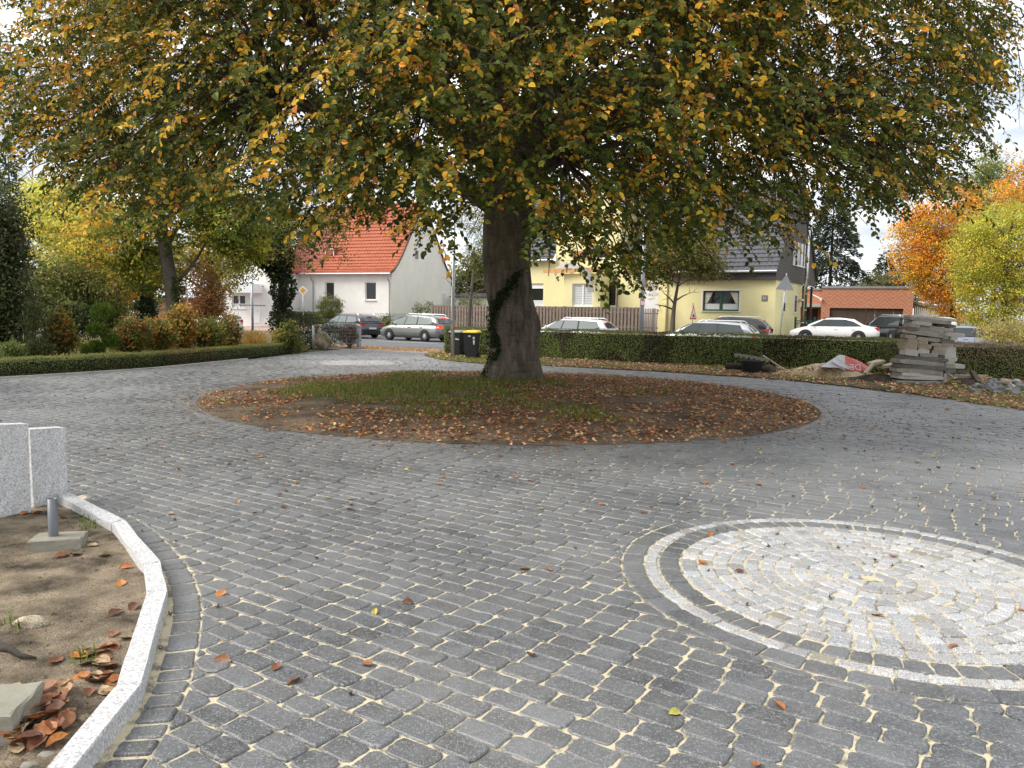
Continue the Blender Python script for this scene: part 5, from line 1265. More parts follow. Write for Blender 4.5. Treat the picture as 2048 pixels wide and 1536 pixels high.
# house number 31 on a small plate
hx, hz = ly(1529.5, 596.5); hn = MB().box(hx - .17, hx + .17, -.03, -.004, hz - .17, hz + .17).build('house_number_plate', plain('number_plate', (.16, .15, .11), .6), yh)
tx = link('house_number', text_mesh('31', .26), hn); tx.rotation_euler = (PI / 2, 0, 0); tx.location = (hx, -.034, hz); tx.data.materials.append(M['pvc'])

# ------------------------------------------------------------------ brick garage and grey shed
AG = math.radians(22); g0 = below(1641, 66.5); zgar = .5
EG = np.array([math.cos(AG), -math.sin(AG)]); NG = np.array([math.sin(AG), math.cos(AG)]); sG, nG = np.array(g0[:2]) @ EG, np.array(g0[:2]) @ NG
def lg(px, py, dn=0.0):
    s, z = onplane(px, py, nG + dn, AG); return s - sG, z - zgar
gar = thing('brick_garage', 'flat roofed orange brick garage with zigzag brickwork and brown double door', 'garage', (g0[0], g0[1], zgar), -AG)
xr = lg(1827, 600)[0]; zt = lg(1740, 577)[1]; d = rect(lg, 1657, 1807, 616.5, 665); d = (d[0], d[1], 0.0, d[3])
mb = MB(); wall_holes(mb, 0, xr, -.4, zt, [d], 0, .3); 
for x in (0, xr): mb.add([(x, 0, -.4), (x, 8, -.4), (x, 8, zt), (x, 0, zt)], [(0, 1, 2, 3)])
xl = lg(1597, 600, 1.8)[0]; zl = lg(1620, 580, 1.8)[1]; e = rect(lambda x, y: lg(x, y, 1.8), 1606, 1636, 617, 660); e = (e[0], e[1], 0, e[3])
wall_holes(mb, xl, 0, -.4, zl, [e], 1.8, .3); mb.build('wall', M['brick'], gar)
mb = MB(); n = 8
for i in range(n):
    a = d[0] + (d[1] - d[0]) * i / n; mb.box(a + .01, a + (d[1] - d[0]) / n - .01, .2, .25, 0, d[3])
mb.build('garage_door', M['brown_wood'], gar)
MB().box(e[0], e[1], 2.05, 2.1, 0, e[3]).build('side_door', plain('dark_red_door', (.05, .02, .018), .6), gar)
mb = MB(); mb.box(-.05, xr + .1, -.08, 8, zt + .002, zt + .2); mb.box(xl - .1, -.051, 1.7, 8, zl + .002, zl + .12); mb.build('roof_edge', M['zinc'], gar)
mb = MB(); mb.box(xl - .2, -.02, .2, 1.79, e[3] + .12, e[3] + .42); mb.build('canopy_slab', plain('canopy_concrete', (.42, .40, .37), .9), gar)
xq, zq = lg(1640, 598, 0); mb = MB(); mb.tube([(-.9, .1, zq + .45), (-.05, -.15, zq)], .05, 6); mb.box(-.16, .02, -.22, -.08, zq - .14, zq + .08); mb.build('lamp_arm', M['pvc'], gar)
shd = thing('shed', 'pale grey boarded shed with sloping roof right of the brick garage', 'shed', tuple(np.array([*(np.array(g0[:2]) + EG * (xr + .12) + NG * .6), zgar])), -AG)
zs0, zs1 = lg(1832, 608)[1], lg(1950, 632)[1]; Ls = lg(1952, 630)[0] - xr
mb = MB(); nb_ = int(Ls / .14)
for i in range(nb_):
    x0_ = Ls * i / nb_; za = zs0 + (zs1 - zs0) * i / nb_; zb_ = zs0 + (zs1 - zs0) * (i + 1) / nb_
    mb.prism([(x0_ + .008, -.3), (x0_ + Ls / nb_ - .008, -.3), (x0_ + Ls / nb_ - .008, zb_), (x0_ + .008, za)], 0, .03 + .02 * (i % 2))
mb.box(0, Ls, .06, 4, -.3, zs1 - .1); mb.build('wall', plain('grey_boards', (.47, .46, .40), .9, .12, 3), shd)
mb = MB(); mb.prism([(-.02, zs0), (Ls + .3, zs1 - .05), (Ls + .3, zs1 + .17), (-.02, zs0 + .22)], -.3, 4.3); mb.build('roof', plain('shed_roof', (.17, .17, .165), .8), shd)

# ------------------------------------------------------------------ fences and gates on the far side
FN = 45.75; wood = plain('weathered_picket', (.215, .175, .145), .9, .25, 4, bmp=.4, bscale=30)
s0, s1 = onplane(863, 615, FN)[0], onplane(1284, 615, FN)[0]; p = W(s0, FN)
fz = .53; fe = thing('picket_fence', 'long weathered wooden fence of alternating boards in front of the yellow house', 'fence', (p[0], p[1], fz), -A)
mb = MB(); Lf = s1 - s0; x = 0.0
while x < Lf:
    for off_, y0 in ((0, -.055), (.12, .03)):
        if x + off_ + .15 > Lf: continue
        h = 1.66 + rng.normal(0, .008); j = rng.normal(0, .004); xa, xb_ = x + off_ + j, x + off_ + .15 + j
        mb.prism([(xa, .06), (xb_, .06), (xb_, h - .03), (xb_ - .03, h), (xa + .03, h), (xa, h - .03)], y0, y0 + .022)
    x += .24
mb.build('boards', wood, fe)
mb = MB(); mb.box(0, Lf, -.028, .026, .35, .45); mb.box(0, Lf, -.028, .026, 1.28, 1.38); mb.build('rails', wood, fe)
for i in range(8):
    x = .05 + i * (Lf - .1) / 7; MB().box(x - .045, x + .045, .056, .14, -.2, 1.6).build('post', wood, fe)
sa, sb = onplane(1287, 615, FN)[0], onplane(1317, 615, FN)[0]; p = W(sa, FN)
ga = thing('picket_gate', 'narrow slatted wooden gate at the right end of the board fence', 'gate', (p[0], p[1], fz), -A)
mb = MB(); Lg = sb - sa
for i in range(9):
    x = i * Lg / 9; mb.box(x, x + .06, -.02, .0, .06, 1.58 + .02 * (i % 2))
mb.build('slats', wood, ga); mb = MB(); mb.box(0, Lg, .002, .03, .35, .43); mb.box(0, Lg, .002, .03, 1.25, 1.33); mb.build('rails', wood, ga)
MB().box(Lg * .62, Lg * .62 + .09, .032, .12, -.2, 1.6).build('post', wood, ga)
# advertising board behind the gate
sx, sz = onplane(1286, 618, FN + .5); sx2, _ = onplane(1313, 618, FN + .5); ztop = onplane(1300, 581, FN + .5)[1]
p = W(sx, FN + .5); sg = thing('advertising_board', 'white printed advertising board leaning behind the slatted gate', 'sign', (p[0], p[1], fz), -A)
wS, hS = sx2 - sx, ztop - fz
o = MB().box(0, wS, 0, .02, .15, hS).build('panel', M['pvc'], sg); o.rotation_euler = (0, math.radians(2.5), 0)
for txt, x, z, sz_, c in (('V', .10, hS - .26, .24, (.20, .40, .05)), ('S', .22, hS - .26, .24, (.35, .62, .10)), ('ROLL', .46, hS - .26, .24, (.12, .14, .13))):
    q = link('lettering', text_mesh(txt, sz_), o); q.rotation_euler = (PI / 2, 0, 0); q.location = (x, -.004, z); q.scale = (.72, 1, 1); q.data.materials.append(plain('print_' + txt, c, .6, .02))
lines = MB()
for x, z, w_ in [(.02, .72, .36), (.02, .58, .33), (.02, .44, .28), (.52, .72, .26), (.52, .56, .3), (.52, .44, .1), (.52, .30, .28), (.66, hS - .15, .2), (.66, hS - .22, .2), (.66, hS - .29, .2)]: lines.box(x, min(x + w_, wS - .02), -.004, -.001, z, z + .03)
lines.build('print_lines', plain('print_grey', (.40, .40, .40), .7, .02), o)
MB().prism([(.16, hS - .52), (.6, hS - .44), (.72, hS - .46), (.3, hS - .58)], -.004, -.001).build('green_swoosh', plain('print_green', (.45, .5, .12), .7, .02), o)
mb = MB(); mb.box(.05, .1, .021, .06, -.1, .6); mb.box(wS - .12, wS - .07, .021, .06, -.1, .6); mb.build('stake', M['brown_wood'], sg)
# iron railings at the left and green gate at the right
def railing(name, label, px0, px1, D, h, m, step=.14, kind='fence'):
    a, b = below(px0, D), below(px1, D); L_ = math.hypot(b[0] - a[0], b[1] - a[1]); t = thing(name, label, kind, a, math.atan2(b[1] - a[1], b[0] - a[0]))
    mb = MB(); x = 0
    while x < L_: mb.box(x, x + .025, 0, .025, .05, h); x += step
    mb.build('bars', m, t); mb = MB(); mb.box(0, L_, -.012, -.001, .2, .26); mb.box(0, L_, -.012, -.001, h - .2, h - .14); mb.build('rails', m, t)
    for x in np.arange(0, L_ + .1, max(L_ / 3, .5)): MB().box(x - .05, x + .05, .03, .13, -.2, h + .08).build('post', m, t)
dk = plain('dark_iron', (.045, .055, .05), .6); gr = plain('green_metal', (.025, .10, .065), .5)
railing('iron_fence', 'dark iron bar fence behind the striped barrier', 226, 284, 60, 1.75, dk)
railing('iron_fence', 'rusty pale iron bar fence in front of the low brick building', 302, 348, 60, 1.75, plain('rusty_iron', (.30, .20, .13), .8))
railing('metal_gate', 'green metal gate between the yellow house and the white saloon car', 1592, 1650, 47, 1.15, gr, .3, 'gate')
p = below(1964, 47); t = thing('gate_post', 'short thick green metal post in front of the yellow green tree', 'post', p)
MB().box(-.17, .17, -.12, .12, -.2, 1.0, bev=.01).build('shaft', gr, t); MB().box(-.19, .19, -.14, .14, 1.0, 1.04).build('cap', gr, t)
# ------------------------------------------------------------------ cars
def paint(name, c, metal=.0, rough=.28):
    m, nt, b = new_mat(name); v = coords(nt)
    nt.links.new(ramp(nt, noise(nt, v, 2.5, 5), [(.3, tuple(x * .93 for x in c)), (.7, c)]), b.inputs['Base Color'])
    b.inputs['Roughness'].default_value = rough; b.inputs['Metallic'].default_value = metal; b.inputs['Coat Weight'].default_value = .8; b.inputs['Coat Roughness'].default_value = .04; return m
M['tyre'] = plain('tyre_rubber', (.018, .018, .019), .85, .2, 10)
M['rim'] = plain('wheel_alloy', (.62, .63, .65), .3, .05, 5, metal=.8)
M['black_trim'] = plain('black_plastic', (.02, .02, .022), .6, .15)
M['tail_red'] = glassy('red_lamp_glass', (.55, .02, .015), .15)
def lampmat(name, c, e):
    m, nt, b = new_mat(name); b.inputs['Base Color'].default_value = (*c, 1); b.inputs['Emission Color'].default_value = (*c, 1); b.inputs['Emission Strength'].default_value = e; return m
M['brake_lit'] = lampmat('lit_brake_lamp', (.85, .035, .02), .9); M['indicator_lit'] = lampmat('lit_indicator', (1, .38, .04), 1.6)
M['lamp_clear'] = glassy('clear_lamp_glass', (.55, .56, .58), .1)
M['plate'] = plain('number_plate_white', (.75, .75, .73), .5, .03)
M['car_glass'] = glassy('car_glass', (.05, .06, .062), .03)
M['car_glass_light'] = glassy('clear_car_glass', (.22, .25, .24), .05)
def car(name, label, loc, head, body, L=4.7, Wd=1.81, Ht=1.5, style='estate', glass='car_glass', rails=True, lit=False, group='cars in the street', rearplate=True, ang=None):
    """heading along local +x; the profile is lofted through cross sections"""
    ang = math.atan2(head[1], head[0]) if ang is None else ang
    t = thing(name, label, 'car', loc, ang, group)
    x0 = -L / 2; w = Wd / 2; bm = M_b = body
    if style == 'saloon': top = [(-.47, .86), (-.33, 1.02), (-.22, Ht - .08), (-.06, Ht), (.06, Ht - .02), (.16, Ht - .14), (.29, .98)]
    elif style == 'suv': top = [(-.485, 1.02), (-.45, Ht - .10), (-.38, Ht - .02), (-.12, Ht), (.06, Ht - .02), (.15, Ht - .12), (.27, 1.10)]
    else: top = [(-.478, .98), (-.415, Ht - .20), (-.36, Ht - .085), (-.20, Ht - .02), (-.05, Ht), (.06, Ht - .025), (.16, Ht - .16), (.31, .97)]
    belt = {'saloon': .90, 'suv': 1.03, 'estate': .95}[style]
    # lower body
    def deck(f):       # height of the bonnet / belt line along the car
        xs_ = [-.5, -.485, -.46, -.40, .27, .36, .45, .485, .5]; zs_ = [.62, belt - .10, belt - .02, belt, belt - .01, belt - .10, belt - .22, belt - .32, .50]
        return np.interp(f, xs_, zs_)
    def halfw(f): return w * (1 - .09 * max(0, (abs(f) - .36) / .14) ** 1.8 - .10 * max(0, (abs(f) - .46) / .04) ** 2)
    rings = []
    for f in [-.5, -.493, -.48, -.46, -.42, -.36, -.3, -.2, -.1, 0, .1, .2, .28, .34, .40, .44, .47, .488, .5]:
        h = halfw(f); z = deck(f); zb_ = .22 + (.10 if abs(f) > .47 else 0) + (.14 if abs(f) > .497 else 0); x = f * L
        crown = .03 if -.42 < f < .3 else .035
        pts = [(h * .86, zb_), (h * .965, zb_ + .10), (h, .52), (h * .985, .66 if z > .7 else z * .95), (h * .955, z - .05), (h * .90, z - .005), (h * .45, z + crown), (0, z + crown + .008)]
        rings.append([(x, y, zz) for y, zz in pts] + [(x, -y, zz) for y, zz in reversed(pts[:-1])] )
    mb = MB().loft(rings)
    # roof, pillars: greenhouse shell
    def gh(f):
        return np.interp(f, [q[0] for q in top], [q[1] for q in top])
    def yw(z, f=0): # half width of the greenhouse at height z
        tt = np.clip((z - belt) / (Ht - belt), 0, 1); return w * (.905 - .215 * tt)
    R2 = []
    fs = sorted(set([q[0] for q in top] + list(np.linspace(top[0][0], top[-1][0], 16))))
    for f in fs:
        z = float(gh(f)); x = f * L; zt_ = max(z, belt + .01)
        yl = yw(belt); yr = yw(zt_)
        pts = [(yl, belt - .04), (yw((belt + zt_) / 2), (belt + zt_) / 2), (yr, zt_ - .055 * (zt_ - belt) / (Ht - belt)), (yr * .9, zt_ - .008), (0, zt_ + .012)]
        R2.append([(x, y, zz) for y, zz in pts] + [(x, -y, zz) for y, zz in reversed(pts[:-1])])
    mb.loft(R2)
    bo = mb.build('body', body, t, True)
    for pol in bo.data.polygons: pol.use_smooth = True
    # side windows with a dark surround
    x_w = [(-.462, .0), (-.395, .0)]
    def side_panel(pts_, m, nm, dz=0.0):
        for sg in (1, -1):
            n = len(pts_); vs = [(f * L, sg * (yw(z) + .010 + dz), z) for f, z in pts_]
            MB().add(vs, [tuple(range(n)) if sg > 0 else tuple(reversed(range(n)))]).build(nm, m, t)
    zt1 = Ht - .12; zb1 = belt + .02
    if style == 'saloon':
        win = [[(.255, zb1), (.075, zb1), (.05, zt1 + .01), (.10, zt1 - .02), (.17, zt1 - .14)], [(.06, zb1), (-.12, zb1), (-.12, zt1), (.035, zt1 + .01)], [(-.135, zb1), (-.29, zb1 + .07), (-.20, zt1 - .10), (-.135, zt1 - .01)]]
    elif style == 'suv':
        win = [[(.23, zb1), (.06, zb1), (.045, zt1), (.10, zt1 - .02), (.15, zt1 - .12)], [(.045, zb1), (-.15, zb1), (-.15, zt1), (.03, zt1)], [(-.17, zb1), (-.40, zb1), (-.38, zt1 - .03), (-.17, zt1)]]
    else:
        win = [[(.26, zb1), (.075, zb1), (.05, zt1), (.11, zt1 - .02), (.18, zt1 - .16)], [(.06, zb1), (-.125, zb1), (-.125, zt1), (.035, zt1)], [(-.145, zb1), (-.33, zb1 + .03), (-.385, zb1 + .12), (-.335, zt1 - .06), (-.145, zt1)]]
    xa, xb = max(q[0] for q in win[0]) + .012, min(q[0] for q in win[-1]) - .012
    side_panel([(xa, zb1 - .025), (xb, zb1 - .02 + (.05 if style == 'saloon' else .0)), (win[-1][-2][0] - .012, win[-1][-2][1] + .018), (-.12, zt1 + .025), (.04, zt1 + .025), (win[0][-2][0] + .012, win[0][-2][1] + .03)], M['black_trim'], 'window_surround', -.005)
    for wd_ in win: side_panel(wd_, M[glass], 'side_window')
    # windscreen and rear window
    def screen(fa, za, fb, zb2, nm, inset=.88):
        g = MB(); n = 6; vs = []; sgn = 1 if fa > 0 else -1
        for f, z in ((fa, za), (fb, zb2)):
            for i in range(n + 1): 
                u = (i / n * 2 - 1); vs.append((f * L + sgn * .012 + sgn * .03 * (1 - u * u), u * yw(z) * inset, z + .016))
        g.add(vs, [(i, i + 1, i + n + 2, i + n + 1) for i in range(n)]); return g.build(nm, M[glass] if fa > 0 else M['car_glass'], t)
    screen(top[-1][0] - .012, top[-1][1] + .02, top[-2][0] + .004, top[-2][1] - .0, 'windscreen')
    if style == 'saloon': screen(-.315, 1.04, -.235, Ht - .12, 'rear_window')
    else: screen(top[0][0] + .008, belt + .10, top[1][0] + .002, top[1][1] - .02, 'rear_window', .80)
    # wheels
    for fx in (.31, -.275):
        for sg in (1, -1):
            r = .33 if style != 'suv' else .36; c = (fx * L, sg * (w - .075), r)
            ty = MB(); prof_ = [(r * .62, -.10), (r * .96, -.105), (r, -.07), (r, .07), (r * .96, .105), (r * .62, .10)]
            k_ = 24; rg = [[(c[0] + q * math.cos(a_), c[1] + sg * (yy + .0), c[2] + q * math.sin(a_)) for q, yy in prof_] for a_ in np.arange(k_) * 2 * PI / k_]
            wl = thing('wheel', None, None, (0, 0, 0)); wl.parent = t
            n = len(prof_); vs = [p for q in rg for p in q]; ty.add(vs, [(i * n + j, i * n + j + 1, ((i + 1) % k_) * n + j + 1, ((i + 1) % k_) * n + j) for i in range(k_) for j in range(n - 1)]); ty.build('tyre', M['tyre'], wl, True)
            rm = MB(); yf = c[1] + sg * .075
            nsp = 12 if style == 'estate' else 7
            rm.add([(c[0] + r * .64 * math.cos(a_), c[1] + sg * .035, c[2] + r * .64 * math.sin(a_)) for a_ in np.arange(20) * 2 * PI / 20], [tuple(range(20))], 1)
            for s_ in range(nsp):
                a_ = s_ * 2 * PI / nsp; d_ = .075 if nsp == 12 else .12
                rm.add([(c[0] + q * math.cos(a_ + e_), yf + sg * b_, c[2] + q * math.sin(a_ + e_)) for q, e_, b_ in ((.05, -.32, .012), (r * .64, -d_, -.005), (r * .64, d_, -.005), (.05, .32, .012))], [(0, 1, 2, 3)])
            rm.add([(c[0] + .07 * math.cos(a_), yf + sg * .015, c[2] + .07 * math.sin(a_)) for a_ in np.arange(10) * 2 * PI / 10], [tuple(range(10))]); rm.build('rim', [M['rim'], M['black_trim']], wl)
    for fx in (.31, -.275):
        for sg in (1, -1):
            ar = MB(); r = .385 if style != 'suv' else .42; cz = .33 if style != 'suv' else .36; a_ = np.linspace(-.35, PI + .35, 18)
            vs = [(fx * L, sg * (w + .004), cz)] + [(fx * L + r * math.cos(q), sg * (halfw(fx + r * math.cos(q) / L) * (1.0 if cz + r * math.sin(q) < .62 else .99) + .006), cz + r * math.sin(q)) for q in a_]
            ar.add(vs, [(0, i, i + 1) for i in range(1, 18)]); ar.build('wheel_arch', M['black_trim'], t)
    # trim, lamps, mirrors, handles, plate
    mb = MB(); mb.box(-L * .35, L * .35, -w * .955, w * .955, .19, .27); mb.build('sill_trim', M['black_trim'], t)
    for sg in (1, -1):
        f0 = -.47; y1 = halfw(-.47)
        g = MB(); zl = belt - .08 if style != 'saloon' else belt - .09
        g.add([(-.497 * L - .006, sg * y1 * .62, zl - .06), (-.497 * L - .012, sg * y1 * .62, zl + .07), (-.488 * L, sg * (halfw(-.488) + .012), zl + .08), (-.44 * L, sg * (halfw(-.44) + .012), zl + .05), (-.485 * L, sg * (halfw(-.485) + .012), zl - .10)], [(0, 1, 2, 4), (2, 3, 4)])
        o = g.build('tail_light', M['brake_lit'] if lit else M['tail_red'], t)
        if lit: MB().box(-.486 * L - .02, -.486 * L + .06, sg * (y1 + .0) - .012, sg * (y1 + .0) + .025, zl - .05, zl + .0).build('indicator', M['indicator_lit'], o)
        g = MB(); zl = deck(.46) - .10
        g.add([(.492 * L + .012, sg * y1 * .60, zl - .04), (.487 * L + .012, sg * y1 * .60, zl + .07), (.44 * L, sg * (halfw(.44) + .012), zl + .10), (.475 * L, sg * (halfw(.475) + .014), zl - .04)], [(0, 1, 2, 3)]); g.build('headlight', M['lamp_clear'], t)
        fm_ = .235; MB().box(fm_ * L - .05, fm_ * L + .06, sg * (w + .06) - .08, sg * (w + .06) + .08, belt + .03, belt + .17, bev=.03).build('mirror', body, t, True)
        for fh in (-.02, -.21):
            y_ = halfw(fh) * .975; MB().box(fh * L - .1, fh * L + .1, sg * y_ - .012, sg * y_ + .028, belt - .15, belt - .115).build('door_handle', body, t)
    if style != 'saloon': MB().box(top[1][0] * L - .03, top[1][0] * L + .02, -.2, .2, top[1][1] + .015, top[1][1] + .055).build('brake_light', M['brake_lit'] if lit else M['tail_red'], t)
    MB().box(-.5 * L - .02, -.5 * L + .03, -.26, .26, .58, .69).build('number_plate', M['plate'], t)
    MB().box(-.5 * L - .03, -.47 * L, -w * .8, w * .8, .30, .42).build('rear_bumper_trim', M['black_trim'], t)
    # door seams
    for f in (.245, .068, -.135):
        for sg in (1, -1):
            MB().add([(f * L - .006, sg * (w * 1.001 + .002), .34), (f * L + .006, sg * (w * 1.001 + .002), .34), (f * L + .006, sg * (w * .96 + .006), belt - .05), (f * L - .006, sg * (w * .96 + .006), belt - .05)], [(0, 1, 2, 3)]).build('door_seam', M['black_trim'], t)
    if rails and style != 'saloon':
        for sg in (1, -1):
            mb = MB(); mb.tube([(-.36 * L, sg * w * .62, Ht - .06), (-.33 * L, sg * w * .63, Ht + .03), (.03 * L, sg * w * .64, Ht + .05), (.07 * L, sg * w * .64, Ht - .02)], .018, 5); mb.build('roof_rail', M['alu'], t)
    return t
HD = -ES                                                     # towards the left along the street
def rot2(v, a): return np.array([v[0] * math.cos(a) - v[1] * math.sin(a), v[0] * math.sin(a) + v[1] * math.cos(a)])
P_ = paint
silver = P_('silver_green_paint', (.25, .265, .255), .65, .3)
c_ = (G(785, 679.5) + G(856, 682.5)) / 2
car('estate_car', 'silver estate car with glowing brake lights waiting in the street', (c_[0] + .35, c_[1] + .75, -.03), rot2(HD, math.radians(-5)), silver, 4.7, 1.81, 1.53, lit=True, glass='car_glass_light')
c2 = G(690, 676); car('estate_car', 'dark grey estate car driving away behind the barberry bush', (c2[0] - .1, c2[1] + 2.3, -.03), rot2(HD, math.radians(-17)), P_('dark_grey_paint', (.075, .077, .082), .5), 4.9, 1.85, 1.50, glass='car_glass_light')
p = at(1146, 660, 40.3); car('estate_car', 'white estate car showing above the hedge just right of the beech trunk', (p[0], p[1], -.03), HD, P_('white_paint', (.74, .75, .76)), 4.7, 1.82, 1.50, glass='car_glass_light')
p = at(1417, 660, 37.5); car('estate_car', 'pale silver estate car behind the hedge under the green window', (p[0], p[1], -.03), HD, P_('pale_silver_paint', (.52, .55, .57), .6), 4.8, 1.82, 1.50, glass='car_glass')
p = at(1455, 660, 43.2); car('estate_car', 'black estate car parked beyond the pale silver estate', (p[0], p[1], .12), HD, P_('black_paint', (.02, .021, .024), .2), 4.8, 1.85, 1.56)
p = at(1668, 660, 44.0); car('saloon_car', 'white sloping roofed saloon car in front of the brick garage', (p[0], p[1], .35), rot2(HD, math.radians(4)), P_('bright_white_paint', (.80, .81, .82)), 4.75, 1.85, 1.40, 'saloon')
p = at(1783, 660, 48); car('suv', 'black off road car seen from behind in front of the brick garage', (p[0], p[1], .30), None, P_('gloss_black_paint', (.012, .013, .015), .1), 4.3, 1.80, 1.66, 'suv', ang=math.radians(100))
p = at(1935, 665, 38); car('hatchback_car', 'pale blue grey car behind the brown hedge right of the slab stack', (p[0], p[1], -.02), -HD, P_('blue_grey_paint', (.30, .34, .40), .6), 4.3, 1.78, 1.47, rails=False)
p = at(1818, 655, 47); car('van', 'small white van end visible between the black car and the slab stack', (p[0] + 1.2, p[1] + 1, .30), None, P_('van_white_paint', (.72, .71, .68)), 4.2, 1.8, 1.62, 'suv', rails=False, ang=math.radians(150))
p = at(425, 660, 52); car('hatchback_car', 'white car half hidden behind the russet bush at the left', (p[0], p[1], -.03), HD, P_('plain_white_paint', (.74, .76, .78)), 4.3, 1.78, 1.48, rails=False)

# ------------------------------------------------------------------ poles and signs
def pole(name, label, cat, base, h, r0, r1, m='zinc', k=12):
    t = thing(name, label, cat, base); MB().cyl((0, 0), r0, -.2, h, k, r2=r1).build('pole', M[m], t, True); return t
b = G(905.5, 719.5); t = thing('metal_pole', 'tall pale metal pole on the grass beside the wheelie bins', 'pole', b)
mb = MB(); mb.cyl((0, 0), .052, -.2, 5.4, 16); mb.cyl((-.06, -.035), .012, .1, 2.6, 6); mb.build('shaft', M['alu'], t, True); MB().cyl((0, 0), .075, 0, .04, 16).build('foot_collar', M['zinc'], t)
MB().box(-.09, .09, -.058, .06, 1.33, 1.40).build('clamp', M['zinc'], t)
bb = below(1283, 39.8); t = pole('street_lamp', 'grey street lamp post with small red and white notice in front of the picket fence', 'street lamp', bb, 7.5, .13, .065, 'zinc')
MB().tube([(0, 0, 7.4), (-.1, -.3, 7.8), (-.3, -1.0, 7.95)], .045, 8).build('lamp_arm', M['zinc'], t, True); MB().box(-.45, -.20, -1.5, -.9, 7.9, 8.03, bev=.03).build('lamp_head', M['zinc'], t)
zc = at(1284, 606, 39.8)[2] - bb[2]
o = MB().box(-.115, .115, -.19, -.165, zc - .115, zc + .115).build('notice', plain('notice_red', (.62, .08, .06), .5, .05), t); MB().box(-.095, .095, -.195, -.1905, zc - .095, zc + .095).build('notice_face', M['pvc'], o)
nb_ = MB(); 
for i in range(3): nb_.box(-.07, .07 - .02 * i, -.1995, -.1955, zc + .05 - .05 * i, zc + .065 - .05 * i)
nb_.build('notice_lines', plain('notice_ink', (.55, .15, .12), .6), o)
bb = below(505, 52); t = pole('lamp_post', 'thin pale grey post in front of the white porch', 'post', bb, at(505, 548, 52)[2] - bb[2], .085, .07, 'zinc')
MB().box(-.9, .9, -.03, .03, at(505, 612, 52)[2] - bb[2] + 0, at(505, 611, 52)[2] - bb[2] + .05).build('cross_bar', M['zinc'], t)
def tri(R, z0): return [(0, z0 + R), (R * .866, z0 - R * .5), (-R * .866, z0 - R * .5)]
def rounded(poly, r=.06, k=3):
    out = []; n = len(poly)
    for i in range(n):
        p = np.array(poly[i]); a = np.array(poly[i - 1]); c = np.array(poly[(i + 1) % n]); A_ = p + (a - p) / np.linalg.norm(a - p) * r; B_ = p + (c - p) / np.linalg.norm(c - p) * r
        for q in np.linspace(0, 1, k): out.append(tuple((1 - q) ** 2 * A_ + 2 * q * (1 - q) * p + q * q * B_))
    return out
M['sign_back'] = plain('grey_sign_back', (.20, .215, .23), .6, .08, 3)
bb = below(1560, 39.5); t = thing('traffic_sign', 'grey back of a triangular warning sign on a leaning post by the yellow house', 'traffic sign', bb, math.radians(-24))
zt = at(1565, 548, 39.5)[2] - bb[2]; mb = MB(); mb.cyl((0, 0), .035, -.2, zt + .04, 10); o = mb.build('post', M['zinc'], t, True)
MB().prism(rounded(tri(.53, zt - .55), .07), -.066, -.05).build('sign_plate', M['sign_back'], t); MB().prism(rounded(tri(.53, zt - .55), .07), -.049, -.040).build('sign_face', M['pvc'], t)
t.rotation_euler[1] = math.radians(3.2); MB().box(-.05, .05, -.048, .05, zt - .30, zt - .24).build('clamp', M['zinc'], t)
MB().cyl((-.16, -.068), .012, zt - .8, zt - .78, 8).build('rivet', M['pvc'], t)
bb = below(1386, 44.2); t = thing('traffic_sign', 'white triangular sign with red edge above the pale silver estate car', 'traffic sign', bb, math.radians(52))
zt = at(1386, 610, 44.2)[2] - bb[2]; MB().cyl((0, .03), .03, -.2, zt + .12, 8).build('post', M['zinc'], t, True)
MB().prism(rounded(tri(.55, zt - .55), .06), -.012, .0).build('red_border', plain('sign_red', (.62, .03, .03), .4, .05), t); o = MB().prism(rounded(tri(.40, zt - .55), .04), -.017, -.0125).build('white_face', M['pvc'], t)
mb = MB(); mb.prism([(-.14, zt - .69), (.14, zt - .69), (.14, zt - .62), (.08, zt - .61), (.05, zt - .53), (-.07, zt - .53), (-.10, zt - .61), (-.14, zt - .62)], -.021, -.0175); mb.build('car_symbol', M['black_trim'], o)
bb = below(606.5, 51); t = thing('traffic_sign', 'yellow and white diamond priority road sign in front of the white house', 'traffic sign', bb, math.radians(4))
zt = at(606.5, 581, 51)[2] - bb[2]; MB().cyl((0, .03), .035, -.2, zt + .3, 8).build('post', M['zinc'], t, True)
dia = lambda r: [(0, zt + r), (r, zt), (0, zt - r), (-r, zt)]
MB().prism(rounded(dia(.34), .04), -.012, .0).build('white_border', M['pvc'], t); MB().prism(rounded(dia(.20), .03), -.017, -.0125).build('yellow_face', plain('sign_yellow', (.80, .40, .02), .4, .04), t)
bb = below(263, 58); t = thing('traffic_sign', 'round white red edged no passing sign with white plate below behind the garden', 'traffic sign', bb, math.radians(8))
zr = at(263, 585, 58)[2] - bb[2]; mb = MB().cyl((0, .03), .035, -.1, zr + .6, 8); mb.build('post', M['zinc'], t, True)
def disc(r, y0, y1, z, mt, nm, par, k=28): return MB().prism([(r * math.cos(a_), z + r * math.sin(a_)) for a_ in np.arange(k) * 2 * PI / k][::-1], y0, y1).build(nm, mt, par)
disc(.36, -.012, 0, zr, plain('ring_red', (.62, .03, .03), .4, .05), 'red_ring', t); disc(.27, -.017, -.0125, zr, M['pvc'], 'white_face', t)
MB().box(-.26, .26, -.012, 0, zr - .85, zr - .42).build('lower_plate', M['pvc'], t); MB().box(-.3, .3, -.012, .0, zr + .55, zr + .72).build('upper_plate', M['pvc'], t)
bb = below(276, 60); t = thing('traffic_sign', 'thin pole with the grey back of a give way sign beside the no passing sign', 'traffic sign', bb, math.radians(10))
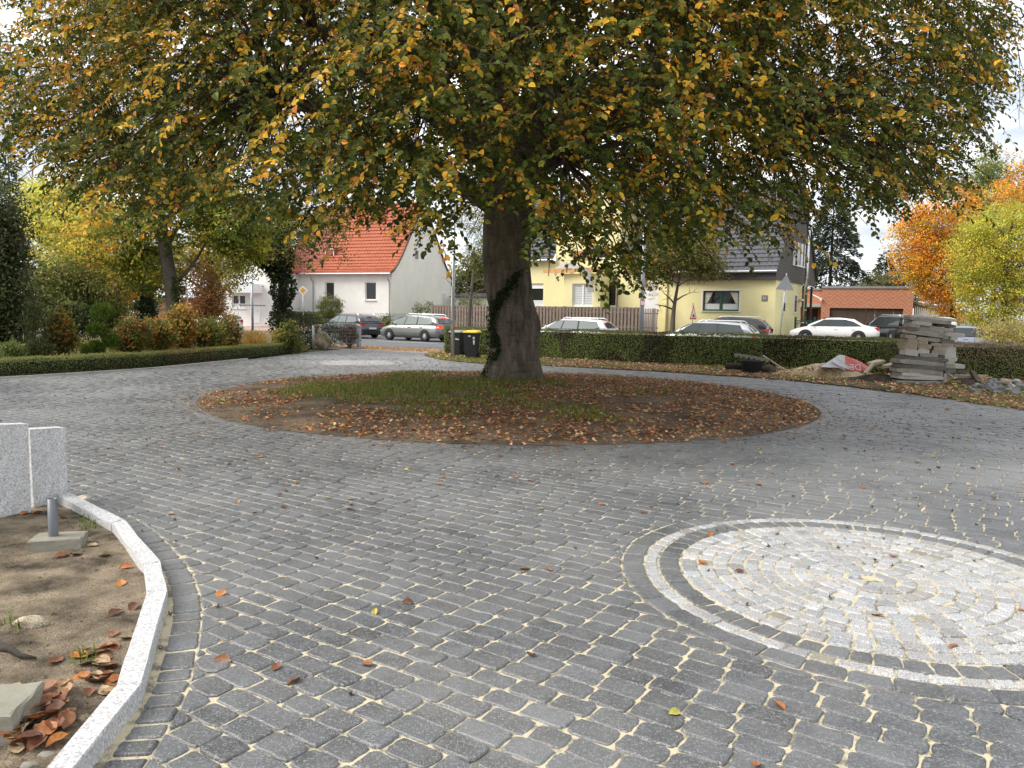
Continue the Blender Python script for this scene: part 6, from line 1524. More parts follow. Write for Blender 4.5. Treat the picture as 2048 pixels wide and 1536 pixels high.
zr = at(276, 583, 60)[2] - bb[2]; MB().cyl((0, .03), .035, -.1, zr + .7, 8).build('post', M['zinc'], t, True); MB().prism([(-.42, zr + .3), (.42, zr + .3), (0, zr - .4)], -.012, 0).build('sign_plate', M['sign_back'], t)
bb = below(267, 56); t = thing('road_barrier', 'red and white striped barrier board with orange lamps behind the garden', 'barrier', bb, math.radians(-4))
z0, z1 = at(267, 633, 56)[2] - bb[2], at(267, 623, 56)[2] - bb[2]; mb = MB(); mb.box(-.5, .5, -.02, .02, z0 - .04, z1 + .10); mb.build('board', M['pvc'], t)
for i in range(4): MB().box(-.42 + i * .24, -.32 + i * .24, -.026, -.0205, z0, z1 - .03).build('red_stripe', plain('stripe_red', (.62, .04, .07), .5, .04), t)
for x in (-.3, .14): 
    MB().cyl((x, 0), .07, z1 + .19, z1 + .40, 12).build('warning_lamp', plain('lamp_orange', (.75, .12, .03), .3, .05), t, True); MB().box(x - .04, x + .04, -.03, .03, z1 + .102, z1 + .188).build('lamp_foot', M['black_trim'], t)
for x in (-.45, .4): MB().box(x, x + .05, .021, .07, -.1, z1).build('leg', M['zinc'], t)
bb = below(371, 42); t = thing('traffic_signal', 'dark signal panel with white rounded frame beside the leaning maple', 'traffic signal', bb, math.radians(6))
z0, z1 = at(370, 591, 42)[2] - bb[2], at(370, 570, 42)[2] - bb[2]; MB().cyl((.1, .05), .045, -.1, z0 + .3, 10).build('post', M['zinc'], t, True)
MB().prism(rounded([(-.34, z0), (.1, z0), (.1, z1), (-.34, z1)], .06), -.012, 0).build('white_frame', M['pvc'], t); MB().prism(rounded([(-.29, z0 + .05), (.05, z0 + .05), (.05, z1 - .05), (-.29, z1 - .05)], .04), -.03, -.0125).build('dark_panel', M['black_trim'], t)
b = G(718, 697); t = thing('gate_post', 'square grey metal gate post at the drive entrance', 'post', b, math.radians(-25)); hp = at(718, 652, b[1])[2]
MB().box(-.075, .075, -.075, .075, -.2, hp, bev=.006).build('shaft', M['zinc'], t); MB().box(-.09, .09, -.09, .09, hp + .001, hp + .025).build('cap', M['alu'], t); MB().box(-.01, .02, -.10, -.076, hp - .55, hp - .35).build('latch', M['black_trim'], t)
b = G(627, 704); b = at(627, 700, 32.4); t = thing('fence_post', 'thin grey fence post left of the boulder', 'post', (b[0], b[1], 0)); hp = at(627, 650, 32.4)[2]; mb = MB(); mb.cyl((0, 0), .045, -.2, hp, 10); mb.build('shaft', M['zinc'], t, True); MB().cyl((0, 0), .05, hp + .001, hp + .03, 10).build('cap', M['black_trim'], t)
b = at(388, 700, 26.6); t = thing('garden_post', 'thin weathered metal post among the garden shrubs', 'post', (b[0], b[1], 0)); hp = at(388, 648, 26.6)[2]; MB().cyl((0, 0), .035, -.2, hp, 8).build('shaft', M['zinc'], t, True)
# mesh fence between the posts at the entrance
a_, b_ = np.array([*at(627, 690, 32.4)[:2]]), np.array(G(718, 697)[:2]); Lm = np.linalg.norm(b_ - a_)
t = thing('wire_fence', 'low wire fence between the thin grey post and the gate post', 'fence', (a_[0], a_[1], 0), math.atan2(b_[1] - a_[1], b_[0] - a_[0])); mb = MB()
for z in np.arange(.08, .85, .15): mb.tube([(0.06, 0, z), (Lm - .1, 0, z)], .003, 4)
for x in np.arange(.1, Lm - .1, .10): mb.tube([(x, 0, .05), (x, 0, .84)], .003, 4)
mb.build('wire_mesh', M['zinc'], t)

# ------------------------------------------------------------------ boulder, bins
def rock(name, label, cat, loc, size, m, seed, rotz=0, group=None, sub=3, rough=.22, sink=.12, cut=(.62, .95)):
    import bmesh
    bm = bmesh.new(); bmesh.ops.create_icosphere(bm, subdivisions=sub, radius=1); R = np.random.default_rng(seed)
    pl = unit(R.normal(size=(9, 3))); dd = R.uniform(*cut, 9); ph = R.uniform(0, 6, (4, 3)); fq = R.uniform(1.5, 4.5, (4, 3))
    for v in bm.verts:
        p = np.array(v.co); 
        for q, d_ in zip(pl, dd):
            e = p @ q
            if e > d_: p = p - q * (e - d_) * .9
        p = p * (1 + rough * .25 * sum(math.sin(ph[i] @ np.ones(3) + fq[i] @ p) for i in range(4)) / 2 + R.normal(0, .012))
        v.co = (p[0] * size[0], p[1] * size[1], p[2] * size[2] + size[2] * (1 - sink) )
    me = bpy.data.meshes.new(name); bm.to_mesh(me); bm.free(); me.materials.append(m); o = link(name, me); o.location = loc; o.rotation_euler = (0, 0, rotz); tag(o, label, cat, group)
    return o
M['boulder'] = soil('boulder_stone', (.13, .11, .075), (.36, .30, .20), 4, 14)
b = G(648, 701); o = rock('boulder', 'upright yellowish field boulder at the end of the box hedge', 'boulder', (b[0], b[1], 0), (.40, .34, .46), M['boulder'], 5, .3, sink=.16)
for v in o.data.vertices:
    k_ = max(0, v.co.z / .85); v.co.x = v.co.x * (1.12 - .42 * k_) - .06 * k_; v.co.y *= 1.1 - .35 * k_
def bin_(label, loc, rz, Wb, Db, Hb, lid, mark):
    t = thing('wheelie_bin', label, 'bin', loc, rz); pl = plain('bin_plastic', (.018, .02, .024), .45, .15, 5)
    mb = MB(); r = lambda z, w, d, yo=0: [(-w / 2, -d / 2 + yo, z), (w / 2, -d / 2 + yo, z), (w / 2, d / 2, z), (-w / 2, d / 2, z)]
    mb.loft([r(.06, Wb * .80, Db * .72), r(Hb * .88, Wb, Db), r(Hb * .885, Wb * 1.06, Db * 1.07), r(Hb * .93, Wb * 1.06, Db * 1.07)]); mb.build('body', pl, t)
    lb = MB(); lb.loft([[(-Wb * .56, -Db * .58, Hb * .932), (Wb * .56, -Db * .58, Hb * .932), (Wb * .56, Db * .60, Hb * .932), (-Wb * .56, Db * .60, Hb * .932)], [(-Wb * .54, -Db * .56, Hb * .97), (Wb * .54, -Db * .56, Hb * .97), (Wb * .54, Db * .58, Hb * .985), (-Wb * .54, Db * .58, Hb * .985)], [(-Wb * .40, -Db * .38, Hb * 1.0), (Wb * .40, -Db * .38, Hb * 1.0), (Wb * .44, Db * .5, Hb * 1.015), (-Wb * .44, Db * .5, Hb * 1.015)]]); lb.build('lid', lid, t)
    mb = MB(); mb.tube([(-Wb * .4, Db * .62, Hb * .93), (-Wb * .4, Db * .72, Hb * .95), (Wb * .4, Db * .72, Hb * .95), (Wb * .4, Db * .62, Hb * .93)], .016, 6); mb.build('handle', pl, t)
    for s in (-1, 1):
        mb = MB(); c = (s * (Wb * .40 + .03), Db * .40, .10)
        rg = [[(c[0] + x, c[1] + q * math.cos(a_), c[2] + q * math.sin(a_)) for a_ in np.arange(16) * 2 * PI / 16] for x, q in ((-.025, .07), (-.025, .10), (.025, .10), (.025, .055))]; mb.loft(rg); w_ = mb.build('wheel', M['tyre'], t); MB().box(c[0] - .03, c[0] + .03, c[1] - .03, c[1] + .03, c[2] - .03, c[2] + .03, bev=.01).build('hub', plain('hub_grey', (.12, .12, .13), .5), w_)
    lab = plain('bin_label', (.72, .72, .72), .6, .05)
    yz = lambda z: -Db * (.36 + .14 * (z - .06) / (Hb * .82)) - .004
    for x0, x1, z0, z1 in mark:
        q = [(x0, z0), (x1, z0), (x1, z1), (x0, z1)]; MB().add([(x, yz(z), z) for x, z in q], [(0, 1, 2, 3)]).build('label', lab, t)
    return t
b = G(943, 716.5); bin_('black wheelie bin with bright yellow lid beside the beech trunk', (b[0], b[1], 0), math.radians(-14), .50, .52, 1.02, plain('yellow_lid', (.80, .62, .02), .4, .06, 5), [(-.06, .03, .80, .855), (.12, .19, .72, .80), (.125, .185, .56, .69), (.13, .18, .52, .55)])
b = G(914, 711.5); bin_('smaller black wheelie bin with grey lid behind the metal pole', (b[0], b[1], 0), math.radians(-20), .45, .50, .98, plain('grey_lid', (.30, .30, .31), .5, .08, 5), [(.03, .18, .63, .67), (.03, .08, .67, .70), (-.17, -.11, .74, .80)])
# ------------------------------------------------------------------ island under the beech
def grid_sheet(name, cx, cy, r, zf, m, nr=44, na=120, clip=None):
    V = [(cx, cy, zf(np.array([cx]), np.array([cy]))[0])]; 
    for i in range(1, nr + 1):
        rr = r * i / nr; a = np.arange(na) * 2 * PI / na; x, y = cx + rr * np.cos(a), cy + rr * np.sin(a); z = zf(x, y)
        V += list(zip(x, y, z))
    f = [[0, 1 + j, 1 + (j + 1) % na] for j in range(na)]
    for i in range(nr - 1):
        for j in range(na): a, b = 1 + i * na + j, 1 + i * na + (j + 1) % na; f.append([a, a + na, b + na, b])
    return tag(link(name, npmesh(name, np.array(V), f, m, smooth=True)), kind='structure')
def islz(x, y):
    d = np.hypot(x - ISL[0], y - ISL[1]) / ISR; t_ = np.hypot(x - BC[0], y - BC[1])
    edge = np.clip((1 - d) / .05, 0, 1)
    return .001 + edge * (.004 + .035 * (fbm(x * 1.3, y * 1.3, 41, 4) - .4) + .10 * (1 - d ** 2)) + .10 * np.exp(-(t_ / 1.1) ** 2)
grid_sheet('island_soil', ISL[0], ISL[1], ISR + .005, islz, M['soil_island'])
def quad_grass(name, P, h, col, m=None, wdt=.006, lean=.5, kind='stuff'):
    n = len(P); a = rng.random(n) * 2 * PI; d = np.stack([np.cos(a), np.sin(a), np.zeros(n)], 1); s = np.stack([-d[:, 1], d[:, 0], np.zeros(n)], 1) * (wdt * rng.uniform(.7, 1.4, (n, 1)))
    ln = np.abs(rng.normal(0, lean, n))[:, None] * h[:, None]
    mid = P + d * ln * .35 + np.array([0, 0, 1]) * h[:, None] * .6; tip = P + d * ln + np.array([0, 0, 1]) * (h[:, None] * (1 - .25 * np.clip(ln / (h[:, None] + 1e-6), 0, 1)))
    V = np.stack([P - s, P + s, mid + s * .8, mid - s * .8, tip], 1).reshape(-1, 3); b = np.arange(n)[:, None] * 5
    F_ = [list(q) for q in (b + [0, 1, 2, 3])] + [list(q) for q in (b + [3, 2, 4])]
    return tag(link(name, npmesh(name, V, F_, m or M['leaf_far'], np.repeat(col, 5, 0))), kind=kind)
GRASS = [(.075, .13, .018), (.11, .17, .028), (.16, .20, .04), (.055, .095, .016)]
def disc_pts(n, c, r): a = rng.random(n) * 2 * PI; q = r * np.sqrt(rng.random(n)); return c[0] + q * np.cos(a), c[1] + q * np.sin(a)
x, y = disc_pts(90000, ISL, ISR - .05)
u = (x - ISL[0]) / ISR; v_ = (y - ISL[1]) / ISR
den = fbm(x * .75, y * .75, 51, 4) + .38 * np.exp(-((u + .38) / .40) ** 2 - ((v_ + .02) / .38) ** 2) + .22 * np.exp(-((u - .03) / .28) ** 2 - ((v_ - .12) / .22) ** 2) - .30 * np.clip(u - .15, 0, 1) - .22 * np.clip(-v_ - .45, 0, 1) - .12
k_ = rng.random(len(x)) < np.clip((den - .485) * 3.4, 0, .8); x, y = x[k_], y[k_]
P = np.stack([x, y, islz(x, y) - .004], 1); n = len(P); quad_grass('island_grass', P, rng.uniform(.04, .12, n), pick([(.11, .145, .028), (.16, .185, .04), (.22, .22, .06), (.08, .10, .022)], n, [3, 3, 2, 2]), wdt=.0065, lean=.6)
DRY = [(.34, .14, .055), (.26, .10, .045), (.42, .19, .08), (.14, .055, .028), (.40, .22, .09), (.44, .30, .10), (.30, .10, .035)]
PALE = [(.58, .33, .18), (.50, .25, .12), (.64, .45, .26), (.36, .17, .08), (.58, .46, .18)]
M['dry_leaf'] = leafmat('dry_leaf', .18, .55, .3, 1.3)
def litter(name, x, y, zf, L, cols, w=None, lift=.02, curl=.5, kind='stuff'):
    n = len(x); P = np.stack([x, y, zf(x, y) + rng.random(n) * lift + .004], 1)
    nr = unit(rdir(n) * curl + [0, 0, 1.0]); ax = unit(np.cross(nr, rdir(n))); ll = L * rng.uniform(.6, 1.25, n)
    a = leaf_arrays(P, ax, nr, ll, ll * rng.uniform(.5, .75, n), pick(cols, n, w, .22), fold=.22, droop=-.05)
    return tag(leafobj(name, [a], M['dry_leaf']), kind=kind)
x, y = disc_pts(24000, ISL, ISR - .04); u = (x - ISL[0]) / ISR; v_ = (y - ISL[1]) / ISR; rr_ = np.hypot(u, v_)
den = fbm(x * .9, y * .9, 61, 4) + .26 * np.clip(u + .1, -.3, 1) + .30 * np.clip(rr_ - .62, 0, 1) + .16 * np.clip(-v_ - .3, 0, 1) + .15 * np.clip(v_ - .35, 0, 1)
k_ = rng.random(len(x)) < np.clip((den - .36) * 3.4, .07, .9); litter('leaf_litter', x[k_], y[k_], islz, .066, DRY + PALE[:3], [4, 3, 4, 3, 3, 2, 2, 3, 3, 2], .03)
a = rng.random(520) * 2 * PI; q = ISR + .02 + np.abs(rng.normal(0, .35, 520)); litter('leaf_drift', ISL[0] + q * np.cos(a), ISL[1] + q * np.sin(a), lambda x_, y_: 0 * x_ + .002, .06, DRY + PALE[:2], None, .006, .25)
# ------------------------------------------------------------------ verge between drive and hedge
VP = np.array([(10.9, 8), (10.27, 12.5), (9.85, 14.47), (9.46, 16.26), (8.44, 18.86), (7.36, 20.78), (6.0, 21.82), (4.2, 23.11), (1.07, 24.74), (-1.05, 25.16), (-2.52, 26.88), (-3.3, 29.11), (-3.45, 31.4), (-2.6, 31.7), (6.3, 27.3), (12.2, 24.5), (18, 19.8), (24, 14), (24, 8)])
vb = [(float(p[0]), float(p[1])) for p in VP]
def vergez(x, y): return .004 + .03 * (fbm(np.asarray(x) * .8, np.asarray(y) * .8, 71, 3) - .4)
gx = np.arange(-4, 24.01, .35); gy = np.arange(8, 32.01, .35); XX, YY = np.meshgrid(gx, gy); ins = inpoly(np.c_[XX.ravel(), YY.ravel()], VP).reshape(XX.shape)
idx = np.arange(XX.size).reshape(XX.shape); fq = []
cc_ = ins[:-1, :-1] & ins[1:, :-1] & ins[:-1, 1:] & ins[1:, 1:]
for i, j in zip(*np.nonzero(cc_)): fq.append([idx[i, j], idx[i, j + 1], idx[i + 1, j + 1], idx[i + 1, j]])
tag(link('verge', npmesh('verge', np.stack([XX.ravel(), YY.ravel(), vergez(XX.ravel(), YY.ravel()) + .006], 1), fq, M['soil_verge'], smooth=True)), kind='structure')
sheet('verge_border_soil', vb, -.004, M['soil_verge'])
x = rng.uniform(-4, 22, 150000); y = rng.uniform(9, 32, 150000); k_ = inpoly(np.c_[x, y], VP); x, y = x[k_], y[k_]
lf = np.clip((4.5 - x) / 6, 0, 1); den = fbm(x * .6, y * .6, 81, 4) + .35 * lf - .12
k_ = rng.random(len(x)) < np.clip((den - .42) * 4, .03, .9); x2, y2 = x[k_], y[k_]; P = np.stack([x2, y2, vergez(x2, y2)], 1); n = len(P)
quad_grass('verge_grass', P, rng.uniform(.03, .085, n), pick([(.15, .19, .04), (.22, .24, .05), (.10, .13, .03), (.26, .22, .07)], n), wdt=.010, lean=.7)
x = rng.uniform(-4, 20, 60000); y = rng.uniform(9, 32, 60000); k_ = inpoly(np.c_[x, y], VP); x, y = x[k_], y[k_]
dr = np.array([np.min(np.hypot(VP[2:10, 0] - a, VP[2:10, 1] - b)) for a, b in zip(x, y)])
den = fbm(x * .7, y * .7, 91, 3) + .25 * np.clip((x - 1) / 6, 0, 1)
k_ = rng.random(len(x)) < np.clip((den - .34) * 2.6, .04, .85); litter('verge_litter', x[k_], y[k_], vergez, .078, PALE + DRY[:4], [4, 4, 3, 3, 2, 2, 2, 1, 1], .03)
# yellow leaves by the drive entrance and along the footpath
x = rng.uniform(-9, -2, 2600); y = 33.0 + rng.random(2600) * 2.6 - (x + 5) * .45; k_ = (x * EN[0] + y * EN[1] > 25.9) & (x * EN[0] + y * EN[1] < 28.4)
litter('footpath_litter', x[k_], y[k_], lambda a, b: -.01 + 0 * a, .085, [(.52, .30, .10), (.44, .20, .07), (.5, .36, .15)], None, .02)
# garden soil behind the box hedge
GS = [(-30, 8), (-18.2, 13.4), (-14.4, 15.3), (-12.2, 17.8), (-10.4, 21.2), (-9.4, 25.8), (-8.6, 31.6), (-9.5, 36.5), (-22, 43.4), (-50, 59), (-60, 40)]
sheet('garden_soil', GS, -.002, M['soil_island'])
x = rng.uniform(-22, -8.5, 9000); y = rng.uniform(13, 36, 9000); k_ = inpoly(np.c_[x, y], np.array(GS)); P = np.stack([x[k_], y[k_], 0 * x[k_]], 1); n = len(P)
quad_grass('ground_cover', P, rng.uniform(.08, .32, n), pick(OL + [(.10, .09, .03), (.2, .14, .04)], n), wdt=.03, lean=.9)

# ------------------------------------------------------------------ left bed: granite edging, upright slabs, blocks
def bedz(x, y):
    x = np.asarray(x, float); y = np.asarray(y, float)
    return .015 + .05 * (fbm(x * 1.7, y * 1.7, 101, 5) - .35)
BP = np.vstack([smooth(resample(ki, .08), 6), [ki[-1] + (-6, -1)], [(-9, 2)], [(-9, 6.3)], [(-4.4, 6.3)], [SLAB0 + (-.35, .05)]])
gx = np.arange(-7.5, -.6, .05); gy = np.arange(-1.5, 6.6, .05); XX, YY = np.meshgrid(gx, gy); q_ = np.c_[XX.ravel(), YY.ravel()]
big = np.vstack([(kline + (resample(ki, 1)[0] * 0)), BED[len(kline):]])
ins = inpoly(q_, big).reshape(XX.shape); idx = np.arange(XX.size).reshape(XX.shape); cc_ = ins[:-1, :-1] & ins[1:, :-1] & ins[:-1, 1:] & ins[1:, 1:]
fq = [[idx[i, j], idx[i, j + 1], idx[i + 1, j + 1], idx[i + 1, j]] for i, j in zip(*np.nonzero(cc_))]
tag(link('bed_soil', npmesh('bed_soil', np.stack([XX.ravel(), YY.ravel(), bedz(XX.ravel(), YY.ravel())], 1), fq, M['soil_bed'], smooth=True)), kind='structure')
def rough_block(name, loop, z0, z1, m, bev=.010, jit=.0014, nsub=5):
    """granite block from a plan outline (list of xy), slightly uneven split faces"""
    pts = []
    n = len(loop)
    for i in range(n):
        a, b = np.array(loop[i]), np.array(loop[(i + 1) % n])
        for q in range(nsub): pts.append(a + (b - a) * q / nsub)
    pts = np.array(pts); c = pts.mean(0); N = len(pts); r = unit(pts - c)
    mb = MB(); lev = [(z0, 0), (z0 + (z1 - z0) * .35, 0), (z0 + (z1 - z0) * .7, 0), (z1 - bev, 0), (z1, bev)]; rings = []
    for z, ins_ in lev: rings.append([(p[0] - rr[0] * ins_ + rng.normal(0, jit), p[1] - rr[1] * ins_ + rng.normal(0, jit), z + rng.normal(0, jit * .6)) for p, rr in zip(pts, r)])
    return mb.loft(rings).build(name, m)
# joints between the edging stones, as fractions of the outer line (photo: outer / inner corner points)
jo = [(137, 984), (249, 1038), (321, 1123), (335, 1179), (284, 1363), (149, 1533)]; ji = [(116, 990), (223, 1046), (287, 1128), (294, 1183), (232, 1370), (91, 1536)]
lab = ['granite edging stone next to the upright granite slabs', 'granite edging stone second from the upright slabs beside the concrete foot with pipe', 'short granite edging stone at the bend of the bed border', 'long granite edging stone right of the pale rock in the bed', 'granite edging stone running to the bottom edge beside the leaf pile', None]
JO = [G(*p, KZ)[:2] for p in jo]; JI = [G(*p, KZ)[:2] for p in ji]
JO.append(JO[-1] + (JO[-1] - JO[-2]) * .9); JI.append(JI[-1] + (JI[-1] - JI[-2]) * .9)
for i in range(len(JO) - 1):
    a, b, c, d = [np.array(q, float) for q in (JI[i], JO[i], JO[i + 1], JI[i + 1])]
    u1 = unit(c - b) * .006; u2 = unit(d - a) * .006
    if i == 4: a, b, c, d = a, b, JO[-1], JI[-1]; u1 = unit(c - b) * .004; u2 = unit(d - a) * .004
    o = rough_block('granite_kerbstone', [a + u2, b + u1, c - u1, d - u2], -.12, KZ, M['granite'])
    tag(o, lab[i], 'kerbstone', 'granite edging stones of the left bed')
    if i == 4: break
def slab_from_px(x0, x1, ytop0, ytop1, ybase, thick, label, zbase=.0):
    a = G(x0, ybase[0], zbase); b = G(x1, ybase[1], zbase); z0 = at(x0, ytop0, a[1])[2]; z1 = at(x1, ytop1, b[1])[2]
    d = unit((b - a)[:2]); nrm_ = np.array([-d[1], d[0]]); 
    if nrm_[1] < 0: nrm_ = -nrm_
    nx, nz = 9, 12; mb = MB(); V = []
    def face(off, sgn, bump_):
        return [[(*(a[:2] + (b - a)[:2] * (i / nx) + nrm_ * (off + bump_ * rng.normal(0, .004))), -.15 + (z0 + (z1 - z0) * i / nx + .15) * (j / nz)) for i in range(nx + 1)] for j in range(nz + 1)]
    F0, F1 = face(0, 1, 1), face(thick, -1, 1)
    idx = {}; vs = []; fs = []
    for s_, FF in enumerate((F0, F1)):
        for j in range(nz + 1):
            for i in range(nx + 1): idx[s_, j, i] = len(vs); vs.append(FF[j][i])
    for j in range(nz):
        for i in range(nx):
            fs.append((idx[0, j, i], idx[0, j, i + 1], idx[0, j + 1, i + 1], idx[0, j + 1, i])); fs.append((idx[1, j, i + 1], idx[1, j, i], idx[1, j + 1, i], idx[1, j + 1, i + 1]))
    for j in range(nz): fs.append((idx[0, j, nx], idx[1, j, nx], idx[1, j + 1, nx], idx[0, j + 1, nx])); fs.append((idx[1, j, 0], idx[0, j, 0], idx[0, j + 1, 0], idx[1, j + 1, 0]))
    for i in range(nx): fs.append((idx[0, nz, i], idx[0, nz, i + 1], idx[1, nz, i + 1], idx[1, nz, i]))
    return tag(mb.add(vs, fs).build('granite_slab', M['granite']), label, 'stone slab', 'upright granite slabs')
slab_from_px(67, 136, 859, 855, (1018, 1003), .12, 'upright speckled granite slab with the lower top, right one of the pair')
slab_from_px(-44, 63, 851, 848, (1052, 1030), .12, 'taller upright granite slab at the left edge of the picture')
slab_from_px(-190, -48, 846, 845, (1096, 1058), .12, 'upright granite slab further left in the row')
M['concrete'] = plain('cast_concrete', (.27, .255, .205), .9, .16, 6, bmp=.4, bscale=50)
b = G(117, 1093, .03); t = thing('pipe_foot', 'small concrete foot with a grey plastic pipe standing in the bed', 'concrete foot', (b[0], b[1], 0), math.radians(17))
rb = rough_block('block', [(-.165, -.085), (.16, -.10), (.165, .10), (-.155, .115)], -.02, .105, M['concrete'], .008, .003); rb.parent = t
mb = MB(); hp = at(108, 997, b[1])[2]; rg = [[(-.03 + q * math.cos(a_), .01 + q * math.sin(a_), z) for a_ in np.arange(18) * 2 * PI / 18] for q, z in ((.031, .10), (.031, hp), (.026, hp), (.026, hp - .12))]; mb.loft(rg, caps=False); mb.build('pipe', plain('grey_pvc_pipe', (.14, .15, .165), .4, .06), t, True)
b = G(18, 1440, .05); o = rough_block('concrete_block', [(-.30, -.13), (.09, -.155), (.115, .10), (-.27, .13)], -.02, .15, M['concrete'], .01, .004); o.location = (b[0] - .02, b[1], 0); o.rotation_euler = (0, 0, math.radians(12)); tag(o, 'concrete block lying among brown leaves at the lower left corner', 'concrete block')
b = G(62, 1250, .03); M['pale_rock'] = soil('pale_limestone', (.36, .30, .20), (.66, .58, .44), 9, 25); rock('pale_rock', 'pale yellowish lump of rock lying on the bed soil', 'rock', (b[0], b[1], .0), (.085, .055, .045), M['pale_rock'], 12, .3)
b = G(90, 1508, .03); rock('pebble', 'small grey pebble among the leaves at the lower left', 'pebble', (b[0], b[1], .01), (.035, .022, .018), M['concrete'], 14)
b = G(58, 1530, .03); rock('pebble', 'rounded grey green pebble at the bottom edge of the bed', 'pebble', (b[0], b[1], .01), (.04, .025, .02), M['concrete'], 15)
b = G(168, 1437, .03); rock('pebble', 'brown grey pebble between leaf pile and edging stone', 'pebble', (b[0], b[1], .01), (.03, .024, .02), M['boulder'], 16)
a, c = G(-20, 1296, .04), G(72, 1316, .04); o = MB().tube([(a[0], a[1], .05), (a[0] * .6 + c[0] * .4, a[1] * .6 + c[1] * .4 + .012, .052), (a[0] * .3 + c[0] * .7, a[1] * .3 + c[1] * .7 - .014, .045), (c[0], c[1], .04)], [.015, .017, .012, .006], 8).build('root_piece', M['bark_dark'], None, True); tag(o, 'dark broken root lying in the bed at the left edge', 'root')
n = 2200; x = rng.uniform(-7, -1.0, n); y = rng.uniform(.5, 6.3, n); k_ = inpoly(np.c_[x, y], BP); x, y = x[k_], y[k_]; n = len(x)      # crumbs of soil
P = np.stack([x, y, bedz(x, y)], 1); sz = np.abs(rng.normal(0, .006, n)) + .003; d0 = rdir(n); V = np.concatenate([P[:, None] + q * sz[:, None, None] for q in [np.array([[[1, 0, .0]]]), np.array([[[-.5, .9, 0]]]), np.array([[[-.5, -.9, 0]]]), np.array([[[0, 0, 1.1]]])]], 1).reshape(-1, 3)
b_ = np.arange(n)[:, None] * 4; tag(link('soil_crumbs', npmesh('soil_crumbs', V, np.concatenate([b_ + [0, 1, 3], b_ + [1, 2, 3], b_ + [2, 0, 3]], 0), M['soil_bed'])), kind='stuff')
gp_ = np.array([G(x_ + rng.normal(0, 14), y_ + rng.normal(0, 8), .02) for x_, y_ in [(172, 1048)] * 60 + [(165, 1320)] * 40 + [(30, 1250)] * 40]); quad_grass('bed_weeds', np.c_[gp_[:, :2], bedz(gp_[:, 0], gp_[:, 1])], rng.uniform(.02, .07, len(gp_)), pick(GRASS, len(gp_)), wdt=.003, lean=.9)

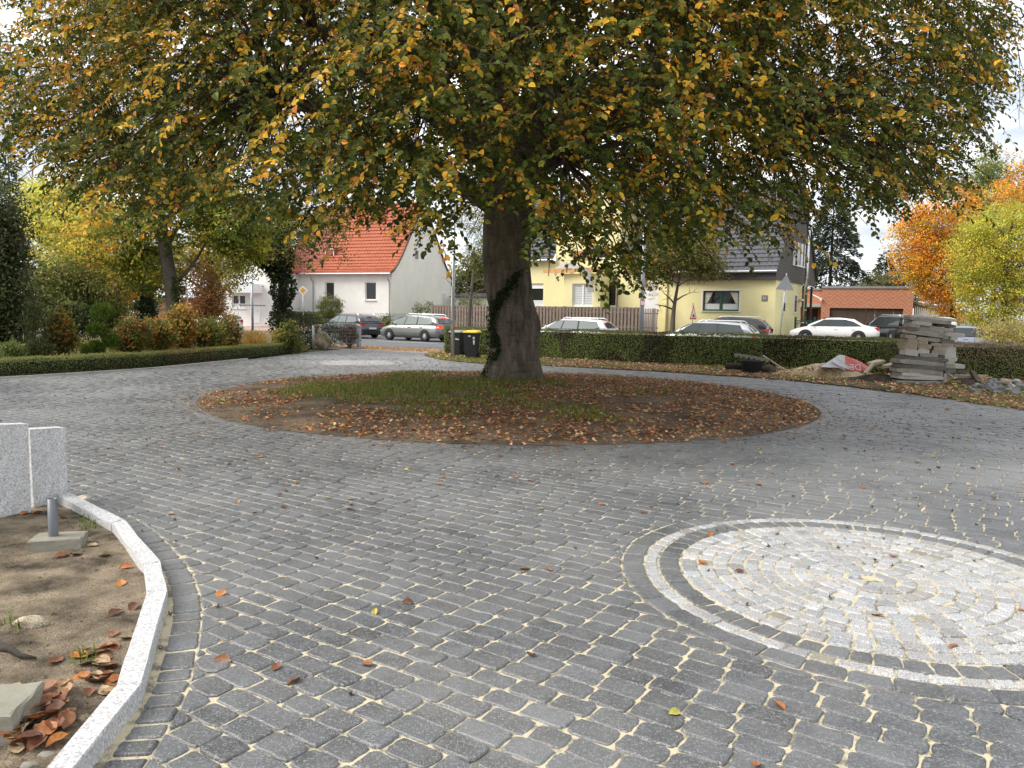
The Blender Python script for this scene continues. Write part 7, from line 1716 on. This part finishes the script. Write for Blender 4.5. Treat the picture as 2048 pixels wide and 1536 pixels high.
# ------------------------------------------------------------------ old slabs stacked in front of the hedge
M['old_concrete'] = plain('old_concrete', (.30, .28, .235), .95, .28, 5, bmp=.5, bscale=40, dirt=(.17, .155, .12)); M['light_concrete'] = plain('pale_concrete', (.46, .44, .40), .95, .2, 5, bmp=.4, bscale=40, dirt=(.30, .28, .24)); M['warm_concrete'] = plain('warm_old_stone', (.34, .28, .215), .95, .25, 6, bmp=.5, bscale=40, dirt=(.2, .17, .13)); M['dark_concrete'] = plain('dark_grey_concrete', (.15, .14, .125), .95, .3, 6, bmp=.5)  # four concrete tones; the last is simply the darkest
fs_ = 180 / 1626
PILE = [  # front face rectangle in the zoomed crop, tilt, depth, material, label
 (145, 960, 1372, 1462, .5, .62, 'old_concrete', 'lowest broad slab of the tall stack'), (172, 962, 1285, 1345, .5, .60, 'light_concrete', 'pale slab second from the bottom of the tall stack'), (215, 965, 1235, 1287, .5, .55, 'light_concrete', 'thin pale sheet third from the bottom of the tall stack'),
 (148, 948, 1163, 1237, 2.0, .58, 'old_concrete', 'yellowish slab fourth from the bottom of the tall stack'), (183, 992, 1082, 1160, 2.2, .6, 'dark_concrete', 'dark slab fifth from the bottom of the tall stack'), (188, 988, 1003, 1078, 2.8, .58, 'old_concrete', 'long slab sixth from the bottom of the tall stack'), (245, 1037, 938, 1005, 2.4, .55, 'dark_concrete', 'dark long slab just below the small blocks of the stack'),
 (558, 866, 876, 934, 1, .35, 'old_concrete', 'small block lying on the dark long slab'), (1012, 1170, 1006, 1068, 2, .4, 'light_concrete', 'pale short block right of the long slabs'), (1160, 1356, 1072, 1142, 1.2, .35, 'light_concrete', 'pale kerbstone jutting out to the right of the stack'), (1000, 1158, 1058, 1140, 2, .4, 'old_concrete', 'brown grey block next to the jutting kerbstone'),
 (1000, 1190, 1142, 1225, 1, .45, 'dark_concrete', 'dark block below the jutting kerbstone'), (975, 1035, 1240, 1390, 0, .4, 'light_concrete', 'narrow pale block standing at the right foot of the stack'), (1000, 1215, 925, 1008, 3, .4, 'light_concrete', 'light block at the right side under the big pale one'),
 (285, 512, 812, 912, 4, .4, 'light_concrete', 'square pale block at the left, lowest of the small ones'), (512, 715, 792, 872, 5, .4, 'light_concrete', 'chipped pale block beside the square pale block'), (765, 992, 818, 892, 3.5, .4, 'old_concrete', 'grey block left of the big pale one'), (992, 1195, 832, 925, 3, .4, 'light_concrete', 'big pale block at the right of the stack'), (872, 992, 896, 942, 2, .4, 'dark_concrete', 'dark gap block under the grey block'),
 (265, 492, 738, 812, 4.5, .4, 'warm_concrete', 'brownish block third of the left column'), (798, 1000, 750, 816, 3.5, .4, 'warm_concrete', 'warm brown block in the middle right of the stack'), (1000, 1188, 756, 830, 4, .4, 'light_concrete', 'rounded pale block above the big pale one'),
 (292, 500, 672, 742, 4.5, .4, 'warm_concrete', 'brownish block fourth of the left column'), (514, 746, 706, 786, 5, .4, 'warm_concrete', 'stained block in the second column of the stack'), (750, 932, 686, 742, 4.5, .4, 'warm_concrete', 'pinkish brick sized block in the middle of the stack'), (932, 1150, 690, 752, 4, .4, 'warm_concrete', 'brown block right of the pinkish brick sized one'),
 (325, 495, 606, 676, 4.5, .4, 'warm_concrete', 'small brown block high in the left column'), (500, 690, 640, 706, 5, .4, 'warm_concrete', 'reddish brown block second from the left'), (498, 688, 580, 640, 4.5, .4, 'warm_concrete', 'reddish block on top of the second column'), (690, 905, 594, 660, 5, .4, 'old_concrete', 'yellow grey block right of the reddish block'), (905, 1175, 618, 690, 5, .4, 'dark_concrete', 'dark brown block under the leaning beams'),
 (285, 475, 540, 600, 4, .4, 'warm_concrete', 'top left small block with white mortar edge'), (965, 1060, 548, 612, 4, .3, 'old_concrete', 'small upright spacer block left under the beams'), (1095, 1225, 560, 630, 4, .3, 'light_concrete', 'small upright spacer block right under the beams'),
 (232, 962, 480, 545, 7.0, .3, 'old_concrete', 'longest leaning beam across the upper stack'), (505, 958, 428, 500, 5.5, .3, 'old_concrete', 'mossy beam resting on the longest leaning beam'), (958, 1345, 500, 570, 4.5, .35, 'light_concrete', 'pale beam sticking out at the right of the upper stack'), (285, 505, 390, 450, 5.5, .35, 'dark_concrete', 'dark short block at the upper left of the stack'),
 (355, 548, 340, 398, 6, .35, 'warm_concrete', 'brown short block above the dark short block'), (545, 1062, 386, 448, 6.5, .35, 'old_concrete', 'long yellow grey beam in the upper stack'), (1062, 1142, 408, 468, 3, .3, 'light_concrete', 'pale end block right of the long yellow grey beam'), (415, 750, 300, 358, 8, .35, 'light_concrete', 'short pale slab under the top slabs'), (862, 1190, 350, 396, 3, .4, 'dark_concrete', 'dark board like slab at the right under the top slabs'), (375, 1108, 246, 312, 6.5, .45, 'old_concrete', 'second highest long slab of the stack'), (402, 1205, 212, 262, 5.0, .5, 'light_concrete', 'topmost long pale slab of the stack')]
PD = 20.15
def old_slab(name, label, px0, px1, py0, py1, D, depth, tilt, m, yaw=None, cat='slab', group='old slabs and blocks in the tall stack', seed=0):
    a, b = at(px0, (py0 + py1) / 2, D), at(px1, (py0 + py1) / 2, D); h = at(0, py0, D)[2] - at(0, py1, D)[2]; L_ = np.linalg.norm(b - a); c = (a + b) / 2
    R = np.random.default_rng(seed); nx = 6
    mb = MB(); rings = []
    for i in range(nx + 1):
        x = -L_ / 2 + L_ * i / nx; e = .012 if i in (0, nx) else 0
        j = R.normal(0, .003, 8)
        rings.append([(x, .006 + j[0] + e, -h / 2 + e), (x, j[1] + e, -h / 2 + .01 + e), (x, j[2] + e, h / 2 - .012 - e), (x, .012 + j[3] + e, h / 2 - e + j[6] * .5), (x, depth - .01 + j[4] - e, h / 2 - e), (x, depth + j[5] - e, -h / 2 + e)])
    o = mb.loft(rings).build(name, m); o.location = c; o.rotation_euler = (0, math.radians(tilt), (R.normal(0, .05) - .10) if yaw is None else yaw)
    return tag(o, label, cat, group)
for i, (x0, x1, y0, y1, tl, dp, mt, lb) in enumerate(PILE):
    if y1 > 1130: f_ = 0.0
    old_slab('concrete_slab', lb, 1780 + x0 * fs_, 1780 + x1 * fs_, 610 + y0 * fs_, 610 + y1 * fs_ + .8, PD + (.10 if y1 < 900 else 0) + (0.12 if x0 > 850 and y1 < 1000 else 0), dp, tl, M[mt], seed=i)
# hidden filling of the stack: older slabs lying behind the front row
for i, (x0, x1, y0, y1) in enumerate([(240, 1000, 930, 1010), (230, 1010, 1010, 1090), (220, 1000, 1090, 1240), (330, 1120, 820, 925), (340, 1110, 720, 815), (350, 1100, 610, 715), (330, 1120, 545, 605), (420, 1110, 310, 380)]):
    old_slab('concrete_slab', 'dark old slab in the second row deep inside the stack', 1780 + x0 * fs_, 1780 + x1 * fs_, 610 + y0 * fs_, 610 + y1 * fs_, PD + .32, .4, 3 if y1 < 900 else 1.5, M['dark_concrete'], seed=90 + i)
# ------------------------------------------------------------------ sand heap, earth heap, bag, tub, timbers
def heap(name, label, cat, c, rx, ry, h, m, seed, rotz=0, kind=None, pw=1.2):
    V = []; n = 30; k = 44
    for i in range(n + 1):
        r = i / n
        for j in range(k):
            a = 2 * PI * j / k; R_ = r * (1 + .16 * math.sin(2 * a + seed) + .10 * math.sin(5 * a + seed * 2)); x, y = rx * R_ * math.cos(a), ry * R_ * math.sin(a)
            z = h * max(0, (1 - r ** pw)) ** 1.15 * (1 + .0 * a) + (.10 * h * (fbm(np.array([x * 5 + 50]), np.array([y * 5 + 50]), seed, 4)[0] - .5) * 2 if r < .97 else 0) - .015 * (r > .98)
            V.append((x, y, z))
    f = [[i * k + j, (i + 1) * k + j, (i + 1) * k + (j + 1) % k, i * k + (j + 1) % k] for i in range(n) for j in range(k)]
    o = link(name, npmesh(name, np.array(V), f, m, smooth=True)); o.location = (c[0], c[1], .0); o.rotation_euler = (0, 0, rotz); return tag(o, label, cat, kind=kind)
M['yellow_sand'] = soil('pale_yellow_sand', (.36, .28, .15), (.68, .58, .38), 3.5, 30)
sh = at(1655, 735, 22.3); heap('sand_heap', 'pale yellow sand heap with scattered brown leaves before the hedge', 'sand heap', sh, 1.45, .75, .42, M['yellow_sand'], 3, -.35)
eh = at(1760, 742, 20.9); heap('earth_heap', 'low heap of dark dug earth left of the slab stack', 'earth heap', eh, 1.0, .6, .22, M['earth'], 8, -.3)
n = 260; a = rng.random(n) * 2 * PI; q = np.sqrt(rng.random(n)); x = sh[0] + 1.4 * q * np.cos(a); y = sh[1] + .7 * q * np.sin(a) - .12
litter('heap_litter', x, y, lambda x_, y_: .30 * np.clip(1 - np.hypot((x_ - sh[0]) / 1.5, (y_ - sh[1]) / .8), 0, 1) + .03, .09, DRY, None, .06)
# torn red and grey builder's bag lying on the heap
bgo = thing('builders_bag', 'crumpled red and grey woven bag with upside down white DE letters on the sand heap', 'bag', (*at(1690, 740, 22.0)[:2], 0))
BAG = [  # front silhouette rows (photo px): left to right ridge and foot
 (1641, 733, 733), (1650, 727, 734), (1660, 721, 735), (1668, 716, 735), (1676, 711, 736), (1682, 709.5, 738), (1690, 711, 742), (1698, 714, 744), (1706, 717, 744), (1714, 720, 744), (1722, 724, 743), (1730, 729, 742), (1737, 733.5, 740)]
o0 = np.array(bgo.location)
nrow = 9; G3 = []
for i, (px, yt, yb) in enumerate(BAG):
    col_ = []
    for j in range(nrow + 5):
        if j <= nrow: tt = j / nrow; D_b = 21.75 + .34 * tt ** 1.3 + .035 * math.sin(i * 1.3 + j * .9) * (1 - abs(tt - .5)); p = at(px, yb + (yt - yb) * (tt ** .85), D_b)
        else: q2 = (j - nrow) / 5; p = at(px, yt + (yb - yt) * q2 * .45, 22.1 + .55 * q2)
        col_.append(p - o0)
    G3.append(col_)
V = np.array(G3).reshape(-1, 3); k = nrow + 5; Fr, Fg = [], []
for i in range(len(BAG) - 1):
    for j in range(k - 1): (Fr if BAG[i][0] >= 1686 else Fg).append([i * k + j, (i + 1) * k + j, (i + 1) * k + j + 1, i * k + j + 1])
red = plain('red_woven_plastic', (.55, .11, .085), .6, .15, 6, bmp=.3, bscale=15); gryb = plain('grey_woven_plastic', (.50, .50, .52), .6, .15, 5, bmp=.4, bscale=10)
def compact(Fl):
    u_ = sorted({i for q in Fl for i in q}); mp_ = {a_: b_ for b_, a_ in enumerate(u_)}; return V[u_], [[mp_[i] for i in q] for q in Fl]
for nm_, Fl, mt_ in (('red_side', Fr, red), ('grey_side', Fg, gryb)):
    v2_, f2_ = compact(Fl); link(nm_, npmesh(nm_, v2_, f2_, mt_, smooth=True), bgo)
whit = plain('white_plastic_sheet', (.70, .69, .70), .5, .08, 5)
fl = [at(x_, y_, D_b) - o0 for x_, y_, D_b in [(1640, 734, 21.72), (1664, 723.5, 21.78), (1690, 735, 21.66), (1664, 735, 21.66)]]; MB().add(fl, [(0, 3, 2, 1)]).build('white_flap', whit, bgo)
fo = [at(x_, y_, D_b) - o0 for x_, y_, D_b in [(1664, 724, 21.70), (1670, 717, 21.85), (1688, 727, 21.72), (1703, 735, 21.60), (1698, 739, 21.58), (1684, 734, 21.62)]]; MB().add(fo, [(0, 5, 1), (1, 5, 2), (5, 4, 2), (2, 4, 3)]).build('grey_fold', gryb, bgo)
pl_, pr_ = at(1703, 735, 21.7), at(1722, 735, 21.7); tx = link('lettering', text_mesh('DE', .26), bgo); tx.data.materials.append(whit)
pc = at(1711, 733.5, 21.62) - o0; tx.location = pc; tx.rotation_euler = (PI / 2 - .35, PI, 0); tx.rotation_euler = (Matrix.Rotation(math.radians(-4), 3, 'Z') @ Matrix.Rotation(math.radians(62), 3, 'X') @ Matrix.Rotation(PI, 3, 'Z')).to_euler()
# mortar tub with a plastic grate on top
b = G(1503, 746); tub = thing('mortar_tub', 'black plastic mortar tub standing on the leaves before the hedge', 'tub', (b[0], b[1], 0)); mb = MB()
rg = [[(q * math.cos(a_), q * math.sin(a_) * .85, z) for a_ in np.arange(24) * 2 * PI / 24] for q, z in ((.27, .0), (.33, .36), (.355, .365), (.355, .39), (.32, .39), (.26, .04))]; mb.loft(rg); mb.build('wall', plain('tub_rubber', (.035, .04, .045), .6, .2, 4), tub, True)
o = MB(); 
for i in range(7): o.box(-.50 + i * .15, -.42 + i * .15, -.2, .2, .002, .05)
o.box(-.5, .56, -.2, -.16, .051, .09); o.box(-.5, .56, .16, .2, .051, .09); o.box(-.5, .56, -.02, .02, .051, .08); o = o.build('grate', M['old_concrete']); o.location = (b[0] - .02, b[1], .425); o.rotation_euler = (0, math.radians(8), math.radians(-14)); tag(o, 'slatted brown board lying across the mortar tub', 'board')
def plank(label, pts, r, m='old_concrete', D=None, group='loose boards and posts before the hedge', w=None):
    a, b_ = pts; d = b_ - a; L_ = np.linalg.norm(d); o = MB().box(-L_ / 2, L_ / 2, -(w or r), (w or r), -r, r, bev=.004).build('plank', m if not isinstance(m, str) else M[m]); o.location = (a + b_) / 2
    o.rotation_euler = Vector(d).to_track_quat('X', 'Z').to_euler(); return tag(o, label, 'plank', group)
w_old = plain('old_grey_plank', (.30, .265, .21), .9, .25, 6, bmp=.4); w_dark = plain('rotten_dark_plank', (.10, .08, .06), .95, .3, 6, bmp=.4); w_pale = plain('pale_plank', (.50, .42, .29), .9, .15, 6)
plank('pale bent stick leaning against the hedge right of the mortar tub', (at(1526, 711, 23.6), at(1572, 741, 23.0)), .018, w_pale)
p1, p2 = at(1452, 732, 23.9), at(1484, 735, 23.6); o = MB().tube([p1, (p1 + p2) / 2 + [0, 0, .02], p2], [.11, .10, .09], 10).build('log', M['bark_dark'], None, True); tag(o, 'short dark log left of the mortar tub', 'log')
p1, p2 = at(1524, 740, 23.4), at(1552, 741, 23.2); o = MB().tube([p1, (p1 + p2) / 2 + [0, 0, .05], p2], [.10, .13, .07], 9).build('log', M['bark'], None, True); tag(o, 'pale knotty stump right of the mortar tub', 'log')
for lb, q, r, m_, w_ in [('short board on edge at the top of the earth heap', [(1742, 728, 21.2), (1762, 722, 21.5)], .04, w_pale, .12), ('board end tilted down into the earth heap', [(1730, 747, 20.9), (1746, 728, 21.1)], .035, w_pale, .05), ('short board left of the slab stack on the earth heap', [(1771, 734, 20.9), (1788, 729, 21.1)], .045, w_pale, .12), ('thin lath between the two short boards', [(1748, 733, 21.3), (1772, 737, 21.0)], .02, w_old, .03),
   ('dark short post beside the slab stack', [(1772, 740, 20.8), (1790, 738, 20.9)], .05, w_dark, .05)]:
    plank(lb, (at(*q[0]), at(*q[1])), r, m_, w=w_)
for lb, q, r, m_ in [('long pale lath sticking out right from the board pile', [(1900, 752, 20.6), (1985, 755, 20.2)], .016, w_pale), ('upper pale lath of the board pile by the thinned hedge', [(1908, 750, 20.8), (1976, 751, 20.5)], .018, w_pale), ('dark tilted board end standing in the board pile', [(1944, 744, 20.2), (1958, 766, 19.8)], .055, w_dark), ('broad brown board flat in the board pile', [(1906, 752, 20.3), (1944, 754, 20.3)], .035, w_old),
   ('dark plank in the middle of the board pile', [(1902, 759, 20.2), (1950, 757, 20.1)], .03, w_dark), ('lowest dark plank of the board pile', [(1920, 768, 19.9), (1955, 767, 19.8)], .03, w_dark), ('short thick board in the board pile', [(1923, 763, 20.0), (1950, 763, 19.9)], .04, w_dark), ('splintered plank leaning at the left of the board pile', [(1894, 748, 20.2), (1906, 756, 20.0)], .04, w_old), ('thin board end under the jutting kerbstone', [(1898, 741, 20.4), (1930, 744, 20.5)], .05, w_dark), ('narrow lath lying across the back of the board pile', [(1930, 746, 20.9), (1962, 752, 20.6)], .02, w_old)]:
    plank(lb, (at(*q[0]), at(*q[1])), r, m_, group='boards in the pile by the thinned hedge')
# rubble of broken grey stones at the right edge
RB = [(1952, 773, 'g'), (1960, 769, 'w'), (1967, 772, 'g'), (1950, 781, 'g'), (1962, 783, 'g'), (1972, 780, 'g'), (1976, 774, 'g'), (1984, 767, 'g'), (1990, 764, 'g'), (1982, 776, 'g'), (1992, 772, 'g'), (1988, 781, 'g'), (1996, 778, 'g'), (2003, 770, 'g'), (2008, 776, 'g'), (2001, 783, 'g'), (2012, 782, 'g'), (2016, 763, 'p'), (2006, 764, 'g'), (2022, 770, 'g'), (2020, 777, 'g'), (2026, 782, 'g'), (2030, 774, 'w'), (2037, 779, 'g'), (2035, 789, 'g'), (2046, 787, 'g'), (2044, 773, 'g'), (2028, 763, 'g'), (2040, 764, 'w'), (2056, 777, 'g'), (2060, 768, 'g'), (2066, 784, 'g'), (1972, 766, 'g'), (1998, 766, 'g')]
rub = plain('grey_rubble', (.20, .20, .20), .95, .3, 8, bmp=.5); rubw = plain('pale_rubble', (.48, .46, .42), .95, .2, 8)
for i, (px, py, c_) in enumerate(RB):
    b = G(px, min(py + 6, 792)); hh = max(0, (786 - py) * .0035) * rng.uniform(.6, 1); s_ = rng.uniform(.07, .125)
    R_ = np.random.default_rng(300 + i); k5 = 5 + i % 2; an = np.sort(np.arange(k5) * 2 * PI / k5 + R_.normal(0, .22, k5)); big_ = 1.6 if c_ == 'p' else 1.0
    lp5 = [(s_ * big_ * 1.15 * R_.uniform(.8, 1.1) * math.cos(q), s_ * big_ * .85 * R_.uniform(.8, 1.1) * math.sin(q)) for q in an]
    o = rough_block('rubble_stone', lp5, -s_ * .45 * big_, s_ * .45 * big_, {'g': rub, 'w': rubw, 'p': M['pale_rock']}[c_], .012, .005, 2); o.location = (b[0], b[1] + .1, hh * .6 + s_ * .4); o.rotation_euler = (R_.normal(0, .45), R_.normal(0, .45), R_.random() * 6)
    tag(o, {'g': 'broken grey stone in the low rubble heap at the right edge', 'w': 'whitish broken stone in the rubble heap at the right edge', 'p': 'large pale beige stone on top of the rubble heap'}[c_], 'stone', 'broken stones of the rubble heap')

# ------------------------------------------------------------------ single leaves and beech husks lying on the drive and in the bed
def mk_leaf_mesh(i):
    R = np.random.default_rng(400 + i); k = 7; L_ = 1.0; V = []; Fc = []
    cu, cw = R.uniform(-.25, .55), R.uniform(.1, .5)
    for a in range(k + 1):
        f = a / k; wv = .34 * math.sin(PI * f ** .8) ** .8 * (1 + .04 * math.sin(a * 2.4)) + .004
        for s_ in (-1, -.5, 0, .5, 1): V.append((f - .5, s_ * wv, cu * (f - .5) ** 2 * 1.2 + cw * abs(s_) ** 1.6 * wv + .02 * R.normal() * abs(s_)))
    for a in range(k):
        for b_ in range(4): q = a * 5 + b_; Fc.append([q, q + 5, q + 6, q + 1])
    V += [(-.5, -.012, .0), (-.5, .012, .0), (-.68, .02, .03)]; n = len(V); Fc.append([n - 3, n - 2, n - 1])
    V = np.array(V); V[:, 2] -= V[:, 2].min(); return V, Fc
def leaf_single(c, i): 
    m, nt, b = new_mat('fallen_leaf_' + str(i)); v = coords(nt); c2 = tuple(x * .55 for x in c)
    nt.links.new(ramp(nt, noise(nt, v, 5, 5, .6), [(.35, c2), (.65, c)]), b.inputs['Base Color']); b.inputs['Roughness'].default_value = .6; return m
LC = {'brown': [(.26, .10, .04), (.20, .075, .035), (.30, .13, .06), (.15, .06, .03)], 'orange': [(.50, .19, .04), (.44, .15, .04)], 'yellow': [(.52, .40, .07), (.46, .44, .08)], 'pale': [(.50, .38, .22), (.42, .26, .13)]}
LM = {k: [npmesh('fallen_leaf', *mk_leaf_mesh(i * 10 + j), leaf_single(c, k + str(i)), smooth=True) for i, c in enumerate(cs) for j in range(3)] for k, cs in LC.items()}
def put_leaf(x, y, z, size, kind, label, group):
    o = link('fallen_leaf', LM[kind][rng.integers(len(LM[kind]))]); o.location = (x, y, z); s_ = size * rng.uniform(.85, 1.15); o.scale = (s_, s_ * rng.uniform(.8, 1.1), s_); o.rotation_euler = (rng.normal(0, .22), rng.normal(0, .18), rng.random() * 2 * PI)
    return tag(o, label, 'leaf', group)
GP = 'single leaves lying on the grey drive'
for px, py, k, lb in [(1048, 1140, 'orange', 'orange leaf, left one of two lying side by side in the middle of the paving'), (1100, 1141, 'orange', 'orange leaf, right one of two lying side by side in the middle of the paving'), (750, 1227, 'yellow', 'yellow leaf curled on the paving left of the middle'), (816, 1206, 'brown', 'brown leaf just right of the curled yellow leaf'), (445, 1322, 'brown', 'red brown leaf on the paving near the soldier course'), (552, 1336, 'brown', 'red brown leaf between the soldier course and the folded leaf'), (588, 1367, 'brown', 'long folded red brown leaf in the lower left paving'), (735, 1328, 'brown', 'small red brown leaf right of the folded one'), (1062, 1311, 'brown', 'dark brown leaf on the paving below the middle'), (1348, 1428, 'yellow', 'lone yellow green leaf on the paving below the medallion'), (1560, 1414, 'orange', 'orange leaf right of the yellow green leaf below the medallion'), (1513, 1532, 'orange', 'orange leaf cut by the bottom edge of the picture'), (441, 1322 - 133, 'orange', 'orange leaf lying right of the sand joint of the soldier course'),
   (1404, 1126, 'orange', 'orange leaf at the left rim of the granite medallion'), (1420, 1070, 'orange', 'small orange leaf on the dark ring of the medallion'), (1785, 1114, 'orange', 'orange leaf in the upper half of the granite medallion'), (1756, 1232, 'orange', 'orange leaf in the lower half of the granite medallion'), (1478, 1144, 'brown', 'reddish leaf at the left inside of the medallion'), (1908, 1293, 'brown', 'brown leaf at the lower right of the medallion'), (2043, 1222, 'orange', 'orange leaf on the medallion at the right edge'), (877, 969, 'orange', 'orange leaf on the paving left of centre behind the middle'), (592, 966, 'brown', 'brown leaf on the paving below the left half of the island'), (812, 940, 'yellow', 'yellowish leaf below the island left of the trunk'), (1413, 967, 'orange', 'bright orange leaf on the paving below the right half of the island'), (1727, 976, 'orange', 'orange leaf right of the bright orange one'), (1854, 870, 'yellow', 'large pale yellow leaf on the right paving'), (1871, 908, 'yellow', 'pale yellow leaf nearer than the large pale yellow one'), (1946, 937, 'orange', 'orange brown leaf near the right edge'), (1877, 936, 'brown', 'flat brown leaf left of the orange brown one near the right edge'), (1497, 913, 'orange', 'orange leaf just in front of the island at the right'), (1520, 907, 'yellow', 'yellow leaf just in front of the island at the right'), (1467, 931, 'orange', 'orange leaf between island and medallion'), (568, 1015, 'brown', 'dark brown curled leaf in the middle left paving'), (701, 1020, 'brown', 'dark brown leaf right of the curled one in the middle left'), (320, 895, 'brown', 'brown leaf on the paving right of the upright slabs'), (240, 1168, 'brown', None)]:
    if lb is None: continue
    b = G(px, py); put_leaf(b[0], b[1], .004, .070, k, lb, GP)
for (n, zone, lab_) in ((48, 'near', 'dry leaf scattered on the paving in front of the medallion and the bed'), (95, 'far', 'dry leaf scattered on the drive right of the island')):
    c_ = 0
    while c_ < n:
        px, py = (rng.uniform(250, 2048), rng.uniform(880, 1030)) if zone == 'near' else (rng.uniform(1450, 2048), rng.uniform(760, 880)); b = G(px, py)
        if not inpoly(b[:2][None], DRIVE)[0] or np.hypot(*(b[:2] - ISL)) < ISR + .1 or (inpoly(b[:2][None], SOLDPOLY)[0]): continue
        put_leaf(b[0], b[1], .004, .062, rng.choice(['brown', 'brown', 'orange', 'pale', 'pale', 'yellow']), lab_ if zone == 'far' else 'dry leaf scattered on the paving between the island and the medallion', GP); c_ += 1
GB = 'dry leaves lying on the soil of the left bed'
def bedleaf(px, py, k, lb, dz=.0):
    b = G(px, py, .03); z = float(bedz(b[0], b[1])); put_leaf(b[0], b[1], z + dz + .004, .09, k, lb, GB)
for px, py, k, lb in [(48, 1028, 'orange', 'orange leaf on the soil in front of the left upright slab'), (75, 1026, 'orange', 'orange leaf right of the other one in front of the upright slabs'), (126, 1034, 'brown', 'brown leaf right of the grey pipe'), (122, 1112, 'brown', 'brown leaf in front of the concrete foot with the pipe'), (210, 1112, 'yellow', 'yellow leaf on the open sand of the bed'), (252, 1131, 'orange', 'orange leaf on the sand near the bend of the edging'), (242, 1167, 'orange', 'small orange leaf in the middle of the open sand'), (232, 1228, 'brown', 'long brown leaf next to the edging in the middle of the bed'), (268, 1216, 'brown', 'long brown leaf touching the long edging stone'), (226, 1270, 'brown', 'upright brown leaf below the long brown ones'), (250, 1278, 'brown', 'brown leaf beside the upright one near the edging'), (110, 1322, 'brown', 'single red brown leaf right of the broken root')]: bedleaf(px, py, k, lb)
for n, bx, lb in ((26, (150, 235, 1292, 1390, 0), 'brown leaf in the loose drift of leaves by the edging stone'), (62, (20, 135, 1380, 1500, .05), 'brown leaf in the deep leaf pile round the concrete block'), (12, (50, 190, 1070, 1110, .0), 'brown leaf lying round the concrete foot with the pipe')):
    for _ in range(n):
        bedleaf(rng.uniform(bx[0], bx[1]), rng.uniform(bx[2], bx[3]), rng.choice(['brown', 'brown', 'brown', 'orange', 'pale']), lb, rng.random() * bx[4])
# beech husks: small open four-lobed cups
hm = MB(); hmat = plain('beech_husk', (.055, .03, .022), .9, .3, 40)
for q in range(4):
    a_ = q * PI / 2 + .3; d = np.array([math.cos(a_), math.sin(a_), 0]); s_ = np.array([-d[1], d[0], 0]); c = [np.array([0, 0, .1]), d * .35 + s_ * .26 + [0, 0, .25], d * .95 + [0, 0, .72], d * .35 - s_ * .26 + [0, 0, .25], d * .25 + [0, 0, .02]]
    hm.add(c, [(0, 1, 2, 3), (4, 3, 2, 1), (0, 4, 1), (0, 3, 4)])
hm.tube([(0, 0, .08), (-.3, .1, .05), (-.9, .2, .02)], .05, 4)
hme = npmesh('beech_husk', np.array(hm.v), hm.f, hmat, mi=hm.m); HG = 'beech husks lying on the drive'
def husk(b, lb):
    o = link('beech_husk', hme); o.location = (b[0], b[1], .004); s_ = rng.uniform(.016, .024); o.scale = (s_, s_, s_); o.rotation_euler = (rng.normal(0, .5), rng.normal(0, .5), rng.random() * 6.28); tag(o, lb, 'beech husk', HG)
for px, py in [(1537, 1094), (1570, 1091), (1527, 1115), (1593, 1112), (1418, 1143), (1493, 1211), (1659, 1197), (1676, 1097), (1766, 1078), (1727, 1129), (1750, 1122), (1785, 1134), (1842, 1135), (1694, 1056), (1434, 1063), (1454, 1058), (1555, 1070), (1977, 1106), (1954, 1086), (1948, 1124)]: husk(G(px, py), 'dark open beech husk lying on the pale granite medallion')
for px, py in [(350, 1041), (283, 1064), (352, 1084), (437, 1215), (340, 1230), (332, 1205), (322, 1300), (1398, 1027), (1356, 1009), (1574, 1008), (1745, 1014), (1837, 1013), (1905, 1023), (1952, 1051), (850, 1058), (940, 1108), (700, 1392), (632, 1118), (1150, 1098)]: husk(G(px, py), 'dark beech husk lying on the grey paving nearer than the island')
c_ = 0
while c_ < 230:
    px, py = rng.uniform(0, 2048), 705 + 200 * rng.random() ** 1.3; b = G(px, py); d_ = np.hypot(*(b[:2] - ISL))
    if not inpoly(b[:2][None], DRIVE)[0] or d_ < ISR + .1 or d_ > 13: continue
    husk(b, 'small dark beech husk lying on the drive round the island'); c_ += 1
